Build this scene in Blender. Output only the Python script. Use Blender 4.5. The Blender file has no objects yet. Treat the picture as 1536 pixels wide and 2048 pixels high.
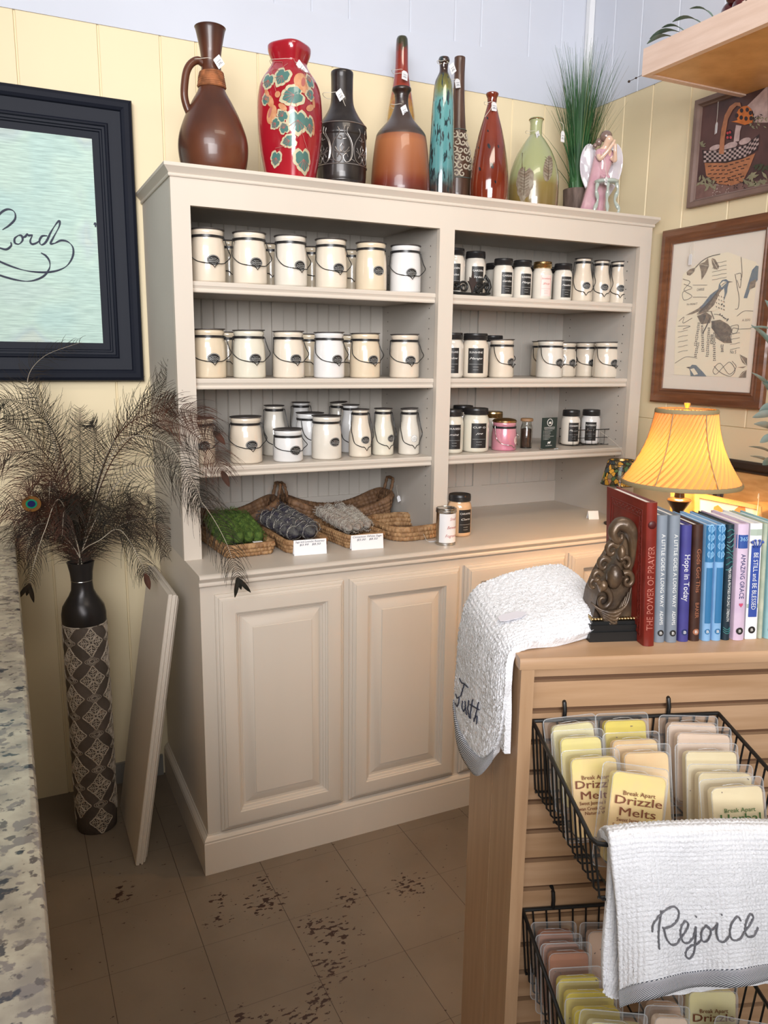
import bpy, bmesh, math, random
from mathutils import Vector, Matrix
SC = bpy.context.scene
COL = SC.collection
PI = math.pi
R = math.radians
# ------------------------------------------------------------------ camera, world, lights, exposure
F_PX = 1578.35
CAM = Vector((-0.4453, -2.0744, 1.4852))
RT = Vector((0.90210222, -0.43135359, 0.01206872))
UP = Vector((0.07252959, 0.17913448, 0.98114744))
FW = Vector((0.4253834, 0.88421995, -0.19288351))
cd = bpy.data.cameras.new('camera'); cam = bpy.data.objects.new('camera', cd); COL.objects.link(cam)
cd.sensor_fit = 'VERTICAL'; cd.sensor_height = 36; cd.lens = 36 * F_PX / 2048; cd.clip_start = 0.02
mm = Matrix.Identity(4)
for i in range(3):
    mm[i][0] = RT[i]; mm[i][1] = UP[i]; mm[i][2] = -FW[i]; mm[i][3] = CAM[i]
cam.matrix_world = mm
SC.camera = cam
w = bpy.data.worlds.new('world'); SC.world = w; w.use_nodes = True
bg = w.node_tree.nodes['Background']; bg.inputs[0].default_value = (1.0, 0.90, 0.78, 1); bg.inputs[1].default_value = 0.15
def area(name, loc, tgt, sx, sy, power, col):
    l = bpy.data.lights.new(name, 'AREA'); l.shape = 'RECTANGLE'; l.size = sx; l.size_y = sy; l.energy = power; l.color = col
    o = bpy.data.objects.new(name, l); COL.objects.link(o); o.location = loc
    o.rotation_euler = (Vector(tgt) - Vector(loc)).to_track_quat('-Z', 'Y').to_euler(); return o
wl = area('shop_window_light', (-1.0, -3.8, 2.05), (0.85, 0.5, 1.98), 2.2, 1.1, 32, (0.985, 0.985, 1.0)); wl.data.spread = R(70)
wl = area('window_light', (-1.4, -2.9, 2.85), (0.5, 0.4, 2.10), 2.2, 0.8, 22, (0.985, 0.985, 1.0)); wl.data.spread = R(88)
area('ceiling_light', (0.5, -1.5, 3.2), (0.5, -0.9, 1.0), 1.2, 0.4, 18, (1.0, 0.88, 0.72))
SC.view_settings.view_transform = 'Standard'; SC.view_settings.look = 'None'
SC.view_settings.exposure = -0.22; SC.view_settings.gamma = 1.0; SC.view_settings.use_curve_mapping = False

def ray(u, v): return RT * ((u - 768) / F_PX) + UP * ((1024 - v) / F_PX) + FW
def P(u, v, ax, val):
    d = ray(u, v); i = 'xyz'.index(ax); t = (val - CAM[i]) / d[i]; return CAM + d * t
def PT(u, v, t): return CAM + ray(u, v) * t
def depth(p): return (Vector(p) - CAM).dot(FW)

# ------------------------------------------------------------------ materials
def mat(name, col, rough=0.5, metal=0.0, spec=0.5, var=0.0, vscale=8.0, col2=None, bump=0.0, bscale=60.0, stretch=(1, 1, 1), coat=0.0, trans=0.0, alpha=1.0, emit=None, estr=0.0, detail=4, lo=0.35, hi=0.65, sss=0.0, ior=1.45):
    m = bpy.data.materials.new(name); m.use_nodes = True; nt = m.node_tree; b = nt.nodes['Principled BSDF']
    c = tuple(col) + (1,)
    b.inputs['Base Color'].default_value = c; b.inputs['Roughness'].default_value = rough; b.inputs['Metallic'].default_value = metal
    b.inputs['Specular IOR Level'].default_value = spec; b.inputs['Coat Weight'].default_value = coat; b.inputs['Coat Roughness'].default_value = 0.05
    b.inputs['Transmission Weight'].default_value = trans; b.inputs['Alpha'].default_value = alpha; b.inputs['IOR'].default_value = ior
    if sss: b.inputs['Subsurface Weight'].default_value = sss; b.inputs['Subsurface Radius'].default_value = (0.02, 0.015, 0.01)
    if emit: b.inputs['Emission Color'].default_value = tuple(emit) + (1,); b.inputs['Emission Strength'].default_value = estr
    if col2 is not None or var or bump:
        tc = nt.nodes.new('ShaderNodeTexCoord'); mp = nt.nodes.new('ShaderNodeMapping'); nt.links.new(tc.outputs['Object'], mp.inputs[0]); mp.inputs['Scale'].default_value = stretch
    if col2 is not None or var:
        n = nt.nodes.new('ShaderNodeTexNoise'); n.inputs['Scale'].default_value = vscale; n.inputs['Detail'].default_value = detail; nt.links.new(mp.outputs[0], n.inputs['Vector'])
        r = nt.nodes.new('ShaderNodeValToRGB'); r.color_ramp.elements[0].position = lo; r.color_ramp.elements[1].position = hi
        if col2 is None: col2 = tuple(x * (1 - var) for x in col)
        r.color_ramp.elements[0].color = tuple(col2) + (1,); r.color_ramp.elements[1].color = c
        nt.links.new(n.outputs['Fac'], r.inputs[0]); nt.links.new(r.outputs[0], b.inputs['Base Color'])
    if bump:
        n2 = nt.nodes.new('ShaderNodeTexNoise'); n2.inputs['Scale'].default_value = bscale; n2.inputs['Detail'].default_value = 3; nt.links.new(mp.outputs[0], n2.inputs['Vector'])
        bp = nt.nodes.new('ShaderNodeBump'); bp.inputs['Strength'].default_value = bump; bp.inputs['Distance'].default_value = 0.003
        nt.links.new(n2.outputs['Fac'], bp.inputs['Height']); nt.links.new(bp.outputs[0], b.inputs['Normal'])
    return m

M = {}
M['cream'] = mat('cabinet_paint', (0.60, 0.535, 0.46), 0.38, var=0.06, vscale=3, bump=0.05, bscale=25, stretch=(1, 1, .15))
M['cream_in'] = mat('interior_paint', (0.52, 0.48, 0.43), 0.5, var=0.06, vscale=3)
M['yellow'] = mat('yellow_wall_paint', (0.77, 0.65, 0.43), 0.55, var=0.05, vscale=2.5, bump=0.06, bscale=12, stretch=(1, 1, .2))
M['blue'] = mat('pale_blue_paint', (0.58, 0.61, 0.69), 0.55, var=0.06, vscale=2)
M['slit'] = mat('dark_gap', (0.05, 0.04, 0.03), 0.9)
M['white'] = mat('white_paint', (0.75, 0.76, 0.78), 0.5)
M['base'] = mat('grey_baseboard', (0.22, 0.21, 0.19), 0.5)
M['navy'] = mat('navy_black_frame', (0.010, 0.012, 0.020), 0.5, spec=.16)
M['ink'] = mat('ink', (0.03, 0.035, 0.06), 0.7)
M['black'] = mat('black_metal', (0.012, 0.012, 0.012), 0.35)
M['lidblk'] = mat('black_lid', (0.018, 0.017, 0.018), 0.32)
M['lidtop'] = mat('pewter_lid', (0.10, 0.09, 0.09), 0.4, metal=0.6)
M['lid_w'] = mat('lid_glass', (0.68, 0.70, 0.72), 0.12, coat=0.5)
WAX = {}
for k, c in dict(a=(0.69, 0.60, 0.485), b=(0.71, 0.63, 0.52), c=(0.70, 0.65, 0.57), d=(0.73, 0.72, 0.71), e=(0.67, 0.56, 0.41), f=(0.69, 0.65, 0.54)).items():
    WAX[k] = mat('wax_jar_' + k, c, 0.28, coat=1.0, var=0.04, vscale=12)
M['caramel'] = mat('caramel_wax', (0.66, 0.42, 0.24), 0.25, coat=0.8)
M['pinkj'] = mat('pink_pearl_jar', (0.66, 0.22, 0.34), 0.22, coat=1.0, metal=0.25, col2=(0.72, 0.35, 0.40), vscale=6)
M['gold'] = mat('gold_metal', (0.55, 0.40, 0.2), 0.25, metal=1.0)
M['steel'] = mat('tin_metal', (0.55, 0.54, 0.52), 0.25, metal=1.0)
M['lab'] = mat('black_label', (0.016, 0.015, 0.015), 0.45)
M['labw'] = mat('white_lettering', (0.78, 0.77, 0.74), 0.5)
M['labpink'] = mat('pink_label', (0.80, 0.62, 0.58), 0.5)
M['red_ink'] = mat('red_ink', (0.42, 0.07, 0.05), 0.6)
M['paper'] = mat('white_paper', (0.80, 0.80, 0.82), 0.6)
M['string'] = mat('white_string', (0.62, 0.58, 0.5), 0.8)
M['twine'] = mat('dark_twine', (0.16, 0.12, 0.09), 0.8)
M['maple'] = mat('maple_wood', (0.48, 0.30, 0.175), 0.38, col2=(0.40, 0.235, 0.13), vscale=5, stretch=(1, 1, 9), bump=0.04, bscale=40)
M['maple_x'] = mat('maple_wood_across', (0.53, 0.335, 0.20), 0.38, col2=(0.42, 0.25, 0.135), vscale=4, stretch=(1, 3, 14), bump=0.03, bscale=40)
M['maple_v'] = mat('maple_wood_upright', (0.49, 0.31, 0.18), 0.38, col2=(0.41, 0.245, 0.135), vscale=5, stretch=(12, 12, 1))
M['slot'] = mat('slot_wood', (0.13, 0.065, 0.032), 0.6)
M['pinewood'] = mat('pale_maple', (0.72, 0.55, 0.46), 0.5, col2=(0.64, 0.47, 0.38), vscale=6, stretch=(14, 1, 10))
M['framew'] = mat('walnut_frame', (0.19, 0.075, 0.032), 0.3, col2=(0.12, 0.045, 0.02), vscale=6, stretch=(8, 1, 8), coat=0.3)
M['taupew'] = mat('taupe_frame', (0.23, 0.155, 0.13), 0.5, col2=(0.17, 0.11, 0.09), vscale=12)
M['mat_in'] = mat('cream_mount', (0.74, 0.67, 0.58), 0.6)
M['linen'] = mat('cream_linen', (0.80, 0.72, 0.55), 0.7, bump=0.1, bscale=200)
M['dkwood'] = mat('dark_wood', (0.03, 0.018, 0.012), 0.4)
M['goldwood'] = mat('honey_wood', (0.62, 0.36, 0.14), 0.4, col2=(0.5, 0.27, 0.09), vscale=5, stretch=(3, 3, 12))
M['wicker'] = mat('wicker', (0.42, 0.25, 0.12), 0.65, col2=(0.24, 0.125, 0.055), vscale=45, bump=0.3, bscale=150)
M['wickerd'] = mat('wicker_dark', (0.24, 0.13, 0.065), 0.65, col2=(0.12, 0.06, 0.03), vscale=45, bump=0.3, bscale=150)
M['moss'] = mat('green_moss', (0.11, 0.18, 0.03), 0.9, col2=(0.03, 0.065, 0.010), vscale=60, bump=0.8, bscale=220)
M['sagep'] = mat('purple_sage', (0.035, 0.03, 0.045), 0.9, col2=(0.10, 0.095, 0.09), vscale=50, bump=1, bscale=180, lo=.4, hi=.6)
M['sagew'] = mat('white_sage', (0.40, 0.37, 0.32), 0.9, col2=(0.22, 0.17, 0.14), vscale=50, bump=1, bscale=180)
M['sager'] = mat('russet_leaf', (0.25, 0.07, 0.04), 0.8)
M['towel'] = mat('white_terry', (0.83, 0.83, 0.86), 0.95, bump=0.6, bscale=350, var=0.04, vscale=60)
M['thread_g'] = mat('grey_thread', (0.16, 0.16, 0.18), 0.7)
M['feath'] = mat('feather_barb', (0.030, 0.020, 0.012), 0.7, spec=.2, col2=(0.010, 0.009, 0.006), vscale=20)
M['feath2'] = mat('feather_barb_russet', (0.070, 0.026, 0.015), 0.7, spec=.2, col2=(0.02, 0.012, 0.008), vscale=20)
M['quill'] = mat('feather_quill', (0.42, 0.36, 0.28), 0.5)
M['eyeb'] = mat('eye_brown', (0.12, 0.05, 0.008), 0.6, spec=.1); M['eyeg'] = mat('eye_green', (0.0, 0.14, 0.07), 0.6, spec=.1); M['eyed'] = mat('eye_blue', (0.002, 0.004, 0.05), 0.6, spec=.1)

# ------------------------------------------------------------------ mesh builder
class MB:
    def __init__(s): s.v = []; s.f = []; s.m = []
    def add(s, vs, fs, mi=0):
        o = len(s.v); s.v += [tuple(p) for p in vs]; s.f += [tuple(i + o for i in f) for f in fs]; s.m += [mi] * len(fs); return s
    def box(s, x0, x1, y0, y1, z0, z1, mi=0):
        v = [(x, y, z) for z in (z0, z1) for y in (y0, y1) for x in (x0, x1)]
        return s.add(v, [(0, 2, 3, 1), (4, 5, 7, 6), (0, 1, 5, 4), (2, 6, 7, 3), (0, 4, 6, 2), (1, 3, 7, 5)], mi)
    def tube(s, pts, r, n=8, closed=False, mi=0, cap=True):
        pts = [Vector(p) for p in pts]; N = len(pts)
        if N < 2: return s
        rr = r if isinstance(r, (list, tuple)) else [r] * N
        vs = []; nrm = None
        for i, p in enumerate(pts):
            if closed: t = pts[(i + 1) % N] - pts[i - 1]
            else: t = pts[min(i + 1, N - 1)] - pts[max(i - 1, 0)]
            if t.length < 1e-9: t = Vector((0, 0, 1))
            t.normalize()
            if nrm is None:
                nrm = t.orthogonal().normalized()
            nrm = nrm - t * nrm.dot(t)
            if nrm.length < 1e-6: nrm = t.orthogonal()
            nrm.normalize(); bi = t.cross(nrm)
            for k in range(n):
                a = 2 * PI * k / n; vs.append(p + (nrm * math.cos(a) + bi * math.sin(a)) * rr[i])
        fs = []
        for i in range(N if closed else N - 1):
            j = (i + 1) % N
            for k in range(n):
                k2 = (k + 1) % n; fs.append((i * n + k, i * n + k2, j * n + k2, j * n + k))
        if cap and not closed: fs += [tuple(range(n - 1, -1, -1)), tuple((N - 1) * n + k for k in range(n))]
        return s.add(vs, fs, mi)
    def lathe(s, prof, n=40, c=(0, 0), mi=0, sq=0.0, rot=0.0, cap=True):
        vs = []; K = len(prof)
        for (r, z) in prof:
            for k in range(n):
                a = 2 * PI * k / n
                f = 1.0
                if sq:
                    e = 2 + sq * 6; f = (abs(math.cos(a)) ** e + abs(math.sin(a)) ** e) ** (-1 / e); f = 1 + (f - 1) * 0.9
                vs.append((c[0] + r * f * math.cos(a + rot), c[1] + r * f * math.sin(a + rot), z))
        fs = []
        for i in range(K - 1):
            for k in range(n):
                k2 = (k + 1) % n; fs.append((i * n + k, i * n + k2, (i + 1) * n + k2, (i + 1) * n + k))
        if cap:
            if prof[0][0] > 1e-5: fs.append(tuple(range(n - 1, -1, -1)))
            if prof[-1][0] > 1e-5: fs.append(tuple((K - 1) * n + k for k in range(n)))
        return s.add(vs, fs, mi)
    def nested(s, fx, x0, x1, z0, z1, loops, mi=0, back=True):
        # concentric rectangles: loops of (inset, height); fx maps (x, h, z) -> point
        vs = []; fs = []
        for (ins, h) in loops:
            for (x, z) in ((x0 + ins, z0 + ins), (x1 - ins, z0 + ins), (x1 - ins, z1 - ins), (x0 + ins, z1 - ins)): vs.append(fx(x, h, z))
        for i in range(len(loops) - 1):
            for k in range(4):
                k2 = (k + 1) % 4; fs.append((i * 4 + k, i * 4 + k2, (i + 1) * 4 + k2, (i + 1) * 4 + k))
        L = len(loops) - 1
        if back: fs.append((L * 4, L * 4 + 1, L * 4 + 2, L * 4 + 3)); fs.append((3, 2, 1, 0))
        return s.add(vs, fs, mi)
    def sweep(s, path, prof, mi=0, up=(0, 0, 1), closed=False):
        # mitred sweep in the horizontal plane; prof of (out, z); out to the right of travel
        path = [Vector(p) for p in path]; N = len(path); vs = []; K = len(prof)
        for i, p in enumerate(path):
            d1 = (path[i] - path[i - 1]).normalized() if (i > 0 or closed) else (path[1] - path[0]).normalized()
            d2 = (path[(i + 1) % N] - path[i]).normalized() if (i < N - 1 or closed) else d1
            n1 = Vector((d1.y, -d1.x, 0)); n2 = Vector((d2.y, -d2.x, 0)); n = (n1 + n2)
            n.normalize(); n = n / max(0.3, n.dot(n1))
            for (o, z) in prof: vs.append(p + n * o + Vector((0, 0, z)))
        fs = []
        for i in range(N if closed else N - 1):
            j = (i + 1) % N
            for k in range(K - 1): fs.append((i * K + k, i * K + k + 1, j * K + k + 1, j * K + k))
        if not closed: fs += [tuple(range(K - 1, -1, -1)), tuple((N - 1) * K + k for k in range(K))]
        return s.add(vs, fs, mi)
    def grid(s, pts, mi=0, closeu=False):
        nu = len(pts); nv = len(pts[0]); vs = [p for row in pts for p in row]; fs = []
        for i in range(nu if closeu else nu - 1):
            i2 = (i + 1) % nu
            for j in range(nv - 1): fs.append((i * nv + j, i * nv + j + 1, i2 * nv + j + 1, i2 * nv + j))
        return s.add(vs, fs, mi)
    def ball(s, c, r, mi=0, n=10, sc=(1, 1, 1)):
        K = max(4, n // 2); vs = []; fs = []
        for i in range(1, K):
            t = PI * i / K
            for k in range(n): a = 2 * PI * k / n; vs.append((c[0] + r * sc[0] * math.sin(t) * math.cos(a), c[1] + r * sc[1] * math.sin(t) * math.sin(a), c[2] + r * sc[2] * math.cos(t)))
        vs += [(c[0], c[1], c[2] + r * sc[2]), (c[0], c[1], c[2] - r * sc[2])]; T = len(vs) - 2
        for i in range(K - 2):
            for k in range(n): k2 = (k + 1) % n; fs.append((i * n + k, (i + 1) * n + k, (i + 1) * n + k2, i * n + k2))
        for k in range(n): k2 = (k + 1) % n; fs.append((T, k, k2)); fs.append((T + 1, (K - 2) * n + k2, (K - 2) * n + k))
        return s.add(vs, fs, mi)
    def xf(s, fn): s.v = [tuple(fn(*p)) for p in s.v]; return s
    def build(s, name, mats, parent=None, smooth=40, loc=None):
        me = bpy.data.meshes.new(name); me.from_pydata(s.v, [], s.f)
        if not isinstance(mats, (list, tuple)): mats = [mats]
        for m in mats: me.materials.append(m)
        if len(mats) > 1: me.polygons.foreach_set('material_index', s.m)
        bm = bmesh.new(); bm.from_mesh(me)
        if len(s.f) < 60000: bmesh.ops.recalc_face_normals(bm, faces=bm.faces)
        bm.to_mesh(me); bm.free()
        if smooth:
            me.polygons.foreach_set('use_smooth', [True] * len(me.polygons)); me.set_sharp_from_angle(angle=R(smooth))
        o = bpy.data.objects.new(name, me); COL.objects.link(o)
        if parent: o.parent = parent
        if loc: o.location = loc
        return o

def tag(o, label=None, cat=None, group=None, kind=None):
    if label: o['label'] = label
    if cat: o['category'] = cat
    if group: o['group'] = group
    if kind: o['kind'] = kind
    return o
def thing(name, label, cat, loc=(0, 0, 0), rotz=0.0, group=None):
    o = bpy.data.objects.new(name, None); COL.objects.link(o); o.empty_display_size = 0.02
    o.location = loc; o.rotation_euler = (0, 0, rotz); return tag(o, label, cat, group)
def dup(root, loc, rotz=0.0, label=None):
    r = root.copy(); COL.objects.link(r); r.location = loc; r.rotation_euler = (0, 0, rotz)
    if label: r['label'] = label
    for ch in list(root.children):
        c = ch.copy(); COL.objects.link(c); c.parent = r
        for g in list(ch.children):
            d = g.copy(); COL.objects.link(d); d.parent = c
    return r
def struct(o): o['kind'] = 'structure'; return o

_tc = {}
def textm(s, shear=0.0, sx=1.0, space=1.0):
    k = (s, shear, space)
    if k not in _tc:
        c = bpy.data.curves.new('t', 'FONT'); c.body = s; c.size = 1.0; c.shear = shear; c.align_x = 'CENTER'; c.align_y = 'CENTER'; c.resolution_u = 2; c.space_character = space
        o = bpy.data.objects.new('t', c); COL.objects.link(o); dg = bpy.context.evaluated_depsgraph_get(); dg.update()
        me = o.evaluated_get(dg).to_mesh()
        _tc[k] = ([tuple(v.co) for v in me.vertices], [tuple(p.vertices) for p in me.polygons])
        o.evaluated_get(dg).to_mesh_clear(); bpy.data.objects.remove(o); bpy.data.curves.remove(c)
    return _tc[k]
def text(mb, s, fn, size, width=None, shear=0.0, mi=0, space=1.0):
    # fn maps flat (x, y) to a point; width squeezes the line to that width
    vs, fs = textm(s, shear, 1, space)
    if not vs: return
    xs = [v[0] for v in vs]; w_ = max(xs) - min(xs); cx = (max(xs) + min(xs)) / 2
    kx = size if width is None else width / w_
    mb.add([fn((v[0] - cx) * kx, v[1] * size) for v in vs], fs, mi)
def bez(pts, n=8, closed=False):
    # Catmull-Rom through points
    P_ = [Vector(p) for p in pts]; N = len(P_); out = []
    rng = range(N) if closed else range(N - 1)
    for i in rng:
        p0 = P_[(i - 1) % N] if (closed or i > 0) else P_[0] * 2 - P_[1]
        p1 = P_[i]; p2 = P_[(i + 1) % N]
        p3 = P_[(i + 2) % N] if (closed or i < N - 2) else P_[-1] * 2 - P_[-2]
        for k in range(n):
            t = k / n
            out.append(0.5 * ((2 * p1) + (p2 - p0) * t + (2 * p0 - 5 * p1 + 4 * p2 - p3) * t * t + (3 * p1 - p0 - 3 * p2 + p3) * t ** 3))
    if not closed: out.append(P_[-1])
    return out
def interp(tab, x):
    tab = sorted(tab)
    if x <= tab[0][0]: return tab[0][1]
    for (a, b), (c, d) in zip(tab, tab[1:]):
        if x <= c: return b + (d - b) * (x - a) / (c - a)
    return tab[-1][1]
def lerp(a, b, t): return a + (b - a) * t

# ------------------------------------------------------------------ room
YW, XW, ZB = 0.624, 1.716, 2.4435
def grooved(lo, hi, grooves, fn, z0, z1):
    pts = [(lo, 0)]
    for g in grooves: pts += [(g - 0.004, 0), (g - 0.0015, 0.004), (g + 0.0015, 0.004), (g + 0.004, 0)]
    pts.append((hi, 0)); b = MB()
    vs = [fn(a, d, z) for z in (z0, z1) for a, d in pts]; n = len(pts)
    return b.add(vs, [(i, i + 1, n + i + 1, n + i) for i in range(n - 1)])
def front(x, d, z): return (x, YW + d, z)
def side(y, d, z): return (XW + d, y, z)
gx = [-2.6, -2.38, -2.1, -1.95, -1.7, -1.5, -1.35, -1.1, -0.92, -0.71, -0.55, -0.337, -0.111, 0.07, 0.179, 0.379, 0.506, 0.64, 0.87, 1.05, 1.16, 1.37, 1.52]
gy = [-2.6, -2.35, -2.2, -1.95, -1.7, -1.55, -1.33, -1.1, -0.95, -0.76, -0.6, -0.41, -0.27, -0.12, 0.075, 0.255, 0.4, 0.5]
def frame_prism(o, d): return o
wb = grooved(-3.0, XW, gx, front, 0.0, ZB); wb.add([(-3, YW + .004, ZB), (XW, YW + .004, ZB), (XW, YW + .08, ZB), (-3, YW + .08, ZB)], [(0, 1, 2, 3)])
w1 = wb.build('wall_back', [M['yellow'], M['blue']], smooth=0); struct(w1)
n0 = grooved(-3.0, XW, [g + 0.06 for g in gx if g < 1.6], lambda x, d, z: (x, YW - 0.001 + d * .5, z), ZB + 0.15, 3.3)
n0.box(-3.0, XW, YW - 0.004, YW + 0.01, ZB, ZB + 0.155)
o = n0.build('wall_back', M['blue'], smooth=0); struct(o)
ws = grooved(-4.0, YW, gy, side, 1.275, ZB)
ws.add([(XW, -4, 0), (XW, YW, 0), (XW, YW, 1.272), (XW, -4, 1.272)], [(0, 1, 2, 3)])
ws.add([(XW, -4, 1.272), (XW, YW, 1.272), (XW + .004, YW, 1.2735), (XW + .004, -4, 1.2735)], [(0, 1, 2, 3)])
ws.add([(XW + .004, -4, 1.2735), (XW + .004, YW, 1.2735), (XW, YW, 1.275), (XW, -4, 1.275)], [(0, 1, 2, 3)])
struct(ws.build('wall_right', M['yellow'], smooth=0))
n1 = grooved(-4.0, YW, [g + 0.08 for g in gy if g < .5], lambda y, d, z: (XW - .002 + d * .5, y, z), ZB, 3.3)
struct(n1.build('wall_right', M['blue'], smooth=0))
struct(MB().box(-3.1, -3.0, -4.0, YW, 0, 3.3).build('wall_left', M['yellow'], smooth=0))
struct(MB().box(-3.1, XW + .1, -4.0, YW + .1, 3.3, 3.35).build('ceiling', M['white'], smooth=0))
struct(MB().box(XW - .028, XW - .004, YW - .026, YW - .005, ZB, 3.3).build('trim_1', M['white'], smooth=0))
bb = MB().box(-0.235, -0.02, YW - .012, YW, 0.0, 0.075); struct(bb.build('baseboard_back', M['base'], smooth=0))

def floor_material():
    m = bpy.data.materials.new('painted_tile_floor'); m.use_nodes = True; nt = m.node_tree; b = nt.nodes['Principled BSDF']; N = nt.nodes.new; L = nt.links.new
    ge = N('ShaderNodeNewGeometry'); sp = N('ShaderNodeSeparateXYZ'); L(ge.outputs['Position'], sp.inputs[0])
    def math_(op, a, b_=None, c=None):
        n = N('ShaderNodeMath'); n.operation = op
        for i, q in enumerate((a, b_, c)):
            if q is None: continue
            if isinstance(q, (int, float)): n.inputs[i].default_value = q
            else: L(q, n.inputs[i])
        return n.outputs[0]
    def line(out, off):
        q = math_('FRACT', math_('MULTIPLY', math_('SUBTRACT', out, off), 1 / 0.230)); q = math_('ABSOLUTE', math_('SUBTRACT', q, 0.5)); return math_('GREATER_THAN', q, 0.4967)
    jl = math_('MAXIMUM', line(sp.outputs[0], 0.147), math_('MULTIPLY', line(sp.outputs[1], -0.519), 0.55))
    n1 = N('ShaderNodeTexNoise'); n1.inputs['Scale'].default_value = 3.0; n1.inputs['Detail'].default_value = 5; L(ge.outputs['Position'], n1.inputs['Vector'])
    r1 = N('ShaderNodeValToRGB'); r1.color_ramp.elements[0].color = (0.145, 0.112, 0.082, 1); r1.color_ramp.elements[1].color = (0.190, 0.150, 0.112, 1); r1.color_ramp.elements[0].position = .35; r1.color_ramp.elements[1].position = .65; L(n1.outputs['Fac'], r1.inputs[0])
    # worn-through chips, gathered in patches
    mask = None
    for (x, y, rad) in ((0.0, -0.13, .05), (0.125, -0.11, .05), (-0.03, -0.21, .05), (0.11, -0.20, .10), (0.19, -0.33, .06), (0.24, -0.38, .11), (0.187, -0.483, .09), (0.125, -0.575, .09), (-0.06, -0.54, .05), (0.0, -0.62, .12), (0.07, -0.62, .08), (0.33, -0.28, .07), (0.5, -0.3, .09), (-0.25, 0.0, .07)):
        dx = math_('SUBTRACT', sp.outputs[0], x); dy = math_('SUBTRACT', sp.outputs[1], y)
        d = math_('SQRT', math_('ADD', math_('MULTIPLY', dx, dx), math_('MULTIPLY', dy, dy)))
        g = math_('MAXIMUM', math_('SUBTRACT', 1.0, math_('DIVIDE', d, rad)), 0.0)
        mask = g if mask is None else math_('MAXIMUM', mask, g)
    mask = math_('MULTIPLY', mask, 0.20)
    n2 = N('ShaderNodeTexNoise'); n2.inputs['Scale'].default_value = 46; n2.inputs['Detail'].default_value = 3; n2.inputs['Roughness'].default_value = .55
    mp = N('ShaderNodeMapping'); mp.inputs['Rotation'].default_value = (0, 0, .5); mp.inputs['Scale'].default_value = (1, 1.9, 1); L(ge.outputs['Position'], mp.inputs[0]); L(mp.outputs[0], n2.inputs['Vector'])
    chip = math_('GREATER_THAN', math_('ADD', n2.outputs['Fac'], mask), 0.70)
    mx = N('ShaderNodeMix'); mx.data_type = 'RGBA'; L(jl, mx.inputs[0]); L(r1.outputs[0], mx.inputs[6]); mx.inputs[7].default_value = (0.035, 0.02, 0.013, 1)
    mx2 = N('ShaderNodeMix'); mx2.data_type = 'RGBA'; L(chip, mx2.inputs[0]); L(mx.outputs[2], mx2.inputs[6]); mx2.inputs[7].default_value = (0.028, 0.008, 0.004, 1)
    L(mx2.outputs[2], b.inputs['Base Color']); b.inputs['Roughness'].default_value = 0.48
    bp = N('ShaderNodeBump'); bp.inputs['Distance'].default_value = .001; bp.inputs['Strength'].default_value = .4; L(math_('SUBTRACT', 1.0, math_('MAXIMUM', chip, jl)), bp.inputs['Height']); L(bp.outputs[0], b.inputs['Normal'])
    return m
struct(MB().box(-3.1, XW + .1, -4.0, YW + .1, -0.03, 0.0).build('floor', floor_material(), smooth=0))

# ------------------------------------------------------------------ base cabinet
base = thing('base_cabinet', 'long cream-painted base cabinet with four raised-panel doors standing on the worn floor', 'cabinet', (0, 0, 0))
b = MB().box(0, 1.70, 0.0, 0.612, 0.03, 0.872)
b.build('body', M['cream'], base, smooth=0)
b = MB().sweep([(0, .612, 0), (0, 0, 0), (1.70, 0, 0)], [(0, 0.0), (.0146, 0.0), (.0146, .098), (.013, .101), (.0135, .106), (.009, .113), (.004, .117), (.003, .1205), (0, .1205)][::1])
b.build('plinth', M['cream'], base, smooth=25)
b = MB().box(-0.004, 1.704, -0.004, 0.618, .871, .900)
b.sweep([(-0.004, -0.004, 0), (1.704, -0.004, 0)], [(0, .866), (.004, .866), (.0075, .868), (.0085, .872), (.0075, .8755), (.006, .878), (.008, .882), (.014, .886), (.0165, .891), (.0155, .896), (.011, .8995), (0, .9002)])
b.build('countertop', M['cream'], base, smooth=35)
PR = [(0, 0), (0, .006), (.004, .0095), (.0075, .0100), (.0085, .0135), (.0125, .0165), (.0165, .0172), (.0175, .0195), (.020, .020), (.054, .020), (.0555, .0165), (.059, .0155), (.061, .011), (.066, .0095), (.0675, .005), (.074, .0045), (.100, .0150), (.1025, .0152), (.104, .0172), (.106, .0172)]
for k, (x0, x1) in enumerate(((.0384, .4202), (.4395, .8172), (.8363, 1.2325), (1.2475, 1.66))):
    d = MB().nested(lambda x, h, z: (x, -h, z), x0, x1, .1255, .8398, PR); d.build('door', M['cream'], base, smooth=22)

# ------------------------------------------------------------------ hutch
hut = thing('hutch_bookcase', 'tall cream-painted open hutch with two shelf bays standing on the base cabinet', 'bookcase', (0, 0, 0))
FY = 0.1652
b = MB()
b.box(-.006, .045, FY, FY + .019, .9, 1.948); b.box(.8127, .8657, FY, FY + .019, .9, 1.877); b.box(1.6226, 1.6737, FY, FY + .019, .9, 1.948); b.box(.045, 1.6226, FY, FY + .019, 1.877, 1.948)
b.build('face_frame', M['cream'], hut, smooth=0)
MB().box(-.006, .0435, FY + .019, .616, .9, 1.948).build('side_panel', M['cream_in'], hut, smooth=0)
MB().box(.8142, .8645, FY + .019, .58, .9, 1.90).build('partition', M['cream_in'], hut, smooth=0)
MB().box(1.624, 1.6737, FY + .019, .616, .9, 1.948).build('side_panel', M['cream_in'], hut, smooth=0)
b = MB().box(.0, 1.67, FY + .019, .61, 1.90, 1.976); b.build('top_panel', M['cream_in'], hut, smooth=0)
cp = [(0, 1.946), (.004, 1.946), (.0055, 1.949), (.0055, 1.953), (.004, 1.9545), (.006, 1.957), (.0155, 1.968), (.0175, 1.970), (.0175, 1.9785), (0, 1.9785)]
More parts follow.
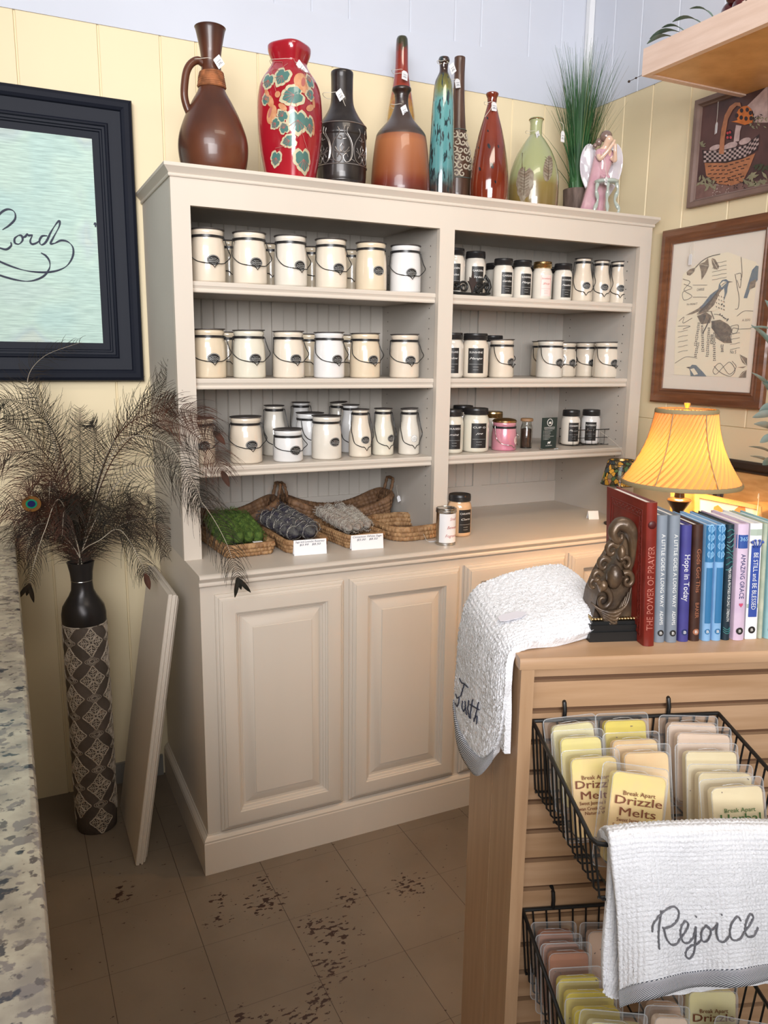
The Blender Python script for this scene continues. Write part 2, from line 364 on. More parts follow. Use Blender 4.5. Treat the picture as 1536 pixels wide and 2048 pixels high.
MB().sweep([(-.006, .616, 0), (-.006, FY, 0), (1.6737, FY, 0), (1.6737, .616, 0)], cp).build('crown_moulding', M['cream'], hut, smooth=25)
b = MB()
for (xa, xb) in ((.0435, .8142), (.8645, 1.624)):
    pts = [(xa, 0)]; x = xa + .035
    k = 0
    while x < xb - .02:
        wide = abs(x - (xa + .39)) < .04
        if not wide: pts += [(x - .003, 0), (x - .0015, .0022), (x, -.0003), (x + .0015, .0022), (x + .003, 0)]
        x += .0405
    pts.append((xb, 0)); n = len(pts)
    b.add([(q, .576 + d, z) for z in (.985, 1.90) for q, d in pts], [(i, i + 1, n + i + 1, n + i) for i in range(n - 1)])
    b.box(xa, xb, .570, .59, .9, .985)
    b.box(xa + .352, xa + .392, .566, .5755, .985, 1.90)
b.box(.0, 1.67, .585, .60, .9, 1.9)
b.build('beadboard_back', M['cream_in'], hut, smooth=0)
for (xa, xb) in ((.0445, .8135), (.8655, 1.6235)):
    for zt in (1.685, 1.419, 1.166):
        s = MB().box(xa, xb, .196, .575, zt - .022, zt)
        s.sweep([(xa, .196, 0), (xb, .196, 0)], [(0, zt - .031), (.006, zt - .031), (.0085, zt - .029), (.009, zt - .0255), (.007, zt - .0225), (.006, zt - .020), (.0075, zt - .016), (.0105, zt - .012), (.011, zt - .004), (.009, zt - .0008), (0, zt)])
        s.build('shelf', M['cream'], hut, smooth=30)
ph = MB()
for xs in (.8142, 1.624):
    for ys in (.225, .53):
        for zz in [1.0 + .032 * k for k in range(27)]:
            if all(abs(zz - (q - .012)) > .022 for q in (1.685, 1.419, 1.166)):
                ph.lathe([(0.0022, 0), (0, 0.0001)], 8).v
                L8 = 8; c0 = len(ph.v) - 16
                for i in range(16):
                    vx, vy, vz = ph.v[c0 + i]; ph.v[c0 + i] = (xs - .0006 - vz, ys + vx, zz + vy)
tag(ph.build('peg_holes', M['slit'], hut, smooth=0), kind='stuff')
# ------------------------------------------------------------------ jars
rnd = random.Random(7)
def rprof(prof):
    tab = [(z, r) for r, z in prof]
    return lambda z: interp(tab, z)
def wire_handle(rn, zn, rb, zl, drop, parent, m='black', out=.011, tilt=0.0):
    # bail hinged on both sides of the neck, hanging down in front with a V dip
    pts = [(-rn - .001, 0, zn), (-rn - .008, -.001, zn + .001), (-rn - .0095, -.003, zn - .008), (-rb - out * .75, -.010, lerp(zn, zl, .42)), (-rb - out, -.020, lerp(zn, zl, .66)), (-rb * .86, -rb * .55, lerp(zn, zl, .90)), (-rb * .50, -rb * .92 - .004, zl + .001), (-.011, -rb - .005, zl), (-.006, -rb - .0055, zl - .003)]
    half = bez(pts, 6); vee = [(0, -rb - .006, zl - drop)]
    full = [tuple(p) for p in half] + vee + [(-p[0], p[1], p[2]) for p in reversed(half)]
    b = MB().tube(full, .00135, 6); b.xf(lambda x, y, z: (x, y + tilt * (zn - z) * -1, z))
    return b.build('handle', M[m], parent, smooth=60)
def oval_label(rf, zc, ax, az, parent, ang=0.0, dark=True):
    def on(x, z, off): r = rf(zc + z) + off; a = x / r + ang; return (r * math.sin(a), -r * math.cos(a), zc + z)
    b = MB(); N = 28
    rows = [[on(ax * q * math.cos(2 * PI * k / N), az * q * math.sin(2 * PI * k / N), .0005) for q in (0.001, .35, .7, 1)] for k in range(N)]
    b.grid(rows, 0, closeu=True); lab = b.build('label', M['lab'] if dark else M['labw'], parent, smooth=60)
    t = MB(); ink = .0009
    t.tube([on(ax * .9 * math.cos(2 * PI * k / N), az * .9 * math.sin(2 * PI * k / N), ink) for k in range(N)], .00035, 4, closed=True)
    for zz, ww, am in ((.34, .42, .0008), (.02, .70, .0016), (-.30, .70, .0016), (-.62, .3, .0006)):
        n = int(ww * ax / .0011); t.tube([on(ax * ww * (2 * i / n - 1), az * zz + am * math.sin(i * 1.9) * (0.6 + .4 * math.sin(i * .7)), ink) for i in range(n + 1)], .00038 if am > .001 else .00028, 4)
    t.build('lettering', M['labw'] if dark else M['lab'], lab, smooth=60)
def rect_label(rf, zc, wx, hz, parent, lines, ang=0.0, m='lab', mt='labw', frame=False):
    def on(x, z, off): r = rf(zc + z) + off; a = x / r + ang; return (r * math.sin(a), -r * math.cos(a), zc + z)
    b = MB().grid([[on(lerp(-wx, wx, i / 12), lerp(-hz, hz, j / 4), .0005) for j in range(5)] for i in range(13)])
    lab = b.build('label', M[m], parent, smooth=60); t = MB()
    for (s, zz, size, width, sh) in lines: text(t, s, lambda x, y: on(x + sh * 0, y + zz * hz, .0009), size, width, sh)
    t.tube([on(lerp(-wx * .85, wx * .85, i / 10), -.28 * hz, .0008) for i in range(11)], .00025, 4)
    for q in (-.5, -.72): t.tube([on(lerp(-wx * .35, wx * .35, i / 8), q * hz + .0005 * (-1) ** i, .0008) for i in range(9)], .0003, 4)
    if frame:
        t.tube([on(x, z, .0008) for x, z in ((-wx * .93, -hz * .95), (wx * .93, -hz * .95), (wx * .93, hz * .95), (-wx * .93, hz * .95))], .0003, 4, closed=True)
    t.build('lettering', M[mt], lab, smooth=0)

def butter_jar(label, wax='a', h=.140, rb=.048, handle=True, lab=True, lift=0.0, lang=0.0, hang=1.0, squat=False):
    t = thing('butter_jar_candle', label, 'candle', group=None)
    rn = rb * .885; zs = h - .028
    pr = [(rb * .90, 0), (rb * .965, .0015), (rb, .006), (rb, h * .42), (rb * .985, h * .56), (rb * .94, h * .73), (rb * .89, zs - .004), (rn, zs), (rn, zs + .010), (rn + .0015, zs + .013), (rn + .0022, h - .008), (rn * .97, h - .004)]
    rf = rprof(pr)
    MB().lathe(pr, 40).build('jar', WAX[wax], t, smooth=50)
    MB().lathe([(rn + .0004, zs + .001), (rn + .0028, zs + .0015), (rn + .003, zs + .008), (rn + .0004, zs + .0085)], 40, cap=False).build('band', M['lidblk'], t, smooth=50)
    ld = MB().lathe([(rn * .95, h - .0065), (rn + .0045, h - .0045), (rn + .0052, h - .0035), (rn + .0048, h - .0022), (rn * .9, h - .0018), (rn * .86, h - .003), (0, h - .003)], 40)
    if lift: ld.xf(lambda x, y, z: (x, y, z + lift * (x / rn) * .5 + lift * .5))
    ld.build('lid', M['lidtop'], t, smooth=50)
    if handle: wire_handle(rn, zs + .004, rb, h * .335, .010, t)
    if lab: oval_label(rf, h * (.40 if not squat else .36), .0195, .0142, t, lang)
    return t
def milk_jar(label, wax='a', h=.153, rb=.037, handle=True, dark=True, lang=0.0, lift=.0, lab=True):
    t = thing('milk_bottle_candle', label, 'candle')
    rn = rb * .70; zs = h - .020
    pr = [(rb * .88, 0), (rb * .97, .002), (rb, .007), (rb, h * .38), (rb * .97, h * .48), (rb * .86, h * .60), (rb * .74, h * .72), (rn, h * .80), (rn, zs + .010), (rn + .001, zs + .013), (rn * .95, h - .004)]
    rf = rprof(pr)
    MB().lathe(pr, 36).build('bottle', WAX[wax], t, smooth=60)
    MB().lathe([(rn + .0003, zs - .001), (rn + .0026, zs), (rn + .0026, zs + .007), (rn + .0003, zs + .0075)], 36, cap=False).build('band', M['lidblk'], t, smooth=50)
    ld = MB().lathe([(rn * .95, h - .006), (rn + .005, h - .004), (rn + .0056, h - .003), (rn + .005, h - .0018), (0, h - .002)], 36)
    if lift: ld.xf(lambda x, y, z: (x, y, z + lift * (x / rn) * .5 + abs(lift) * .5))
    ld.build('lid', M['lidtop'], t, smooth=50)
    if handle: wire_handle(rn, zs + .003, rb, h * .22, .012, t, out=.004)
    if lab: oval_label(rf, h * .36, .0165 if dark else .012, .0125, t, lang, dark)
    return t
def mason_jar(label, wax='c', h=.130, rb=.033, lid='lidblk', lines=None, lang=.35, m='lab', mt='labw', rn=.82):
    t = thing('mason_jar_candle', label, 'candle')
    r2 = rb * rn; hb = h - .024
    pr = [(rb * .82, 0), (rb * .95, .003), (rb, .009), (rb, hb * .80), (rb * .985, hb * .87), (rb * .93, hb * .94), (r2, hb), (r2, h - .006)]
    rf = rprof(pr)
    MB().lathe(pr, 36).build('jar', WAX.get(wax) or M[wax], t, smooth=60)
    pl = [(r2 + .001, hb + .001), (r2 + .0034, hb + .002)]
    for k in range(3): z = hb + .004 + k * .0048; pl += [(r2 + .0036, z), (r2 + .0044, z + .0012), (r2 + .0036, z + .0026), (r2 + .0030, z + .0036)]
    pl += [(r2 + .0036, h - .003), (r2 + .002, h), (r2 * .9, h), (r2 * .88, h - .001), (0, h - .001)]
    MB().lathe(pl, 36).build('lid', M[lid], t, smooth=40)
    if lines: rect_label(rf, hb * .46, rb * .60, hb * .335, t, lines, lang - .72, m, mt, frame=(m != 'lab'))
    return t
Z1, Z2, Z3 = 1.6855, 1.4195, 1.1665
def put(o, u, vm, y, z, rz=0.0):
    p = P(u, vm, 'y', y); o.location = (p.x, y, z); o.rotation_euler = (0, 0, rz); return o
J = 'cream butter jar candle '
S1 = [(415, 500, .250, 'a', .10, True), (499, 500, .247, 'b', .12, True), (581, 510, .250, 'c', .30, True), (662, 520, .252, 'b', .14, True), (742, 525, .255, 'e', .10, False), (811, 530, .255, 'd', -.05, True)]
L1 = [J + 'at left end of top left shelf, cut off by the stile', J + 'on the top left shelf, second from the stile', J + 'with crooked handle, third on the top left shelf', J + 'on the top left shelf, fourth from the stile', 'yellowish butter jar candle with no handle showing, top left shelf front row', 'whitest butter jar candle at the right end of the top left shelf']
for (u, v, y, wx, rz, hd), lb in zip(S1, L1): put(butter_jar(lb, wx, .147, .0495, handle=hd), u, v, y, Z1, rz)
for u, lb in ((458, 'between the first and second front jars'), (541, 'between the second and third front jars'), (624, 'between the third and fourth front jars'), (704, 'between the fourth and fifth front jars')):
    put(butter_jar('back-row butter jar, top left shelf, ' + lb, 'e', .140, .047, lab=False), u, 510, .40, Z1, rnd.uniform(-.3, .3))
S2 = [(418, 700, .250, 'e', .05), (498, 700, .250, 'f', .13), (577, 700, .255, 'b', .18), (658, 705, .252, 'd', .22), (730, 705, .258, 'e', .2), (809, 705, .26, 'a', -.02)]
L2 = [J + 'at the left end of the middle left shelf beside the stile', J + 'on the middle left shelf, second from the left', J + 'on the middle left shelf, third from the left', 'bright white butter jar candle on the middle left shelf, fourth in the front row', J + 'on the middle left shelf, fifth in the front row', J + 'alone at the right end of the middle left shelf']
for (u, v, y, wx, rz), lb in zip(S2, L2): put(butter_jar(lb, wx, .140, .0485, lift=.002), u, v, y, Z2, rz)
for u, lb in ((456, 'behind the first two jars'), (619, 'behind the third and white fourth jars'), (699, 'behind the white fourth and fifth jars')):
    put(butter_jar('back-row cream butter jar candle, middle left shelf, ' + lb, 'e', .138, .0475, lab=False), u, 700, .40, Z2, rnd.uniform(-.3, .3))
put(butter_jar('butter jar candle at left end of third left shelf, half hidden by feathers', 'a', .138, .0475), 398, 880, .29, Z3, .1)
put(butter_jar('ivory butter jar candle with flared lid, third left shelf, beside a brown feather tip', 'a', .140, .0485, lift=.002), 492, 880, .255, Z3, .10)
put(butter_jar('short squat white butter jar candle on the third left shelf', 'd', .100, .0465, squat=True, lift=.002), 576, 888, .245, Z3, .22)
put(butter_jar('white butter jar candle with no handle, right of the squat jar, third left shelf', 'c', .138, .0480, handle=False, lang=.10), 653, 875, .26, Z3, .15)
put(butter_jar('white butter jar candle behind the squat jar on the third left shelf', 'd', .140, .0470), 620, 875, .37, Z3, .6)
put(milk_jar('tall milk bottle candle left behind the squat jar, third left shelf', 'c', .163, .040, lab=False), 549, 865, .40, Z3, .1)
put(milk_jar('milk bottle candle at the very back above the squat jar, third left shelf', 'd', .165, .038, lab=False), 602, 860, .52, Z3, .0)
put(milk_jar('milk bottle candle with tilted lid at the back of the third left shelf', 'c', .163, .036, lift=.004, lab=False), 677, 860, .50, Z3, .0)
put(milk_jar('second-row milk bottle candle, just left behind the front milk bottle, third left shelf', 'd', .162, .036), 701, 862, .39, Z3, -.1)
put(milk_jar('front milk bottle candle with handle hung around its label, third left shelf', 'b', .155, .0365), 720, 870, .27, Z3, .14)
put(milk_jar('ivory milk bottle candle, second from the right on the third left shelf', 'f', .155, .0360, handle=True, lang=.35), 766, 865, .285, Z3, 2.6).rotation_euler = (0, 0, .1)
put(milk_jar('milk bottle candle with round pale label at right end of third left shelf', 'c', .153, .0355, dark=False, lift=.003), 818, 862, .27, Z3, .05)
# right bay, top shelf
GA = [('GARDEN', .62, .0088, .036, 0), ('Garden', .12, .0085, .034, .45)]
def LN(a, b, w=.036, w2=.034): return [(a, .66, .0085, w, 0), (b, .18, .0098, w2, .45)]
put(mason_jar('tall mason jar candle at left end of top right shelf, mostly behind the divider', 'c', .150, .036, lines=LN('GARDEN', 'Garden')), 908, 545, .27, Z1, -.15)
put(mason_jar('tall mason jar candle standing behind the black scrollwork piece on the top right shelf', 'c', .150, .036, lines=LN('GARDEN', 'Garden')), 950, 550, .30, Z1, .1)
put(mason_jar('mason jar candle just right of the black scrollwork piece, top right shelf', 'c', .130, .0345, lines=LN('GARDEN', 'Garden')), 1006, 558, .27, Z1, .25)
put(mason_jar('mason jar candle left of the gold-lidded one, top right shelf', 'c', .130, .0340, lines=LN('SUNSHINE', 'Mango')), 1044, 560, .275, Z1, .25)
put(mason_jar('mason jar candle with gold lid and pink label on the top right shelf', 'c', .130, .0345, lid='gold', lines=LN('Strawberry', 'Shop', .034, .026), m='labpink', mt='red_ink'), 1084, 562, .275, Z1, .2)
put(mason_jar('mason jar candle with black label between the gold-lidded one and the milk bottles', 'c', .130, .0335, lines=LN('WOODLAND', 'Meadow')), 1125, 565, .28, Z1, .2)
for u, lb in ((988, 'left'), (1025, 'middle'), (1064, 'right'), (1103, 'rightmost')):
    put(mason_jar('back-row black-lidded mason jar candle, top right shelf, ' + {'left': 'leftmost of four', 'middle': 'second of four', 'right': 'third of four', 'rightmost': 'last of four'}[lb], 'c', .129, .0330), u, 558, .39, Z1)
for u, lb, rz in ((1165, 'leftmost of the three on the top right shelf', .1), (1202, 'middle one of the three on the top right shelf', .1), (1236, 'rightmost of the three on the top right shelf', .0)):
    put(milk_jar('slim milk bottle candle, ' + lb, 'a', .152, .0365 if u < 1180 else .034, handle=True, lift=0 if u < 1230 else .002, lang=.1), u, 560, .255 if u < 1180 else .27, Z1, rz - .42)
# right bay, middle shelf
put(mason_jar('mason jar candle at left end of middle right shelf, partly behind the divider', 'c', .147, .0400, lines=LN('WOODLAND', 'Meadow', .042, .04)), 903, 708, .26, Z2, -.1)
put(mason_jar('large mason jar candle with mango label on the middle right shelf', 'b', .147, .0455, lines=LN('SUNSHINE', 'Mango', .046, .044), lang=.15), 950, 708, .265, Z2, .1)
put(mason_jar('black-lidded mason jar candle in the back row behind the mango jar, middle right shelf', 'c', .147, .040), 985, 700, .42, Z2)
put(butter_jar('pinkish cream butter jar candle next to the large mango jar, handle swung right', 'a', .132, .0440, lift=.002), 1003, 715, .285, Z2, .35)
put(butter_jar('wide-lidded front butter jar candle right of the gap, middle right shelf', 'c', .132, .0480, lift=.002), 1100, 715, .28, Z2, .2)
put(butter_jar('butter jar candle half hidden right of the wide-lidded jar, middle right shelf', 'a', .130, .0455), 1128, 715, .385, Z2, .2)
put(butter_jar('back-row butter jar candle left behind the wide-lidded jar, middle right shelf', 'e', .134, .0470, lab=False), 1087, 712, .46, Z2, .0)
put(butter_jar('back-row butter jar candle left of the last pair, middle right shelf', 'e', .134, .0460, lab=False), 1146, 712, .50, Z2, .0)
put(butter_jar('cream butter jar candle just behind the last jar of the middle right shelf', 'a', .132, .0455), 1173, 715, .395, Z2, -.1)
put(butter_jar('cream butter jar candle at the right end of the middle right shelf', 'b', .132, .0465, lift=.002), 1212, 715, .29, Z2, .1)
# right bay, bottom shelf
put(mason_jar('mason jar candle at left end of third right shelf, partly behind the divider, mint label', 'f', .147, .0400, lines=LN('ERASED', 'mint', .042, .034)), 903, 865, .255, Z3, .1)
put(mason_jar('large cream mason jar candle reading cup o joe on the third right shelf', 'f', .150, .0465, lines=LN('CUP O', 'joe', .046, .026), lang=.35), 951, 865, .26, Z3, .1)
put(mason_jar('black-lidded jar candle in the back row behind the cup o joe candle', 'c', .150, .0400), 925, 860, .40, Z3)
put(mason_jar('gold-lidded jar candle behind the pink jar on the third right shelf', 'c', .128, .038, lid='gold'), 985, 870, .37, Z3)
t = put(butter_jar('glossy pink jar candle with domed gold lid and round pink label', 'b', .104, .0440, handle=False, lab=False), 1008, 875, .265, Z3, .2)
for c in list(t.children):
    if c.name.startswith('jar'): c.data = c.data.copy(); c.data.materials[0] = M['pinkj']
    if c.name.startswith('lid'): bpy.data.objects.remove(c)
MB().lathe([(.0405, .097), (.0425, .099), (.0425, .1035), (.038, .108), (.024, .1115), (.004, .113), (.0, .113)], 40).build('lid', M['gold'], t)
wire_handle(.039, .085, .044, .020, .010, t, m='steel')
b = MB(); N = 28
b.grid([[((.0444) * math.sin(.45 + .014 * q * math.cos(2 * PI * k / N) / .044), -.0444 * math.cos(.45 + .014 * q * math.cos(2 * PI * k / N) / .044), .036 + .015 * q * math.sin(2 * PI * k / N)) for q in (0.01, .5, 1)] for k in range(N)], closeu=True)
lb = b.build('label', M['labpink'], t); t2 = MB()
text(t2, 'Sugar', lambda x, y: (.0448 * math.sin(.45 + x / .044), -.0448 * math.cos(.45 + x / .044), .041 + y), .006, .017, .4); text(t2, 'Plum', lambda x, y: (.0448 * math.sin(.45 + x / .044), -.0448 * math.cos(.45 + x / .044), .033 + y), .006, .014, .4)
t2.build('lettering', M['red_ink'], lb, smooth=0)
# small corked bottle
t = thing('corked_spice_bottle', 'small clear glass bottle with a wooden cap and dark contents beside the green sign', 'bottle'); put(t, 1053, 860, .28, Z3)
M['glass'] = mat('clear_glass', (.9, .92, .9), 0.03, trans=1.0, ior=1.45); M['cork'] = mat('cap_wood', (.35, .2, .1), .5, var=.3, vscale=60); M['dkfill'] = mat('dark_contents', (.03, .018, .012), .8, col2=(.10, .05, .03), vscale=150)
MB().lathe([(.019, 0), (.0215, .002), (.0215, .072), (.019, .082), (.0165, .088), (.0165, .098), (.0150, .098), (.0150, .086), (.0195, .070), (.0195, .004), (0, .004)], 28).build('bottle', M['glass'], t)
MB().lathe([(.0175, .0045), (.0190, .006), (.0190, .070), (.0, .073)], 24).build('contents', M['dkfill'], t)
MB().lathe([(.016, .096), (.0225, .098), (.0225, .106), (.020, .108), (0, .108)], 28).build('cap', M['cork'], t)
# green sign
M['signg'] = mat('dark_green_card', (.020, .034, .032), .3)
p = P(1099, 897, 'y', .215); sg = thing('sign_card', 'dark green upright card with a round white logo and white list on third right shelf', 'sign', (p.x, .222, Z3), .12)
MB().box(-.036, .036, -.0015, .0015, 0.004, .113).build('panel', M['signg'], sg, smooth=0)
MB().box(-.037, .037, -.012, .006, 0, .004).build('foot', M['glass'], sg, smooth=0)
t = MB()
fn = lambda x, y: (x, -.0021, y)
t.tube([(0.0 + .0125 * math.cos(a * PI / 12), -.0019, .096 + .0125 * math.sin(a * PI / 12)) for a in range(24)], .0011, 5, closed=True)
t.add([fn(-.008, .089), fn(-.002, .100), fn(.001, .096), fn(.004, .101), fn(.008, .090), fn(.004, .092), fn(0, .090), fn(-.004, .093)], [(0, 1, 2, 7), (2, 3, 4, 5), (7, 2, 5, 6)])
for k, (z, w_) in enumerate(((.079, .052), (.0755, .054), (.072, .05), (.066, .040), (.061, .030), (.056, .033), (.051, .028), (.046, .048), (.041, .030), (.036, .022))):
    x0 = -.5 * w_ if k < 3 else -.024
    n = int(w_ / .002); t.tube([(x0 + i * .002, -.0019, z + .0007 * math.sin(i * 2.3)) for i in range(n)], .00042, 4)
    if k >= 3: t.ball((-.028, -.0019, z), .0009, n=6)
t.add([fn(-.007, .022), fn(-.006, .027), fn(.004, .027), (.008, -.0021, .029), fn(.007, .024), fn(.005, .022), fn(.005, .018), fn(.003, .018), fn(.003, .021), fn(-.004, .021), fn(-.004, .018), fn(-.006, .018)], [tuple(range(12))])
text(t, 'BIG CREEK FARMS', lambda x, y: fn(x, y + .013), .0045, .03)
t.build('lettering', M['labw'], sg, smooth=0)
# wire basket with two masons
wb0 = P(1170, 880, 'y', .30); bx = thing('wire_basket', 'small black wire basket holding two mason jar candles, third right shelf', 'basket', (wb0.x + .002, .305, Z3), .0)
b = MB(); X, Y, H = .088, .042, .060
for z in (.003, .030, H):
    b.tube([(-X, -Y, z), (X, -Y, z), (X, Y, z), (-X, Y, z)], .0013 if z < H else .0018, 6, closed=True)
for k in range(7):
    x = lerp(-X, X, k / 6); b.tube([(x, -Y, H), (x, -Y, .003), (x, Y, .003), (x, Y, H)], .001, 5)
for k in range(1, 3):
    y = lerp(-Y, Y, k / 3); b.tube([(-X, y, H), (-X, y, .003), (X, y, .003), (X, y, H)], .001, 5)
b.build('cage', M['black'], bx, smooth=60)
b = MB().tube([(X, -.012, H), (X + .006, -.012, H + .014), (X + .018, -.010, H + .026)], .0016, 6).tube([(X, .012, H), (X + .006, .012, H + .014), (X + .018, .010, H + .026)], .0016, 6)
b.tube([(X + .018, -.016, H + .028), (X + .018, .016, H + .028)], [.0075, .0075], 12); b.build('handle', M['black'], bx, smooth=50)
put(mason_jar('mason jar candle in the wire basket, left one next to the green sign', 'c', .128, .0345, lines=LN('CRANBERRY', 'Meadow'), lang=.3), 1141, 855, .300, Z3 + .0045, .15)
put(mason_jar('mason jar candle in the wire basket, right one, with basil label', 'd', .128, .0355, lines=LN('PLUMBERRY', 'basil', .037, .03), lang=.05), 1181, 855, .300, Z3 + .0045, .0)
# counter: tin and caramel candle
put(mason_jar('caramel coloured mason jar candle with black lid standing on the counter behind the tin', 'caramel', .140, .0405, lines=LN('CARAMEL', 'Corn', .042, .034), lang=.55), 919, 1015, .155, .9002, .2)
t = thing('fragrance_tin', 'silver-lidded tin with white label and red script on the counter edge', 'tin'); put(t, 892, 1040, .06, .9002, .1)
MB().lathe([(.0300, 0), (.0322, .001), (.0322, .006), (.0312, .007), (.0312, .104), (.0322, .106), (.0322, .108)], 40).build('can', M['steel'], t)
rfx = lambda z: .0312
def ont(x, z, off=.0004): return ((.0312 + off) * math.sin(x / .0312 + .1), -(.0312 + off) * math.cos(x / .0312 + .1), z)
lb = MB().grid([[ont(lerp(-.045, .045, i / 24), z) for z in (.009, .102)] for i in range(25)]).build('label', M['paper'], t)
x = MB(); text(x, 'Smell', lambda a, c: ont(a + .003, c + .085, .0008), .0135, .026, .35); text(x, 'Between', lambda a, c: ont(a + .002, c + .058, .0008), .0135, .040, .35); text(x, 'Fragrances', lambda a, c: ont(a, c + .031, .0008), .0135, .047, .35)
x.build('lettering', M['red_ink'], lb, smooth=0)
MB().lathe([(.0328, .104), (.0335, .106), (.0325, .108), (.0333, .110), (.0322, .112), (.0330, .114), (.0325, .1165), (.030, .118), (.029, .1165), (0, .1165)], 40).build('lid', M['steel'], t)
# black scrollwork piece on the top right shelf
t = thing('iron_scroll_stand', 'black iron scrollwork piece with a pointed centre leaf lying in front of the mason jars', 'ornament'); q = P(944, 570, 'y', .215); t.location = (q.x, .218, Z1)
b = MB()
def spiral(cx, cz, r0, turns, dirn, a0, y=0, n=30): return [(cx + r0 * (1 - .75 * k / n) * math.cos(a0 + dirn * turns * 2 * PI * k / n), y, cz + r0 * (1 - .75 * k / n) * math.sin(a0 + dirn * turns * 2 * PI * k / n)) for k in range(n + 1)]
b.tube([(-.075, 0, .008), (-.03, 0, .004), (.03, 0, .004), (.072, 0, .010)], [.004, .006, .006, .004], 8)
for sx in (-1, 1):
    b.tube([(sx * (x_), y_, z_) for x_, y_, z_ in spiral(.030, .026, .019, 1.4, 1, 0)], .0036, 8)
    b.tube([(sx * (x_), y_, z_) for x_, y_, z_ in spiral(.060, .028, .014, 1.3, -1, PI)], .0042, 8)
b.tube([(.060, 0, .01), (.072, 0, .03), (.066, 0, .05), (.052, 0, .064), (.046, 0, .05)], [.006, .006, .005, .006, .003], 8)
b.tube([(.02, .0, .01), (.045, 0, .03), (.05, .0, .045)], [.008, .006, .002], 8)
b.build('scrolls', M['black'], t, smooth=60)
b = MB(); lf = [(0, .008), (.008, .03), (.018, .045), (.012, .044), (.011, .058), (.005, .052), (0, .078), (-.005, .052), (-.011, .058), (-.012, .044), (-.018, .045), (-.008, .03)]
b.add([(x_, -.008, z_) for x_, z_ in lf] + [(x_, -.003, z_) for x_, z_ in lf], [tuple(range(12)), tuple(range(23, 11, -1))] + [(i, (i + 1) % 12, 12 + (i + 1) % 12, 12 + i) for i in range(12)])
b.build('centre_leaf', mat('bronze_leaf', (.06, .045, .045), .4, metal=.5), t, smooth=20)

# ------------------------------------------------------------------ price tags
def tag_card(name, label, pos, size=(.024, .030), tilt=0.0, yaw=.35, loops=None, shape='diamond', group='hang tags on the vases', sm='string', writing=True):
    t = thing(name, label, 'price tag', pos, yaw, group)
    w_, h_ = size; a = tilt
    pts = [(-w_ / 2, -h_), (w_ / 2, -h_), (w_ / 2, -.18 * h_), (w_ * .22, 0), (-w_ * .22, 0), (-w_ / 2, -.18 * h_)]
    if shape == 'square': pts = [(-w_ / 2, -h_), (w_ / 2, -h_), (w_ / 2, 0), (0, .0001), (-w_ / 2 + .002, .0), (-w_ / 2, -.002)]
    ro = lambda x, z: (x * math.cos(a) - z * math.sin(a), x * math.sin(a) + z * math.cos(a))
    b = MB(); n = len(pts)
    b.add([(ro(x, z)[0], -.0004, ro(x, z)[1]) for x, z in pts] + [(ro(x, z)[0], .0004, ro(x, z)[1]) for x, z in pts], [tuple(range(n)), tuple(range(2 * n - 1, n - 1, -1))] + [(i, (i + 1) % n, n + (i + 1) % n, n + i) for i in range(n)])
    b.build('card', M['paper'], t, smooth=0)
    if writing:
        k = MB()
        for zz, wd in ((-.42, .30), (-.62, .22), (-.72, .34)):
            k.tube([(ro(x, z)[0], -.0007, ro(x, z)[1]) for x, z in [(lerp(-wd, wd, i / 8) * w_, zz * h_ + .0012 * math.sin(i * 2.4)) for i in range(9)]], .0004, 4)
        k.build('writing', M['ink'], t, smooth=0)
    if loops: MB().tube(bez(loops, 5), .0007, 5).build('string', M[sm], t, smooth=60)
    return t
# tag string hanging under the basket handle over the shelf edge, with a blank tag
q = P(1207, 845, 'y', .26)
tag_card('hang_tag', 'small white tag hanging on a string from the wire basket over the shelf edge', (q.x + .01, .150, 1.085), (.016, .036), 0, .2, [(0, 0, -.002), (0, 0, .05), (-.001, .03, .09), (-.004, .11, .135)], group=None, writing=False)
q = P(1196, 1040, 'z', .901)
cc = thing('tent_card', 'small blank white folded card standing on the counter behind the carved bookend', 'card', (q.x, q.y + .03, .9002), -.3)
MB().add([(-.02, -.012, 0), (.02, -.012, 0), (.02, 0, .03), (-.02, 0, .03), (.02, .012, 0), (-.02, .012, 0)], [(0, 1, 2, 3), (3, 2, 4, 5)]).build('card', M['paper'], cc, smooth=0)

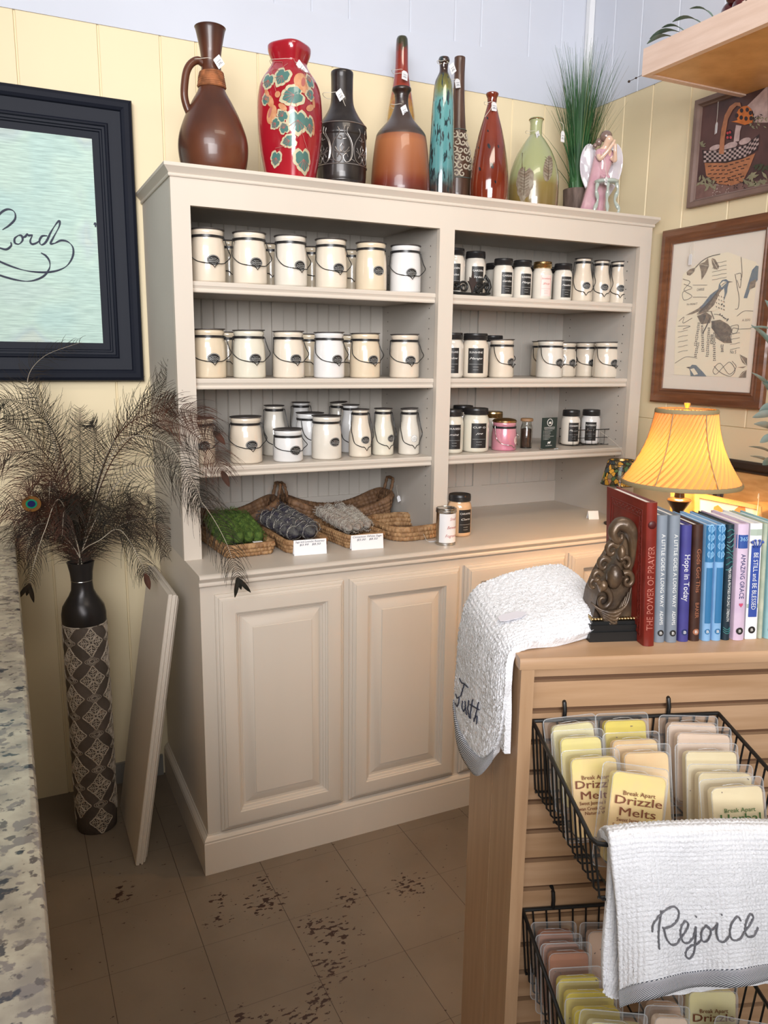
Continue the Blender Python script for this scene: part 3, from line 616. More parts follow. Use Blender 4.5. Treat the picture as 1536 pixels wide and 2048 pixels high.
# ------------------------------------------------------------------ wicker
def rrect(hx, hy, r, n=7):
    pts = []
    for (cx, cy, a0) in ((hx - r, hy - r, 0), (-hx + r, hy - r, 90), (-hx + r, -hy + r, 180), (hx - r, -hy + r, 270)):
        for k in range(n): a = R(a0 + 90 * k / (n - 1)); pts.append((cx + r * math.cos(a), cy + r * math.sin(a)))
    return pts
def resample(pts, n):
    P_ = [Vector(p).to_3d() for p in pts]; P_.append(P_[0]); L = [0]
    for a, b in zip(P_, P_[1:]): L.append(L[-1] + (b - a).length)
    out = []; j = 0
    for k in range(n):
        s = L[-1] * k / n
        while L[j + 1] < s: j += 1
        t = (s - L[j]) / max(1e-9, L[j + 1] - L[j]); out.append(P_[j].lerp(P_[j + 1], t))
    return out, L[-1]
def wicker_tray(name, label, hx, hy, h, r, loc, rz, m='wicker', rows=4, flare=.10, dip=None, strand=None, coarse=.011, group=None, handles=False):
    t = thing(name, label, 'basket', loc, rz, group)
    base_, per = resample(rrect(hx, hy, r), max(24, int(2 * per_(hx, hy) / coarse) // 2 * 2)); n = len(base_)
    sub = 3; b = MB(); rt = h / rows / 2 * 1.25
    for k in range(rows):
        f = (k + .5) / rows; pts = []
        for i in range(n * sub):
            a = base_[(i // sub) % n].lerp(base_[(i // sub + 1) % n], (i % sub) / sub)
            out = Vector((a.x / hx, a.y / hy, 0)).normalized(); w_ = math.sin(PI * (i / sub) + PI * (k % 2)) * rt * .55
            top = dip(a.x / hx) if dip else 1.0
            s_ = 1 + flare * f * top
            pts.append(Vector((a.x * s_, a.y * s_, 0)) + out * w_ + Vector((0, 0, h * f * top + rt * .2)))
        rr = [rt * (.85 + .3 * abs(math.sin(i * 1.37 + k))) for i in range(len(pts))]
        b.tube(pts, rr, 6, closed=True)
    pts = []
    for i in range(n * sub):
        a = base_[(i // sub) % n].lerp(base_[(i // sub + 1) % n], (i % sub) / sub); top = dip(a.x / hx) if dip else 1.0; s_ = 1 + flare * top
        pts.append((a.x * s_, a.y * s_, h * top))
    b.tube(pts, rt * .8, 6, closed=True)
    b.build('woven_wall', M[m], t, smooth=60)
    f = MB(); nn = int(2 * hx / .010)
    for k in range(nn):
        x = lerp(-hx * .95, hx * .95, k / (nn - 1)); yy = hy * .97 if abs(x) < hx - r else hy * .97 - r * .6
        f.tube([(x, lerp(-yy, yy, i / 12), .003 + .0012 * math.sin(PI * i + PI * k)) for i in range(13)], .0052, 5)
    f.build('floor', M['wickerd'], t, smooth=60)
    if handles:
        for sx in (-1, 1):
            x = sx * hx * (1 + flare); top = h * (dip(sx) if dip else 1)
            hp = [(x, -.028, top - .01), (x + sx * .010, -.028, top + .030), (x + sx * .014, -.022, top + .048), (x + sx * .014, .022, top + .048), (x + sx * .010, .028, top + .030), (x, .028, top - .01)]
            pts = bez(hp, 8); MB().tube(pts, [.0052 + .0011 * math.sin(i * 1.3) for i in range(len(pts))], 7).build('handle', M[m], t, smooth=60)
    return t
def per_(a, b): return 4 * (a + b)
CZ = .9003
def Cp(u, v, z=.9): q = P(u, v, 'z', z); return (q.x, q.y, CZ)
dipf = lambda u: .50 + .50 * min(1, abs(u)) ** 2
wicker_tray('wicker_tray', 'large dark wicker tray with raised looped handles at the back of the left bay counter', .168, .070, .105, .04, (.603, .486, CZ), -.03, 'wickerd', rows=6, flare=.13, dip=dipf, handles=True, coarse=.014)
wicker_tray('wicker_tray', 'dark handled wicker tray at the far left, mostly behind the green moss bundles', .140, .060, .105, .04, (.215, .498, CZ), .0, 'wickerd', rows=6, flare=.13, dip=dipf, handles=True, coarse=.014)
wicker_tray('wicker_basket', 'shallow square-cornered wicker basket holding green moss bundles', .066, .128, .036, .012, (.176, .275, CZ), .06, 'wicker', rows=3, flare=.10)
wicker_tray('wicker_basket', 'round-cornered wicker basket holding dark purple sage bundles', .060, .122, .036, .035, (.355, .246, CZ), .03, 'wicker', rows=3, flare=.10)
wicker_tray('wicker_basket', 'finely woven wicker basket holding pale sage bundles wrapped in string', .060, .124, .040, .016, (.535, .248, CZ), .12, 'wicker', rows=4, flare=.10)
wicker_tray('wicker_basket', 'empty chunky round-cornered wicker basket at the right end of left bay counter', .088, .110, .042, .055, (.742, .250, CZ), .10, 'wicker', rows=3, flare=.06, coarse=.013)
def bundle(name, label, p0, p1, r, m, group, wrap=True, fuzz=0, sm='string', seed=0, flat=1.0, wraps=5):
    rd = random.Random(seed); p0 = Vector(p0); p1 = Vector(p1); t = thing(name, label, 'herb bundle', p0, 0, group); d = p1 - p0; L = d.length; ax = d.normalized(); n1 = ax.cross(Vector((0, 0, 1))).normalized(); n2 = n1.cross(ax)
    ns, nk = 64, 32; pts = []
    for i in range(ns):
        s = i / (ns - 1); rr = r * (1 - abs(2 * s - 1) ** 5) ** .5 if 0 < s < 1 else r * .02
        rr = max(rr, r * .03); row = []
        for k in range(nk + 1):
            a = 2 * PI * (k % nk) / nk; q = rr * (1 + .05 * math.sin(3 * a + 9 * s + seed) * math.sin(17 * s + 2 * a) + .10 * rd.uniform(-1, 1))
            row.append(ax * (L * s) + n1 * q * math.cos(a) + n2 * q * math.sin(a) * flat)
        row[-1] = row[0]; pts.append(row)
    MB().grid(pts).build('bundle', M[m], t, smooth=50)
    if wrap:
        w_ = MB()
        for sg in (1, -1):
            w_.tube([ax * (L * (.05 + .9 * i / 160 + .012 * math.sin(i * .31 + seed))) + (n1 * math.cos(sg * 2 * PI * wraps * i / 160) + n2 * math.sin(sg * 2 * PI * wraps * i / 160) * flat) * (r * (1.03 + .05 * math.sin(i * .9 + seed))) for i in range(161)], .00055, 4)
        w_.build('string', M[sm], t, smooth=60)
    if fuzz:
        f = MB()
        for i in range(fuzz):
            s = rd.uniform(.02, .98); a = rd.uniform(0, PI * 2); o = ax * L * s + (n1 * math.cos(a) + n2 * math.sin(a) * flat) * r * .96
            dv = (n1 * math.cos(a + rd.uniform(-1, 1)) + n2 * math.sin(a) + ax * rd.uniform(-1.5, 1.5)).normalized() * rd.uniform(.004, .010)
            sd = ax.cross(dv).normalized() * .0006; f.add([o - sd, o + sd, o + dv * .6 + sd + n2 * .001, o + dv], [(0, 1, 2, 3)])
        f.build('fibres', M['moss'] if m == 'moss' else M[m], t, smooth=0)
    return t
for i, (x, y0, z0, x1, y1, z1) in enumerate(((.128, .165, .945, .118, .355, .985), (.160, .165, .947, .150, .36, .990), (.193, .170, .947, .186, .36, .988), (.222, .178, .942, .218, .355, .975))):
    bundle('moss_bundle', ('furry green moss bundle in the basket, ' + ('leftmost of four', 'second from left', 'third from left', 'rightmost of four')[i]), (x, y0, z0), (x1, y1, z1), .0235, 'moss', None, wrap=False, fuzz=1500, seed=i, flat=1.1)
for i, (a, c) in enumerate((((.395, .165, .945), (.300, .330, .985)), ((.350, .190, .940), (.285, .365, .975)), ((.410, .190, .950), (.345, .370, .992)))):
    bundle('sage_bundle', 'dark purple sage bundle wound with white string, ' + ('middle one, lying on top', 'left one of the three', 'rear right one of the three')[i], a, c, .0225, 'sagep', None, fuzz=1400, seed=10 + i)
for i, (a, c) in enumerate((((.520, .165, .948), (.470, .345, .985)), ((.548, .165, .948), (.502, .355, .990)), ((.566, .185, .950), (.552, .365, .990)), ((.590, .185, .948), (.580, .330, .980)))):
    bundle('sage_bundle', 'pale grey sage bundle bound in string, ' + ('leftmost of four', 'second from the left of four', 'third from the left of four', 'rightmost of four')[i], a, c, .0170, 'sagew', None, fuzz=900, seed=20 + i, wraps=9)
for (x0, x1, y, lines, lb) in ((.303, .404, .090, ('Sage and Lavender Rosemary', '$3.99   $8.50'), 'white folded card with handwriting in front of the purple sage basket'), (.487, .592, .086, ('Cinnamon White Sage', '$5.00   $8.50'), 'white folded card with handwriting in front of the pale sage basket')):
    c = thing('price_card', lb, 'price card', ((x0 + x1) / 2, y, CZ), -.08); w_ = (x1 - x0) / 2
    MB().add([(-w_, 0, 0), (w_, 0, 0), (w_, .006, .046), (-w_, .006, .046), (w_, .016, .001), (-w_, .016, .001)], [(0, 1, 2, 3), (3, 2, 4, 5)]).build('card', M['paper'], c, smooth=0)
    k = MB(); f_ = lambda a, b_: (a, .006 * b_ / .046 - .0006, b_)
    text(k, lines[0], lambda x, z: f_(x, .040 + z), .0085, w_ * 1.8, .3); text(k, lines[1], lambda x, z: f_(x, .031 + z), .0085, w_ * 1.3, .3); k.build('handwriting', M['ink'], c, smooth=0)
tag_card('hang_tag', 'tiny tag hanging by string from the right handle of the large wicker tray', (.800, .40, 1.000), (.014, .022), .3, .2, [(0, 0, 0), (.01, .02, .02), (.025, .04, .035)], group=None, writing=False)
q = MB().tube(bez([(0, 0, .03), (.004, -.012, .015), (.006, -.022, .003), (.010, -.03, .001)], 5), .0006, 5)
t = thing('hang_tag', 'white tag lying on the counter tied to the empty wicker basket', 'price tag', (.755, .135, CZ)); q.build('string', M['string'], t); MB().box(.008, .050, -.040, -.026, .0002, .001).build('card', M['paper'], t, smooth=0)
t = thing('hang_tag', 'small white tag tucked in front of the green moss basket', 'price tag', (.20, .140, CZ + .03)); MB().tube(bez([(-.02, 0, .006), (0, -.003, .0), (.015, 0, .008), (.03, .0, .0)], 5), .0009, 5).build('string', M['string'], t); MB().box(-.006, .022, .004, .016, .010, .011).build('card', M['paper'], t, smooth=0)

# ------------------------------------------------------------------ vases on top of the hutch
ZT = 1.9788
def vase(name, label, u, y, prof, m, rimdark=None, sq=0.0, rot=0.0, n=56, squash=1.0):
    um = u; base = P(u, prof[-1][0], 'y', y); x0 = base.x; tt = depth((x0, y, 2.2))
    pr = []
    for (v, hw) in prof:
        q = P(u, v, 'y', y); pr.append((hw * depth(q) / F_PX, q.z - ZT))
    pr.sort(key=lambda a: a[1]); zb = pr[0][1]; zt = pr[-1][1]
    pr = [(r, (z - zb) * zt / (zt - zb)) for r, z in pr]
    x_mid = P(u, (prof[0][0] + prof[-1][0]) / 2, 'y', y).x
    t = thing(name, label, 'vase', (x_mid, y, ZT))
    # smooth the outline
    sm = bez([(r, 0, z) for r, z in pr], 4); out = [(max(p.x, .003), p.z) for p in sm]
    r_t = out[-1][0]; z_t = out[-1][1]
    full = out + [(r_t * .93, z_t + .002), (r_t * .80, z_t - .002), (r_t * .74, z_t - .025), (.0, z_t - .03)]
    MB().lathe(full, n, sq=sq, rot=rot).build('body', M[m] if isinstance(m, str) else m, t, smooth=60)
    tab = sorted([(z, r) for r, z in out])
    a0 = math.atan2(CAM.x - x_mid, -(CAM.y - y))   # direction of the viewer round the vase
    return t, (lambda z: interp(tab, z)), a0
def surf(rf, a0, off=.0006, sq=0, rot=0):
    def fn(dx, z):
        r = rf(z); a = max(-1.5, min(1.5, dx / r)) + a0; ff = 1.0
        if sq:
            e = 2 + sq * 6; ca = math.atan2(-math.cos(a), math.sin(a)) - rot; ff = (abs(math.cos(ca)) ** e + abs(math.sin(ca)) ** e) ** (-1 / e); ff = 1 + (ff - 1) * .9
        r = r * ff + off; return (r * math.sin(a), -r * math.cos(a), z)
    return fn
def zgrad(name, stops, rough=.25, coat=.6, h=.3, noise=.0, nscale=14, metal=0.0):
    m = bpy.data.materials.new(name); m.use_nodes = True; nt = m.node_tree; b = nt.nodes['Principled BSDF']; L = nt.links.new
    tc = nt.nodes.new('ShaderNodeTexCoord'); sp = nt.nodes.new('ShaderNodeSeparateXYZ'); L(tc.outputs['Object'], sp.inputs[0])
    nz = nt.nodes.new('ShaderNodeTexNoise'); nz.inputs['Scale'].default_value = nscale; L(tc.outputs['Object'], nz.inputs['Vector'])
    a = nt.nodes.new('ShaderNodeMath'); a.operation = 'MULTIPLY_ADD'; L(nz.outputs['Fac'], a.inputs[0]); a.inputs[1].default_value = noise; 
    s = nt.nodes.new('ShaderNodeMath'); s.operation = 'DIVIDE'; L(sp.outputs[2], s.inputs[0]); s.inputs[1].default_value = h; L(s.outputs[0], a.inputs[2])
    sb = nt.nodes.new('ShaderNodeMath'); sb.operation = 'SUBTRACT'; L(a.outputs[0], sb.inputs[0]); sb.inputs[1].default_value = noise / 2
    r = nt.nodes.new('ShaderNodeValToRGB'); L(sb.outputs[0], r.inputs[0]); e = r.color_ramp.elements
    while len(e) < len(stops): e.new(.5)
    for i, (p_, c) in enumerate(stops): e[i].position = p_; e[i].color = tuple(c) + (1,)
    L(r.outputs[0], b.inputs['Base Color']); b.inputs['Roughness'].default_value = rough; b.inputs['Coat Weight'].default_value = coat; b.inputs['Metallic'].default_value = metal
    return m
M['jug'] = mat('brown_leather_glaze', (.12, .035, .014), .38, col2=(.045, .014, .008), vscale=5, bump=.3, bscale=18, coat=.25, stretch=(1, 1, .7))
t, rf, a0 = vase('pitcher', 'tall brown pitcher with side handle and tan cord wrap, left end of hutch top', 424, .300, [(57, 31), (62, 29), (75, 26), (95, 22), (115, 19.5), (132, 19.5), (147, 22), (172, 27), (195, 40), (225, 55), (255, 66), (278, 69), (300, 67), (320, 62), (334, 54)], 'jug')
tilt = lambda z: z
zz = lambda v: P(424, v, 'y', .30).z - ZT
b = MB()
for k in range(9):
    z = zz(174 - k * 3.2); r = rf(z) + .0015; b.tube([(r * math.cos(a), r * math.sin(a), z + .0015 * math.sin(a + k)) for a in [2 * PI * i / 40 for i in range(40)]], .0042, 6, closed=True)
b.build('cord_wrap', mat('tan_cord', (.36, .13, .05), .6, var=.5, vscale=60), t)
hx = P(424, 180, 'y', .30).x
hpts = [(v_x, v_z) for v_x, v_z in ((408, 128), (396, 121), (383, 127), (374, 142), (370, 165), (369, 190), (373, 210), (380, 228))]
dirx = Vector((math.cos(.20), math.sin(.20) * -1 * 0, 0))
pts = [((P(a, c, 'y', .30).x - hx), 0, P(a, c, 'y', .30).z - ZT) for a, c in hpts]
pp = bez(pts, 5); MB().tube(pp, [.0105 for i in range(len(pp))], 10).build('handle', M['jug'], t)
M['redv'] = mat('crimson_glaze', (.38, .010, .022), .22, coat=.8, col2=(.27, .006, .014), vscale=3)
t, rf, a0 = vase('vase', 'red square-shouldered vase painted with pomegranates, birds and leaves', 580, .300, [(93, 36), (97, 38), (108, 37), (122, 32), (128, 31), (140, 37), (155, 47), (175, 54), (210, 57), (250, 56), (290, 52), (325, 46), (350, 42)], 'redv', sq=.25, rot=.65)
sf = surf(rf, a0, .0010, .25, .65); sf2 = surf(rf, a0, .0016, .25, .65); sf3 = surf(rf, a0, .0021, .25, .65)
K = depth((.37, .3, 2.2)) / F_PX
zt_ = lambda v: P(580, v, 'y', .30).z - ZT
def disc(b, f_, cx, cz, outline, mi=0, rings=4):
    n = len(outline); rows = [[f_(cx + x * q, cz + z * q) for q in [k / rings for k in range(rings + 1)]] for x, z in outline]
    for r_ in rows: r_[0] = f_(cx, cz)
    b.grid(rows, mi, closeu=True)
def leaf_outline(s, rot, asp=.85, lob=7):
    o = []
    for k in range(30):
        a = 2 * PI * k / 30 - PI; r_ = s * (.90 + .12 * abs(math.cos(a * 4.5))) * (1 + .20 * math.exp(-(a / .35) ** 2)) * (1 - .42 * math.exp(-((abs(a) - PI) / .38) ** 2)); x = r_ * math.sin(a) * asp; z = r_ * math.cos(a)
        o.append((x * math.cos(rot) - z * math.sin(rot), x * math.sin(rot) + z * math.cos(rot)))
    return o
lv = MB(); li = MB(); vn = MB()
for (px, py, s, rot) in ((400, 660, 100, 2.6), (215, 690, 85, 2.8), (525, 905, 118, 1.9), (560, 1190, 118, 3.14), (475, 1430, 75, 1.8), (305, 1605, 78, 2.9), (625, 1620, 118, 3.3), (745, 690, 80, .4), (400, 1150, 70, .6), (710, 1200, 95, 3.4), (310, 1215, 62, 2.2), (415, 1290, 60, .3), (745, 850, 70, 1.8), (180, 930, 60, .2)):
    cx = (500 + px * .166 - 580) * K; cz = zt_(60 + py * .166); s_ = s * .205 * K
    disc(lv, sf, cx, cz, leaf_outline(s_, rot)); disc(li, sf2, cx, cz, leaf_outline(s_ * .74, rot))
    for q in (-.9, -.45, 0, .45, .9):
        vn.tube([sf3(cx + s_ * .8 * k / 4 * math.sin(q - rot) , cz + s_ * .8 * k / 4 * math.cos(q - rot)) for k in range(5)], .0006, 4)
lv.build('painted_leaf_edges', mat('cream_leaf', (.52, .46, .30), .35, coat=.6), t, smooth=60); li.build('painted_leaves', mat('teal_leaf', (.07, .17, .15), .3, coat=.6), t, smooth=60)
pm = MB()
def blob(s, asp, rot=0): return [((s * asp * math.cos(a)) * math.cos(rot) - s * math.sin(a) * math.sin(rot), (s * asp * math.cos(a)) * math.sin(rot) + s * math.sin(a) * math.cos(rot)) for a in [2 * PI * k / 28 for k in range(28)]]
for (px, py, s, asp, rot) in ((625, 740, 118, .85, .3), (255, 1110, 105, .62, -.35), (790, 1220, 90, .35, .1), (235, 950, 75, .6, .5), (340, 885, 36, 1, 0), (400, 1040, 60, .5, .9), (730, 1010, 75, .45, -1.1), (800, 930, 55, .5, .2), (195, 850, 50, .5, .5)):
    disc(pm, sf2 if s < 80 else sf, (500 + px * .166 - 580) * K, zt_(60 + py * .166), blob(s * .166 * K, asp, rot))
pm.build('painted_fruit_and_birds', mat('peach_paint', (.60, .30, .16), .35, coat=.6, col2=(.48, .20, .09), vscale=60), t, smooth=60)
for (px, py, s, asp, rot) in ((628, 725, 55, .45, -.2), (235, 1080, 60, .3, -.35)): disc(vn, sf3, (500 + px * .166 - 580) * K, zt_(60 + py * .166), blob(s * .166 * K, asp, rot))
for pl in ([(200, 530), (290, 430), (400, 460), (405, 540), (465, 490)], [(270, 620), (260, 560), (310, 540), (360, 590)], [(520, 420), (570, 560), (650, 580), (780, 550), (800, 590)], [(650, 600), (660, 640)], [(540, 1000), (560, 1100)], [(600, 1310), (640, 1420), (680, 1500)], [(290, 740), (320, 850)], [(550, 1400), (600, 1330)], [(300, 1500), (420, 1490)]):
    vn.tube([sf3((500 + a * .166 - 580) * K, zt_(60 + c * .166)) for a, c in pl], .0009, 4)
vn.build('painted_stems', mat('rose_line', (.42, .13, .11), .4), t, smooth=60)
M['pewterv'] = mat('black_pewter', (.035, .028, .025), .34, metal=.35, coat=.3, col2=(.015, .012, .012), vscale=25)
t, rf, a0 = vase('vase', 'squat black metal-look vase embossed with silver lotus scrolls, beside the red vase', 684, .340, [(145, 22), (149, 22.5), (160, 22), (190, 22), (206, 25), (222, 34), (236, 45), (241, 48), (246, 49), (258, 50), (262, 48.5), (300, 49), (330, 48), (338, 46.5), (342, 48), (358, 45)], 'pewterv')
sf = surf(rf, a0, .0012); K = depth((.55, .34, 2.1)) / F_PX; zt_ = lambda v: P(684, v, 'y', .34).z - ZT
b = MB()
for du in (-44, 0, 44):
    X_ = lambda px, py: sf(((px - 1110) * .166 + du) * K, zt_(60 + py * .166))
    for pl in ([(880, 1230), (870, 1300), (930, 1380), (960, 1480), (950, 1600), (930, 1640)], [(1060, 1250), (1080, 1310), (1020, 1400), (990, 1500), (1010, 1620), (1080, 1660), (1110, 1600), (1075, 1565), (1055, 1600)], [(1180, 1250), (1170, 1310), (1220, 1400), (1240, 1500), (1220, 1620), (1160, 1660), (1125, 1600), (1160, 1560), (1180, 1600)], [(1060, 1380), (1100, 1390), (1110, 1360), (1080, 1350)], [(1160, 1380), (1120, 1390)], [(1110, 1440), (1085, 1490), (1105, 1540), (1135, 1490), (1110, 1440)], [(1030, 1480), (1060, 1530), (1105, 1550), (1160, 1530), (1195, 1480)], [(1020, 1520), (1080, 1560)], [(1200, 1520), (1140, 1560)], [(940, 1610), (1000, 1640)]):
        b.tube([X_(p.x, p.z) for p in bez([(a, 0, c) for a, c in pl], 4)], .0013, 5)
for v in (256, 338):
    z = zt_(v); r = rf(z) + .001; b.tube([(r * math.cos(a), r * math.sin(a), z) for a in [2 * PI * i / 48 for i in range(48)]], .0016, 6, closed=True)
b.build('embossed_scrolls', mat('worn_silver', (.36, .33, .31), .3, metal=.8), t)
H = P(803, 77, 'y', .47).z - ZT
t, rf, a0 = vase('bottle_vase', 'tall slender amber and red drip-glazed bottle vase at the back, behind the copper one', 802, .488, [(75, 10), (79, 11.5), (95, 12.5), (130, 13.5), (155, 17), (185, 23), (215, 28), (250, 30), (300, 31), (360, 30), (380, 28)], zgrad('amber_drip', [(0, (.05, .015, .005)), (.45, (.09, .035, .01)), (.58, (.45, .23, .02)), (.70, (.28, .03, .01)), (.92, (.20, .02, .012)), (.99, (.03, .03, .01))], .15, 1.0, H, .22, 40))
H = P(803, 178, 'y', .32).z - ZT
t, rf, a0 = vase('vase', 'broad copper-orange satin vase with dark neck and glossy maroon foot', 802, .320, [(177, 19), (181, 19), (188, 14.5), (200, 13.5), (214, 16), (232, 25), (248, 40), (256, 47), (264, 50.5), (290, 54.5), (320, 57.5), (345, 59), (360, 59), (372, 55)], zgrad('copper_satin', [(0, (.06, .008, .005)), (.13, (.14, .022, .010)), (.22, (.23, .065, .022)), (.50, (.33, .115, .042)), (.555, (.26, .085, .035)), (.565, (.055, .035, .028)), (.82, (.05, .03, .025)), (.9, (.02, .008, .006))], .38, .35, H, .0))
H = P(886, 118, 'y', .29).z - ZT
t, rf, a0 = vase('bottle_vase', 'tall narrow bottle vase with running turquoise glaze and dark brown neck', 885, .290, [(116, 10.5), (121, 11.5), (127, 9), (140, 8.5), (150, 13), (160, 17), (180, 19.5), (215, 22), (260, 23.5), (310, 25.5), (350, 27), (378, 27)], 'slit')
m = zgrad('turquoise_run', [(0, (.035, .012, .008)), (.10, (.05, .035, .03)), (.24, (.085, .24, .25)), (.70, (.10, .29, .29)), (.79, (.17, .17, .04)), (.87, (.10, .09, .02)), (.90, (.03, .012, .008))], .12, 1.0, H, .12, 30)
nt = m.node_tree; bs = nt.nodes['Principled BSDF']; old = bs.inputs['Base Color'].links[0].from_socket; mp = nt.nodes.new('ShaderNodeMapping'); tc = nt.nodes.new('ShaderNodeTexCoord'); nt.links.new(tc.outputs['Object'], mp.inputs[0]); mp.inputs['Scale'].default_value = (1, 1, .25)
nz = nt.nodes.new('ShaderNodeTexNoise'); nz.inputs['Scale'].default_value = 110; nt.links.new(mp.outputs[0], nz.inputs['Vector']); cr = nt.nodes.new('ShaderNodeValToRGB'); cr.color_ramp.elements[0].position = .56; cr.color_ramp.elements[1].position = .62; nt.links.new(nz.outputs['Fac'], cr.inputs[0])
mx = nt.nodes.new('ShaderNodeMix'); mx.data_type = 'RGBA'; nt.links.new(cr.outputs[0], mx.inputs[0]); nt.links.new(old, mx.inputs[6]); mx.inputs[7].default_value = (.02, .035, .04, 1); nt.links.new(mx.outputs[2], bs.inputs['Base Color'])
t.children[0].data.materials[0] = m
H = P(915, 115, 'y', .47).z - ZT
t, rf, a0 = vase('bottle_vase', 'wooden-necked bottle vase with carved cream scroll belly, behind the turquoise one', 916, .470, [(115, 10.5), (118, 11), (150, 10.5), (190, 12), (230, 15), (255, 18), (264, 19), (275, 24), (300, 29), (330, 31), (358, 31), (364, 29.5), (372, 29), (390, 27)], mat('brown_wood_glaze', (.10, .05, .03), .4, col2=(.05, .02, .012), vscale=20, stretch=(3, 3, .5), coat=.3))
sf = surf(rf, a0, .0010); K = depth((1.05, .47, 2.1)) / F_PX; zt_ = lambda v: P(916, v, 'y', .47).z - ZT
b = MB(); rd = random.Random(5)
for k in range(34):
    cx = (-30 + (k % 6) * 12 + 5 * ((k // 6) % 2)) * K; cz = zt_(274 + (k // 6) * 16); sgn = 1 if k % 2 else -1
    b.tube([sf(cx + sgn * 7 * K * (1 - .8 * i / 12) * math.cos(i * .55 + k), cz + 7 * K * (1 - .8 * i / 12) * math.sin(i * .55 + k)) for i in range(13)], [.0032 - .00012 * i for i in range(13)], 5)
b.build('carved_scrolls', mat('cream_scroll', (.50, .43, .33), .5), t)
b = MB()
for v in (262, 361):
    z = zt_(v); r = rf(z) + .001; b.tube([(r * math.cos(a), r * math.sin(a), z) for a in [2 * PI * i / 40 for i in range(40)]], .0016, 6, closed=True)
b.build('rope_band', mat('teal_cord', (.10, .12, .10), .6), t)
t, rf, a0 = vase('bottle_vase', 'glossy rust-red teardrop bottle vase with dark flecks and flared lip', 981, .330, [(187, 12.5), (190, 12), (198, 8.5), (206, 9), (225, 14), (255, 23), (290, 31), (325, 36.5), (355, 38.5), (378, 37), (396, 33)], mat('rust_glaze', (.20, .028, .010), .10, coat=1.0, col2=(.13, .018, .008), vscale=8))
sf = surf(rf, a0, .0008); K = depth((1.1, .33, 2.1)) / F_PX; zt_ = lambda v: P(981, v, 'y', .33).z - ZT
b = MB()
for (du, v, s) in ((-3, 300, 5), (4, 340, 6), (-8, 240, 3), (-20, 345, 4), (16, 300, 3), (-26, 300, 3), (12, 372, 3), (-6, 268, 2.5)): disc(b, sf, du * K, zt_(v), blob(s * K, .5, .4))
b.build('glaze_flecks', mat('blue_black_fleck', (.01, .015, .02), .2, coat=1), t)
H = P(1070, 238, 'y', .36).z - ZT
t, rf, a0 = vase('bottle_vase', 'pale green glass-look bottle vase with brown pressed leaves and gold rim', 1069, .360, [(237, 13.5), (240, 13.5), (246, 12), (264, 12), (268, 13), (278, 21), (296, 33), (318, 43), (340, 48.5), (365, 50), (395, 49), (411, 46)], zgrad('sage_glass', [(0, (.16, .10, .03)), (.30, (.22, .16, .05)), (.40, (.30, .32, .15)), (1, (.36, .38, .20))], .25, .7, H, .04, 6))
sf = surf(rf, a0, .0010); sf2 = surf(rf, a0, .0016); K = depth((1.25, .36, 2.1)) / F_PX; zt_ = lambda v: P(1069, v, 'y', .36).z - ZT
b = MB(); b2 = MB()
disc(b, sf, (1051 - 1069) * K, zt_(372), [(x * .62, z) for x, z in leaf_outline(33 * K, 3.0, .9, 3)]); disc(b, sf, (1098 - 1069) * K, zt_(346), blob(26 * K, .42, -.15))
for (cx, cy, L_) in ((1051, 372, 28), (1098, 346, 24)):
    b2.tube([sf2((cx - 1069) * K, zt_(cy + q)) for q in (-L_, -L_ / 2, 0, L_ / 2, L_)], .0008, 4)
    for k in range(-3, 4):
        for s_ in (-1, 1): b2.tube([sf2((cx - 1069) * K, zt_(cy + k * 6)), sf2((cx - 1069 + s_ * 9) * K, zt_(cy + k * 6 - 5))], .0005, 4)
b2.tube([sf2((1045 - 1069) * K, zt_(345)), sf2((1043 - 1069) * K, zt_(312))], .0010, 4)
b.build('pressed_leaves', mat('leaf_print', (.17, .12, .08), .5, col2=(.28, .24, .18), vscale=70), t); b2.build('leaf_veins', mat('leaf_vein', (.08, .05, .03), .5), t)
z = zt_(239); b = MB().tube([(rf(z) * 1.04 * math.cos(a), rf(z) * 1.04 * math.sin(a), z) for a in [2 * PI * i / 32 for i in range(32)]], .0018, 6, closed=True); b.build('rim', M['gold'], t)
# hang tags on the vases
def vtag(u, v, y, label, tilt=.75, neck=None, size=(.027, .027), yaw=.35, tail=None):
    q = P(u, v, 'y', y); lp = []
    if neck:
        (du, dv, rr) = neck; k = 1.5 / 1000; cx, cz = du * k, -dv * k
        lp = [(cx + rr * math.cos(a), rr * .9 + rr * math.sin(a) * .9, cz + .002 * math.sin(3 * a)) for a in [(-.35 + 1.85 * i / 16) * PI for i in range(17)]]
        lp = [(0, 0, -.004)] + lp
        if tail: lp += [(tail[0] * k * f, -.004, cz + (-tail[1] * k - cz) * f) for f in (.4, .8, 1)]
    return tag_card('price_tag', label, (q.x, q.y, q.z), size, tilt, yaw, lp, 'square' if tilt > .5 else 'tag', group=None)
vtag(432, 114, .262, 'white price tag tied round the neck of the brown pitcher', .75, (-10, 6, .031))
vtag(595, 124, .235, 'white price tag tied to the neck of the red painted vase', .95, (-14, 0, .040), (.020, .040))
vtag(676, 181, .295, 'white price tag on the squat black vase', .72, (8, 3, .035), tail=(32, 42))
vtag(810, 142, .435, 'white price tag on the tall amber and red bottle vase', -.05, (-8, 0, .022))
vtag(806, 212, .285, 'white price tag on the neck of the copper-orange vase', .55, (-3, -2, .023))
vtag(902, 128, .262, 'white price tag on the turquoise-glazed bottle vase', .65, (-16, -2, .017))
vtag(914, 158, .440, 'white price tag half hidden behind the turquoise vase, on the wooden-necked bottle', .3, (4, 0, .018))
vtag(988, 204, .305, 'white price tag on the rust-red bottle vase', .1, (-6, 2, .016), tail=(-34, 38))
vtag(1074, 263, .330, 'white price tag on the pale green bottle vase', .55, (-4, 0, .021), (.020, .024))
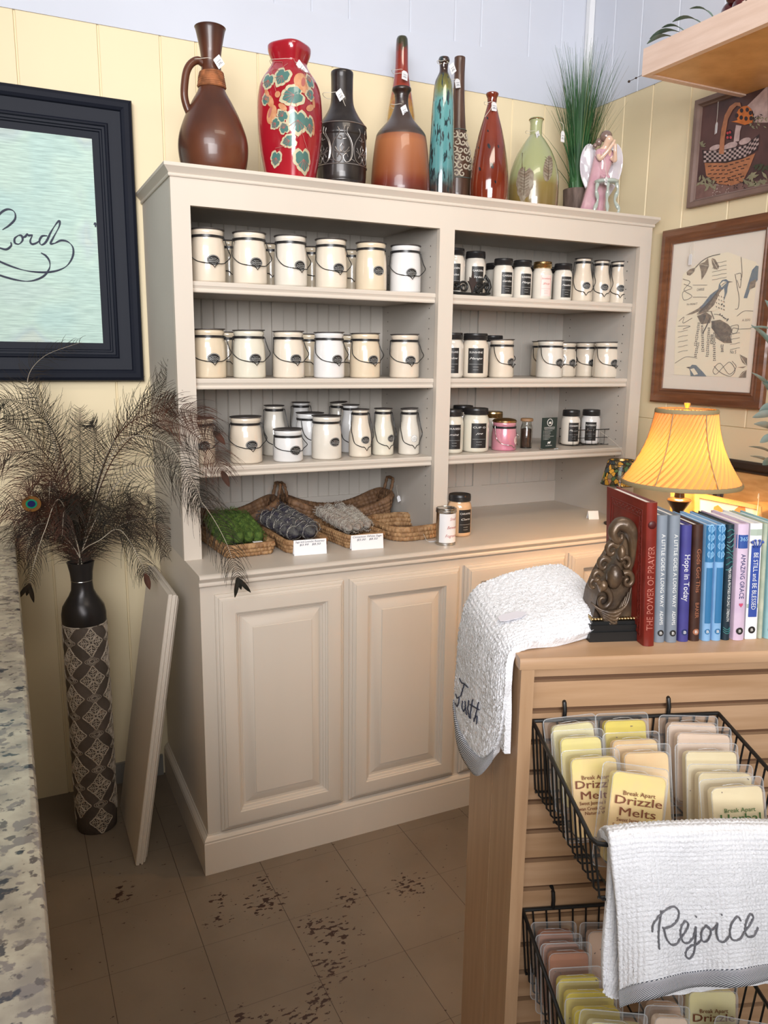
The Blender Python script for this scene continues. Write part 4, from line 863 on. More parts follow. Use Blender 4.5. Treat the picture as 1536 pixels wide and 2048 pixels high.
# grass plant
q = P(1155, 380, 'y', .43); t = thing('potted_grass', 'tall green artificial grass in a bark pot, right end of hutch top', 'potted plant', (q.x, .43, ZT))
M['bark'] = mat('bark_pot', (.16, .11, .09), .7, col2=(.07, .045, .035), vscale=30, stretch=(2, 2, .4), bump=.6, bscale=40)
MB().lathe([(.046, 0), (.049, .004), (.051, .09), (.053, .125), (.049, .125), (.047, .105), (0, .105)], 36).build('pot', M['bark'], t)
x = MB(); text(x, 'PLANT', lambda a, c: (.0535 * math.sin(.9 - c / .053), -.0535 * math.cos(.9 - c / .053), .065 + a), .028, .085); x.build('lettering', mat('copper_letter', (.28, .13, .08), .5), t.children[0], smooth=0)
b = MB(); rd = random.Random(3)
for k in range(520):
    a = rd.uniform(0, 2 * PI); r0 = rd.uniform(0, .036); sp_ = rd.uniform(.02, .15) if k > 25 else rd.uniform(.12, .24); L_ = rd.uniform(.32, .56) if k > 25 else rd.uniform(.15, .30); bx_, by_ = math.cos(a), math.sin(a) * .75
    if sp_ * by_ > .14: sp_ = .14 / abs(by_)
    w_ = rd.uniform(.0012, .0026); pts = []
    for i in range(7):
        s = i / 6; pts.append(Vector((bx_ * (r0 + sp_ * s ** 1.7), by_ * (r0 + sp_ * s ** 1.7), .10 + L_ * s * (1 - .10 * s * sp_ / .15))))
    sd = Vector((math.cos(a + 1.57 + rd.uniform(-1, 1)), math.sin(a + 1.57), 0)) * w_
    row = [[p - sd * (1 - .9 * i / 6), p + sd * (1 - .9 * i / 6)] for i, p in enumerate(pts)]
    b.grid(row, 0 if k % 12 else 1)
tag(b.build('grass_blades', [mat('grass_green', (.018, .07, .024), .5, col2=(.035, .125, .035), vscale=9), mat('grass_olive', (.16, .16, .05), .6)], t, smooth=0), kind='stuff')
tag_card('price_tag', 'white string tag hanging in front of the tall green grass', (P(1126, 262, 'y', .33).x, .33, P(1126, 262, 'y', .33).z), (.020, .036), 0, .3, [(0, 0, -.003), (0, 0, .02), (-.004, .01, .03), (.008, .03, .034)])
# angel figurine
q = P(1200, 400, 'y', .30); t = thing('angel_figurine', 'porcelain angel in pink dress praying at a small curved-leg table on the hutch', 'figurine', (q.x, .30, ZT), -.50); t.scale = (1.25, 1.1, 1.32)
M['porc'] = mat('porcelain_white', (.62, .60, .62), .12, coat=1.0, col2=(.55, .50, .55), vscale=30); M['porcp'] = mat('porcelain_pink', (.62, .38, .42), .12, coat=1, col2=(.52, .28, .34), vscale=25); M['porcs'] = mat('porcelain_skin', (.70, .48, .36), .15, coat=1); M['porch'] = mat('porcelain_hair', (.20, .13, .11), .25, coat=.8); M['porcg'] = mat('porcelain_sage', (.42, .47, .42), .12, coat=1)
def skin(name, verts, edges, mat_, parent, sub=2, root=0):
    me = bpy.data.meshes.new(name); me.from_pydata([v[:3] for v in verts], edges, []); o = bpy.data.objects.new(name, me); COL.objects.link(o)
    md = o.modifiers.new('s', 'SKIN'); sd = me.skin_vertices[0].data
    for i, v in enumerate(verts): r_ = v[3]; sd[i].radius = (r_, r_ if len(v) < 5 else v[4]); sd[i].use_root = (i == root)
    ss = o.modifiers.new('u', 'SUBSURF'); ss.levels = ss.render_levels = sub
    dg = bpy.context.evaluated_depsgraph_get(); dg.update(); m2 = bpy.data.meshes.new_from_object(o.evaluated_get(dg)); bpy.data.objects.remove(o)
    m2.materials.clear(); m2.materials.append(mat_); m2.polygons.foreach_set('use_smooth', [True] * len(m2.polygons))
    o = bpy.data.objects.new(name, m2); COL.objects.link(o); o.parent = parent; return o
# body: hips, chest, neck, head; both forearms up with hands joined at the face
V = [(.000, .010, .105, .018), (.002, .006, .140, .017), (.004, .000, .168, .015), (.006, -.003, .186, .007), (.012, -.010, .204, .014), (.018, -.017, .212, .011),
     (-.014, -.004, .172, .009), (-.012, -.022, .150, .007), (.008, -.030, .172, .005), (.022, -.032, .190, .0045), (.026, -.030, .200, .003),
     (.024, -.002, .170, .009), (.032, -.020, .146, .007), (.028, -.032, .170, .005), (.027, -.033, .190, .0045)]
E_ = [(0, 1), (1, 2), (2, 3), (3, 4), (4, 5), (2, 6), (6, 7), (7, 8), (8, 9), (9, 10), (2, 11), (11, 12), (12, 13), (13, 14)]
skin('body', V, E_, M['porcs'], t)
b = MB(); rows = []
for i in range(17):
    s = i / 16; row = []
    for k in range(29):
        a = 2 * PI * k / 28; r_ = lerp(.0195, .030, min(1, s * 2)) + .016 * max(0, s - .5) * 2 * (1 if math.cos(a) < 0 else .3); r_ *= 1 + .08 * math.sin(7 * a + 2 * s) * s
        row.append((r_ * math.cos(a) * 1.05 - .014 * s, .008 + r_ * math.sin(a) * .9 + .012 * s, lerp(.176, .002, s)))
    rows.append(row)
b.grid(rows).build('dress', M['porcp'], t, smooth=60)
skin('bodice', [(.000, .010, .105, .022), (.002, .006, .140, .0215), (.004, .000, .166, .018), (.005, -.002, .180, .010), (-.014, -.004, .172, .0115), (-.014, -.016, .158, .0095), (.024, -.002, .170, .0115), (.030, -.014, .155, .0095)], [(0, 1), (1, 2), (2, 3), (2, 4), (4, 5), (2, 6), (6, 7)], M['porcp'], t)
b = MB().ball((.006, -.003, .213), .0165, n=16, sc=(1.05, 1.0, .9)).ball((-.012, .006, .201), .010, n=12).ball((-.022, .006, .192), .007, n=10); b.build('hair', M['porch'], t, smooth=60)
for sx, cx in ((-1, -.030), (1, .044)):
    b = MB(); fr = []; bk = []
    ol = [(0, .165), (-.012 * 1, .195), (-.030, .200), (-.044, .180), (-.048, .150), (-.042, .115), (-.024, .080), (-.008, .062), (.002, .085), (.004, .125)]
    o2 = bez([(x_ * -sx * 1.0 + cx * .35, 0, z_) for x_, z_ in ol], 4, closed=True); c_ = Vector((cx * .35 - (-.018) * sx * -1 * -1, 0, .13))
    c_ = sum(o2, Vector()) / len(o2)
    rows = [[(lerp(c_.x, p.x, q_), .018 + .012 * q_ - .006 * math.sin(9 * q_ * PI / 2) * .3, lerp(c_.z, p.z, q_)) for q_ in (.001, .3, .6, .85, 1.0)] + [(p.x, .034, p.z), (c_.x, .026, c_.z)] for p in o2]
    b.grid(rows, closeu=True).build('wing', M['porc'], t, smooth=50)
MB().lathe([(.0, .088), (.030, .088), (.034, .091), (.034, .096), (.030, .099), (0, .099)], 28, c=(.010, -.030)).build('table_top', M['porcg'], t)
for sx in (-1, 0, 1):
    b = MB(); pts = bez([(.010 + sx * .026, -.050 + abs(sx) * .010, .090), (.010 + sx * .030, -.056 + abs(sx) * .010, .070), (.010 + sx * .024, -.052 + abs(sx) * .010, .045), (.012 + sx * .034, -.058 + abs(sx) * .010, .020), (.010 + sx * .028, -.060 + abs(sx) * .012, .004)], 6)
    b.tube(pts, [.0045 + .0012 * math.sin(i * .9) for i in range(len(pts))], 8).build('table_leg', M['porcg'], t)
b = MB()
for k in range(9): b.ball((-.008 + .005 * (k % 5), -.048 - .003 * (k // 5), .103 + .002 * (k % 2)), .0042, n=8)
b.build('flowers', M['porcp'], t)
MB().lathe([(.052, 0), (.050, .006), (0, .006)], 30, c=(-.004, -.012)).build('foot', M['porc'], t)
q = P(1218, 352, 'y', .22); tag_card('price_tag', 'white tag hanging on string from the porcelain angel', (q.x, .232, q.z), (.014, .028), -.1, .3, [(0, 0, -.002), (-.002, .01, .05), (-.002, .02, .08), (.018, .03, .083)])
# ------------------------------------------------------------------ big dark framed picture on the back wall
PY = .600
pt = thing('framed_picture', 'large dark framed pale green word art hanging left of the hutch', 'picture', (-.66, .618, 1.82))
def at(u, v, y=PY): q = P(u, v, 'y', y); return Vector((q.x + .66, y - .618, q.z - 1.82))
fp = [(0, 0), (0, .018), (.004, .028), (.013, .034), (.026, .035), (.034, .030), (.037, .024), (.046, .022), (.060, .018), (.072, .016), (.076, .020), (.081, .021), (.084, .016), (.090, .015), (.0925, .011), (.0965, .0105), (.099, .006), (.119, .004), (.121, .0)]
b = MB().nested(lambda x, h, z: (x + .66, -h, z - 1.82), -1.32, -.027, 1.398, 2.239, fp, back=False); b.build('frame', M['navy'], pt, smooth=28)
m = bpy.data.materials.new('washed_green_paint'); m.use_nodes = True; nt = m.node_tree; L = nt.links.new; bs = nt.nodes['Principled BSDF']; bs.inputs['Roughness'].default_value = .7; bs.inputs['Specular IOR Level'].default_value = .2
tc = nt.nodes.new('ShaderNodeTexCoord'); n1 = nt.nodes.new('ShaderNodeTexVoronoi'); n1.inputs['Scale'].default_value = 6; n1.distance = 'MANHATTAN'; n1.feature = 'SMOOTH_F1'; n1.inputs['Smoothness'].default_value = .9; L(tc.outputs['Object'], n1.inputs['Vector'])
mp = nt.nodes.new('ShaderNodeMapping'); mp.inputs['Scale'].default_value = (8, 1, 110); L(tc.outputs['Object'], mp.inputs[0]); n2 = nt.nodes.new('ShaderNodeTexNoise'); n2.inputs['Scale'].default_value = 2.2; n2.inputs['Detail'].default_value = 6; L(mp.outputs[0], n2.inputs['Vector'])
r1 = nt.nodes.new('ShaderNodeValToRGB'); e = r1.color_ramp.elements; e[0].color = (.40, .56, .54, 1); e[1].color = (.52, .58, .50, 1); e.new(.4).color = (.46, .60, .54, 1); e.new(.7).color = (.42, .52, .52, 1)
sx_ = nt.nodes.new('ShaderNodeSeparateColor'); L(n1.outputs['Color'], sx_.inputs[0]); L(sx_.outputs[0], r1.inputs[0])
r2 = nt.nodes.new('ShaderNodeValToRGB'); r2.color_ramp.elements[0].position = .35; r2.color_ramp.elements[1].position = .65; r2.color_ramp.elements[0].color = (.80, .82, .82, 1); r2.color_ramp.elements[1].color = (1.22, 1.2, 1.18, 1); L(n2.outputs['Fac'], r2.inputs[0])
mx = nt.nodes.new('ShaderNodeMix'); mx.data_type = 'RGBA'; mx.blend_type = 'MULTIPLY'; mx.inputs[0].default_value = .8; L(r1.outputs[0], mx.inputs[6]); L(r2.outputs[0], mx.inputs[7]); L(mx.outputs[2], bs.inputs['Base Color'])
M['art'] = m
cv = MB().box(-1.21 + .66, -.14 + .66, -.004, .002, 1.51 - 1.82, 2.125 - 1.82).build('canvas', M['art'], pt, smooth=0)
b = MB()
def cstroke(pl, w0=.0030, w1=.0011, f_=.3175, ox=0, oy=150, off=-.006):
    pp = bez([(at(ox + a * f_, oy + c * f_, .6125)) for a, c in pl], 6); n = len(pp)
    b.tube([(p.x, off, p.z) for p in pp], [lerp(w1, w0, abs(math.sin(PI * i / n * max(1, n // 14)))) for i in range(n)], 6)
for pl in ([(15, 975), (60, 945), (95, 905), (90, 862), (50, 845), (5, 868), (-40, 930), (-60, 1010), (-90, 1080), (-150, 1100)], [(-60, 1070), (0, 1090), (40, 1098), (70, 1075), (68, 1052)], [(-100, 1120), (0, 1175), (100, 1215), (200, 1238), (320, 1240), (410, 1210), (455, 1150), (460, 1090), (430, 1052), (385, 1042), (345, 1060)], [(-60, 1240), (0, 1262), (100, 1290), (190, 1298), (270, 1270), (310, 1220), (312, 1175), (290, 1140), (258, 1120)],
           [(115, 1010), (92, 1030), (94, 1058), (120, 1064), (142, 1040), (135, 1012), (115, 1010)], [(138, 1022), (158, 1018), (172, 998)], [(172, 998), (180, 1010), (206, 1007)], [(205, 1007), (190, 1044), (200, 1064), (222, 1061), (250, 1044)], [(298, 1012), (265, 1015), (248, 1045), (260, 1070), (290, 1050), (320, 990), (355, 935), (375, 920), (372, 955), (335, 1025), (318, 1062), (345, 1060)], [(590, 942), (600, 934), (602, 958)]):
    cstroke(pl)
b.xf(lambda x, y, z: (x, -.0052 - .0006 + (y + .006) * .15, z)); b.build('lettering', M['ink'], cv, smooth=60)

# ------------------------------------------------------------------ pictures on the right wall
def wall_pic(name, label, y0, y1, z0, z1, prof, fm, d=.004, extra=None):
    t = thing(name, label, 'picture', (XW - d, (y0 + y1) / 2, (z0 + z1) / 2))
    cy, cz = (y0 + y1) / 2, (z0 + z1) / 2
    MB().nested(lambda x, h, z: (-h, x - cy, z - cz), y0, y1, z0, z1, prof, back=False).build('frame', fm, t, smooth=25)
    return t
XP = 1.697
def rp(u, v, x=XP): q = P(u, v, 'x', x); return q.y, q.z
t = wall_pic('framed_print', 'walnut framed songbird print with cream mount above the pleated lamp', -.340, .140, 1.336, 1.932, [(0, 0), (0, .014), (.006, .020), (.022, .021), (.036, .014), (.040, .013), (.044, .016), (.050, .014), (.052, .006)], M['framew'])
oy, oz = -.100, 1.634; OX = XW - .004
def F(u, v, off=.0): y, z = rp(1300 + u * .2002, 420 + v * .2002, OX - .008 - off); return (-.008 - off, y - oy, z - oz)
MB().box(-.008, -.002, -.19, .19, -.25, .25).build('mount', M['mat_in'], t, smooth=0)
art = MB().add([F(240, 1645, .001), F(250, 1200, .001), F(330, 640, .001), F(440, 560, .001), F(600, 450, .001), F(780, 420, .001), F(910, 470, .001), F(1060, 520, .001), F(1085, 560, .001), F(1010, 1180, .001), F(960, 1675, .001)], [tuple(range(11))]).build('print', M['linen'], t, smooth=0)
dk = MB(); bl = MB(); br = MB(); ln = MB()
def fpoly(mb, pl, off=.0018): mb.add([F(a, c, off) for a, c in pl], [tuple(range(len(pl)))])
def fline(mb, pl, w_=.0010, off=.0016, n=5): mb.tube([F(p.x, p.z, off) for p in bez([(a, 0, c) for a, c in pl], n)], w_, 4)
def FY_(a, c): return F(a, c, .0018)
# bird
fpoly(br, [(356, 1052), (480, 985), (560, 915), (600, 850), (650, 810), (690, 790), (720, 740), (790, 720), (745, 880), (700, 960), (640, 1010), (560, 1020), (470, 1050), (520, 1000), (420, 1040)])
fpoly(bl, [(490, 990), (600, 850), (680, 790), (690, 740), (720, 700), (760, 690), (790, 715), (775, 760), (770, 820), (740, 900), (720, 880), (745, 800), (700, 790), (640, 850), (560, 960)], .0022)
fpoly(ln, [(700, 820), (740, 780), (745, 830), (735, 900), (700, 970), (640, 1010), (580, 1010), (640, 950)], .0026)
fpoly(ln, [(700, 740), (730, 710), (775, 720), (745, 745), (715, 775)], .0026)
fpoly(dk, [(785, 712), (828, 717), (785, 724)], .0026); fline(dk, [(715, 755), (745, 730), (790, 715)], .0010, .003)
for k in range(16): fline(dk, [(660 + 5 * (k % 4) * 5, 840 + 10 * k), (668 + 25 * (k % 4), 852 + 10 * k)], .0011, .0030, 2)
for k in range(5): fline(dk, [(470 + k * 22, 1040 - 12 * k), (560 + 22 * k, 950 - 25 * k), (630 + 14 * k, 880 - 20 * k)], .0010, .0026)
fpoly(br, [(610, 1110), (700, 1095), (780, 1140), (825, 1200), (800, 1260), (820, 1330), (740, 1330), (660, 1280), (630, 1180)])
for k in range(12): fline(dk, [(615, 1110 + k * 6), (720, 1130 + k * 15), (815, 1170 + k * 14)], .0006, .0024)
fpoly(br, [(470, 1060), (560, 1020), (620, 1060), (600, 1130), (510, 1140)])
for k in range(8): fline(dk, [(560, 1050), (470 + 8 * k, 1060 + 12 * k)], .0007, .0024)
fline(dk, [(600, 1080), (570, 1150), (530, 1230)], .0022); fline(dk, [(610, 1010), (640, 1090)], .0014); fline(dk, [(640, 1040), (700, 1050), (780, 1100)], .0010)
rd = random.Random(4)
for (x0, y0, x1, y1) in ((490, 1130, 450, 1370), (520, 1160, 530, 1430), (590, 1180, 570, 1480), (640, 1230, 645, 1520), (720, 1350, 722, 1430), (480, 1330, 450, 1480), (615, 1250, 612, 1350)):
    n = int((y1 - y0) / 22) + 2
    for i in range(n):
        for s_ in (-1, 1): p = F(lerp(x0, x1, i / n) + s_ * 7 + rd.uniform(-3, 3), lerp(y0, y1, i / n), .002); dk.ball(p, .0019, n=6)
for (x, y) in ((700, 1040), (720, 1055), (735, 1075), (750, 1085), (770, 1105), (780, 1090), (740, 960), (720, 940)): dk.ball(F(x, y, .002), .0022, n=6)
for lf_ in ([(365, 620), (400, 590), (455, 575), (440, 620), (400, 655), (370, 650)], [(490, 540), (545, 520), (580, 480), (590, 560), (560, 630), (515, 700), (510, 620)], [(615, 480), (650, 490), (690, 560), (680, 595), (640, 590), (618, 530)], [(890, 1440), (970, 1480), (970, 1560), (920, 1520)], [(870, 1570), (965, 1560), (930, 1580)], [(880, 1675), (920, 1620), (965, 1595), (960, 1675)]):
    fpoly(br, lf_); fline(ln, [lf_[0], lf_[len(lf_) // 2]], .0006, .0024, 3)
fline(dk, [(455, 575), (520, 510), (600, 465), (700, 440)], .0016); 
fpoly(bl, [(1020, 600), (1060, 555), (1085, 560), (1075, 700), (1000, 790), (970, 880), (935, 880), (960, 800)]); fpoly(br, [(1000, 720), (1060, 690), (1050, 770), (985, 800)], .0024)
fpoly(bl, [(405, 1660), (400, 1610), (390, 1580), (420, 1545), (460, 1550), (530, 1620), (565, 1662)]); fpoly(dk, [(360, 1570), (400, 1565), (390, 1585)]); fpoly(ln, [(400, 1590), (440, 1580), (480, 1640), (440, 1650)], .0024)
for (s_, x, y, sz, wd) in (('CHARGE', 505, 795, .012, .032), ('No 0424617', 420, 940, .010, .046), ('No 5', 830, 1420, .016, .024), ('A 3593', 960, 1100, .010, .030)):
    c_ = F(x, y, .002); text(dk, s_, lambda a, c: (c_[0], c_[1] - a, c_[2] + c), sz, wd)
for pl in ([(430, 750), (570, 750)], [(430, 870), (570, 870)], [(330, 690), (400, 720), (340, 800), (420, 860), (340, 900), (330, 820), (420, 780), (340, 740)], [(290, 1110), (340, 1070), (330, 1130), (420, 1080)], [(280, 1160), (400, 1160), (330, 1190)], [(850, 640), (870, 760), (890, 880), (880, 980), (850, 990)], [(860, 640), (910, 640), (900, 780), (870, 700)], [(870, 1060), (940, 1010), (1030, 1010)], [(880, 1190), (1010, 1185)], [(640, 1560), (700, 1620), (800, 1660), (850, 1600), (800, 1520), (740, 1560), (660, 1640), (630, 1600), (700, 1530), (790, 1640), (860, 1570), (820, 1510)], [(250, 1530), (350, 1470), (420, 1470), (470, 1480)], [(810, 1160), (880, 1150), (870, 1220), (820, 1230), (830, 1180), (890, 1190)], [(910, 470), (920, 640), (905, 700)]): fline(dk, pl, .0009)
for k in range(14):
    y0 = 540 + (k % 5) * 40 if k < 5 else 1220 + (k - 5) * 25; x0 = 620 if k < 5 else (280 if k % 2 else 800)
    fline(dk, [(x0 + i * 24, y0 - i * 5 + 2 * math.sin(i * 2 + k)) for i in range(7 if k < 5 else 5)], .0007)
dk.build('drawing', mat('sepia_ink', (.06, .04, .03), .6), t, smooth=0); bl.build('blue_plumage', mat('blue_ink', (.07, .11, .18), .6, col2=(.13, .17, .18), vscale=80), t, smooth=0)
br.build('brown_foliage', mat('umber_ink', (.12, .08, .05), .6, col2=(.26, .19, .12), vscale=90), t, smooth=0); ln.build('pale_details', M['linen'], t, smooth=0)
gl = MB().box(-.013, -.0125, -.19, .19, -.25, .25).build('glazing', mat('picture_glass', (1, 1, 1), 0.0, alpha=.06, spec=.6), t, smooth=0)
q = F(415, 440, .01); tag_card('price_tag', 'white tag hanging inside the top left of the songbird frame', (OX - .022, oy + q[1], oz + q[2]), (.018, .036), 0, 1.35, [(0, 0, 0), (0.004, 0, .022), (-.006, 0, .036), (-.016, 0, .03), (-.018, 0, -.02)], group=None)
# painting of the basket
t = wall_pic('framed_painting', 'taupe framed painting of a mushroom basket with checked cloth, upper right wall', -.355, .036, 1.992, 2.330, [(0, 0), (0, .018), (.002, .020), (.016, .020), (.020, .012), (.024, .010), (.026, .004)], M['taupew'])
oy, oz = -.16, 2.161
def F(u, v, off=.0): y, z = rp(1340 + u * .1612, 100 + v * .1612, OX - .006 - off); return (-.006 - off, y - oy, z - oz)
MB().box(-.006, -.002, -.175, .175, -.148, .148).build('canvas', mat('plum_canvas', (.115, .055, .050), .55, col2=(.06, .03, .03), vscale=9), t, smooth=0)
A_ = {k: MB() for k in 'pale weave dark check orange stem green leaf bloom ground red'.split()}
fpoly(A_['pale'], [(960, 690), (1216, 440), (1216, 900), (1060, 900), (1030, 760)], .0008)
fpoly(A_['ground'], [(320, 1850), (330, 1640), (700, 1680), (1216, 1600), (1216, 1740)], .0008)
fpoly(A_['weave'], [(430, 1400), (450, 1560), (600, 1660), (760, 1680), (900, 1640), (980, 1480), (1060, 1280), (900, 1350), (700, 1400), (560, 1400)], .0012)
for k in range(8):
    for j in range(5):
        x0 = 470 + k * 68 + 34 * (j % 2); y0 = 1440 + j * 48 - max(0, k - 3) * 22
        if x0 < 1000 - j * 30 and x0 > 430 + j * 15: fpoly(A_['dark'], [(x0, y0), (x0 + 44, y0 - 8), (x0 + 46, y0 + 2), (x0 + 2, y0 + 10)], .0017)
fpoly(A_['dark'], [(400, 1240), (420, 1400), (700, 1400), (900, 1350), (1090, 1240), (1110, 1040), (950, 1170), (700, 1230), (560, 1260)], .0016)
for i in range(22):
    for j in range(5):
        if (i + j) % 2: continue
        x0 = 420 + i * 31; yb = interp([(400, 1255), (700, 1240), (950, 1180), (1100, 1060)], x0) + j * 28; x1 = x0 + 31
        yc = interp([(400, 1255), (700, 1240), (950, 1180), (1100, 1060)], x1) + j * 28
        fpoly(A_['check'], [(x0, yb), (x1, yc), (x1, yc + 28), (x0, yb + 28)], .0021)
fpoly(A_['stem'], [(610, 1290), (670, 1290), (680, 1100), (720, 860), (780, 740), (830, 690), (870, 700), (890, 720), (870, 650), (810, 650), (740, 700), (680, 810), (640, 980), (620, 1130)], .0026)
fpoly(A_['orange'], [(760, 890), (840, 870), (820, 800), (850, 740), (900, 700), (960, 690), (1010, 730), (1030, 820), (1025, 900), (930, 930), (830, 900)], .0022)
for (x, y) in ((830, 810), (890, 750), (960, 740), (1000, 780), (885, 838), (945, 850), (1008, 845)): fpoly(A_['dark'], [(x + 22 * math.cos(a), y + 28 * math.sin(a)) for a in [i * PI / 5 for i in range(10)]], .0027)
fpoly(A_['pale'], [(820, 930), (890, 940), (870, 1010), (860, 1130), (790, 1140), (805, 1020)], .0020)
for (x, y, a, c) in ((750, 1190, 90, 45), (930, 1130, 75, 40), (560, 1210, 70, 32)): fpoly(A_['pale'], [(x + a * math.cos(k_ * PI / 7), y + c * math.sin(k_ * PI / 7) - a * .3 * math.cos(k_ * PI / 7)) for k_ in range(14)], .0014)
fpoly(A_['dark'], [(700 + 0 + 50 * math.cos(k_ * PI / 6) + 40, 1050 + 65 * math.sin(k_ * PI / 6)) for k_ in range(12)], .0013)
for (x, y) in ((715, 1030), (745, 1020), (715, 1085), (755, 1085)): fpoly(A_['red'], [(x + 15 * math.cos(k_ * PI / 5), y + 18 * math.sin(k_ * PI / 5)) for k_ in range(10)], .0018)
rd = random.Random(8)
for (cx, cy, n, s, key, sp) in ((1100, 900, 26, 26, 'leaf', 120), (420, 1180, 8, 30, 'leaf', 60), (420, 1620, 9, 44, 'leaf', 70), (520, 1680, 9, 44, 'leaf', 80), (1050, 1600, 16, 62, 'leaf', 130), (1140, 1440, 10, 50, 'green', 90), (820, 1640, 24, 16, 'dark', 130), (620, 1740, 22, 14, 'bloom', 120), (1080, 830, 10, 22, 'dark', 70)):
    for k in range(n):
        x = cx + rd.uniform(-sp, sp); y = cy + rd.uniform(-sp, sp) * .6; a = rd.uniform(0, PI)
        if x > 1206 or x < 345: continue
        fpoly(A_[key], [(x + s * math.cos(a), y + s * math.sin(a)), (x - s * .3 * math.sin(a), y + s * .3 * math.cos(a)), (x - s * math.cos(a), y - s * math.sin(a)), (x + s * .35 * math.sin(a), y - s * .35 * math.cos(a))], .0015 + .0001 * (k % 9))
for k, c in dict(pale=(.52, .38, .36), weave=(.42, .17, .08), dark=(.035, .02, .022), check=(.48, .36, .34), orange=(.62, .17, .03), stem=(.44, .18, .09), green=(.05, .06, .035), leaf=(.26, .24, .15), bloom=(.5, .4, .36), ground=(.20, .11, .095), red=(.5, .06, .07)).items():
    A_[k].build('painted_' + dict(pale='light', weave='basket', dark='shadows', check='checked_cloth', orange='mushroom_cap', stem='handle', green='undergrowth', leaf='leaves', bloom='blossom', ground='ground', red='spots')[k], mat('paint_' + k, c, .5, var=.25, vscale=50), t, smooth=0)
q = F(590, 900, .02); tag_card('price_tag', 'white tag hanging on a string over the mushroom basket painting', (OX - .030, oy + q[1], oz + q[2]), (.018, .034), 0, 1.1, [(0, 0, -.003), (0, 0, .03), (.002, .0, .062)], group=None)

# ------------------------------------------------------------------ box shelf on the right wall, with things on it
sh = thing('wall_shelf', 'thick pale maple box shelf fixed to the upper right wall', 'shelf', (1.3, -.14, 2.295))
MB().box(0, .020, -1.2, 0, 0, .073).box(.02, XW - 1.301, -.020, 0, 0, .073).box(.02, XW - 1.301, -1.2, -.02, .050, .073).build('shelf_box', M['pinewood'], sh, smooth=0)
MB().box(.020, XW - 1.301, -1.2, -.020, .004, .016).build('underside', M['goldwood'], sh, smooth=0)
ZS = 2.3685
M['redgl'] = mat('dark_red_glass', (.06, .002, .004), .05, coat=1.0)
q = P(1480, 5, 'x', 1.36); t = thing('glass_fruit', 'dark red glossy glass bunch on the pale wall shelf', 'ornament', (1.37, q.y, ZS))
b = MB()
for (x, y, z, r) in ((0, 0, .025, .026), (.01, -.045, .035, .032), (.02, .05, .03, .03), (.0, .03, .062, .022), (.03, -.02, .07, .03), (0, -.09, .03, .028), (.02, -.07, .075, .028)): b.ball((x, y, z), r, n=20)
b.build('berries', M['redgl'], t, smooth=60)
t = thing('artificial_leaf_spray', 'grey-green artificial leaves lying at the end of the pale wall shelf', 'foliage', (1.325, -.20, ZS))
M['gleaf'] = mat('grey_green_leaf', (.12, .20, .15), .5, col2=(.22, .30, .24), vscale=20)
def leaf3(b, base_, tip, w_, cup=.2, mi=0, up=Vector((0, 0, 1))):
    base_ = Vector(base_); tip = Vector(tip); d = tip - base_; s = d.cross(up); s = s.normalized() if s.length > 1e-6 else Vector((1, 0, 0)); n = s.cross(d).normalized()
    rows = []
    for i in range(8):
        f = i / 7; ww = w_ * math.sin(PI * min(1, f * .92 + .06)) ** .8; c = base_ + d * f + n * math.sin(PI * f) * d.length * .12
        rows.append([c - s * ww + n * cup * ww, c - s * ww * .5 + n * cup * ww * .3, c, c + s * ww * .5 + n * cup * ww * .3, c + s * ww + n * cup * ww])
    b.grid(rows, mi)
b = MB()
for (y0, y1, z1, w_) in ((.0, .055, .012, .014), (-.03, .045, .022, .016), (-.04, .0, .036, .014), (-.10, -.04, .038, .016), (-.14, -.10, .05, .014)): leaf3(b, (.0, y0 - .03, .006), (-.018, y1, z1), w_)
b.tube([(.01, .03, .006), (.01, -.16, .010)], .002, 6); b.build('leaves', M['gleaf'], t, smooth=60)
t = thing('berry_sprig', 'thin dark sprig with two berries poking out by the end of the wall shelf', 'foliage', (1.33, -.12, ZS - .02))
q1 = P(1258, 163, 'y', -.10) - Vector(t.location); q2 = P(1283, 151, 'y', -.12) - Vector(t.location); q3 = P(1272, 156, 'y', -.10) - Vector(t.location)
MB().tube([(0.02, -.005, .022), tuple(q2), tuple(q3), tuple(q1)], .0008, 5).ball(q1, .004, n=8).ball(q3, .003, n=8).build('sprig', M['dkwood'], t)
# eucalyptus hanging at the right
t = thing('eucalyptus_garland', 'grey-green eucalyptus garland hanging down at the right edge in front of the songbird print', 'foliage', (1.50, -.52, 1.9)); b = MB(); rd = random.Random(12)
c0 = P(1556, 640, 'x', 1.50); c1 = P(1552, 940, 'x', 1.47); o_ = Vector(t.location)
b.tube([c0 + Vector((0, 0, .4)) - o_, c0 - o_, c1 - o_], .003, 6)
for (u0, v0, u1, v1, w_) in ((1545, 700, 1502, 650, .010), (1545, 790, 1503, 745, .010), (1550, 800, 1525, 765, .016), (1550, 815, 1518, 822, .020), (1552, 830, 1505, 835, .018), (1552, 860, 1508, 848, .016), (1552, 872, 1520, 885, .016), (1550, 915, 1497, 893, .007), (1550, 935, 1500, 912, .008), (1548, 920, 1525, 930, .016), (1550, 640, 1530, 600, .012), (1555, 700, 1545, 760, .015), (1550, 660, 1500, 655, .005)):
    leaf3(b, P(u0, v0, 'x', 1.50) - o_, P(u1, v1, 'x', 1.50 + rd.uniform(-.05, .03)) - o_, w_ * .8, up=Vector((.8, .3, .6)))
for k in range(50):
    z = rd.uniform(-.62, .3); y = rd.uniform(-.03, -.0); p = Vector((c0.x - o_.x + rd.uniform(-.03, .03), c0.y - o_.y - .02 + y, z)); leaf3(b, p, p + Vector((rd.uniform(-.05, .05), rd.uniform(-.09, .0), rd.uniform(-.04, .03))), rd.uniform(.008, .016), up=Vector((.5, .3, .8)))
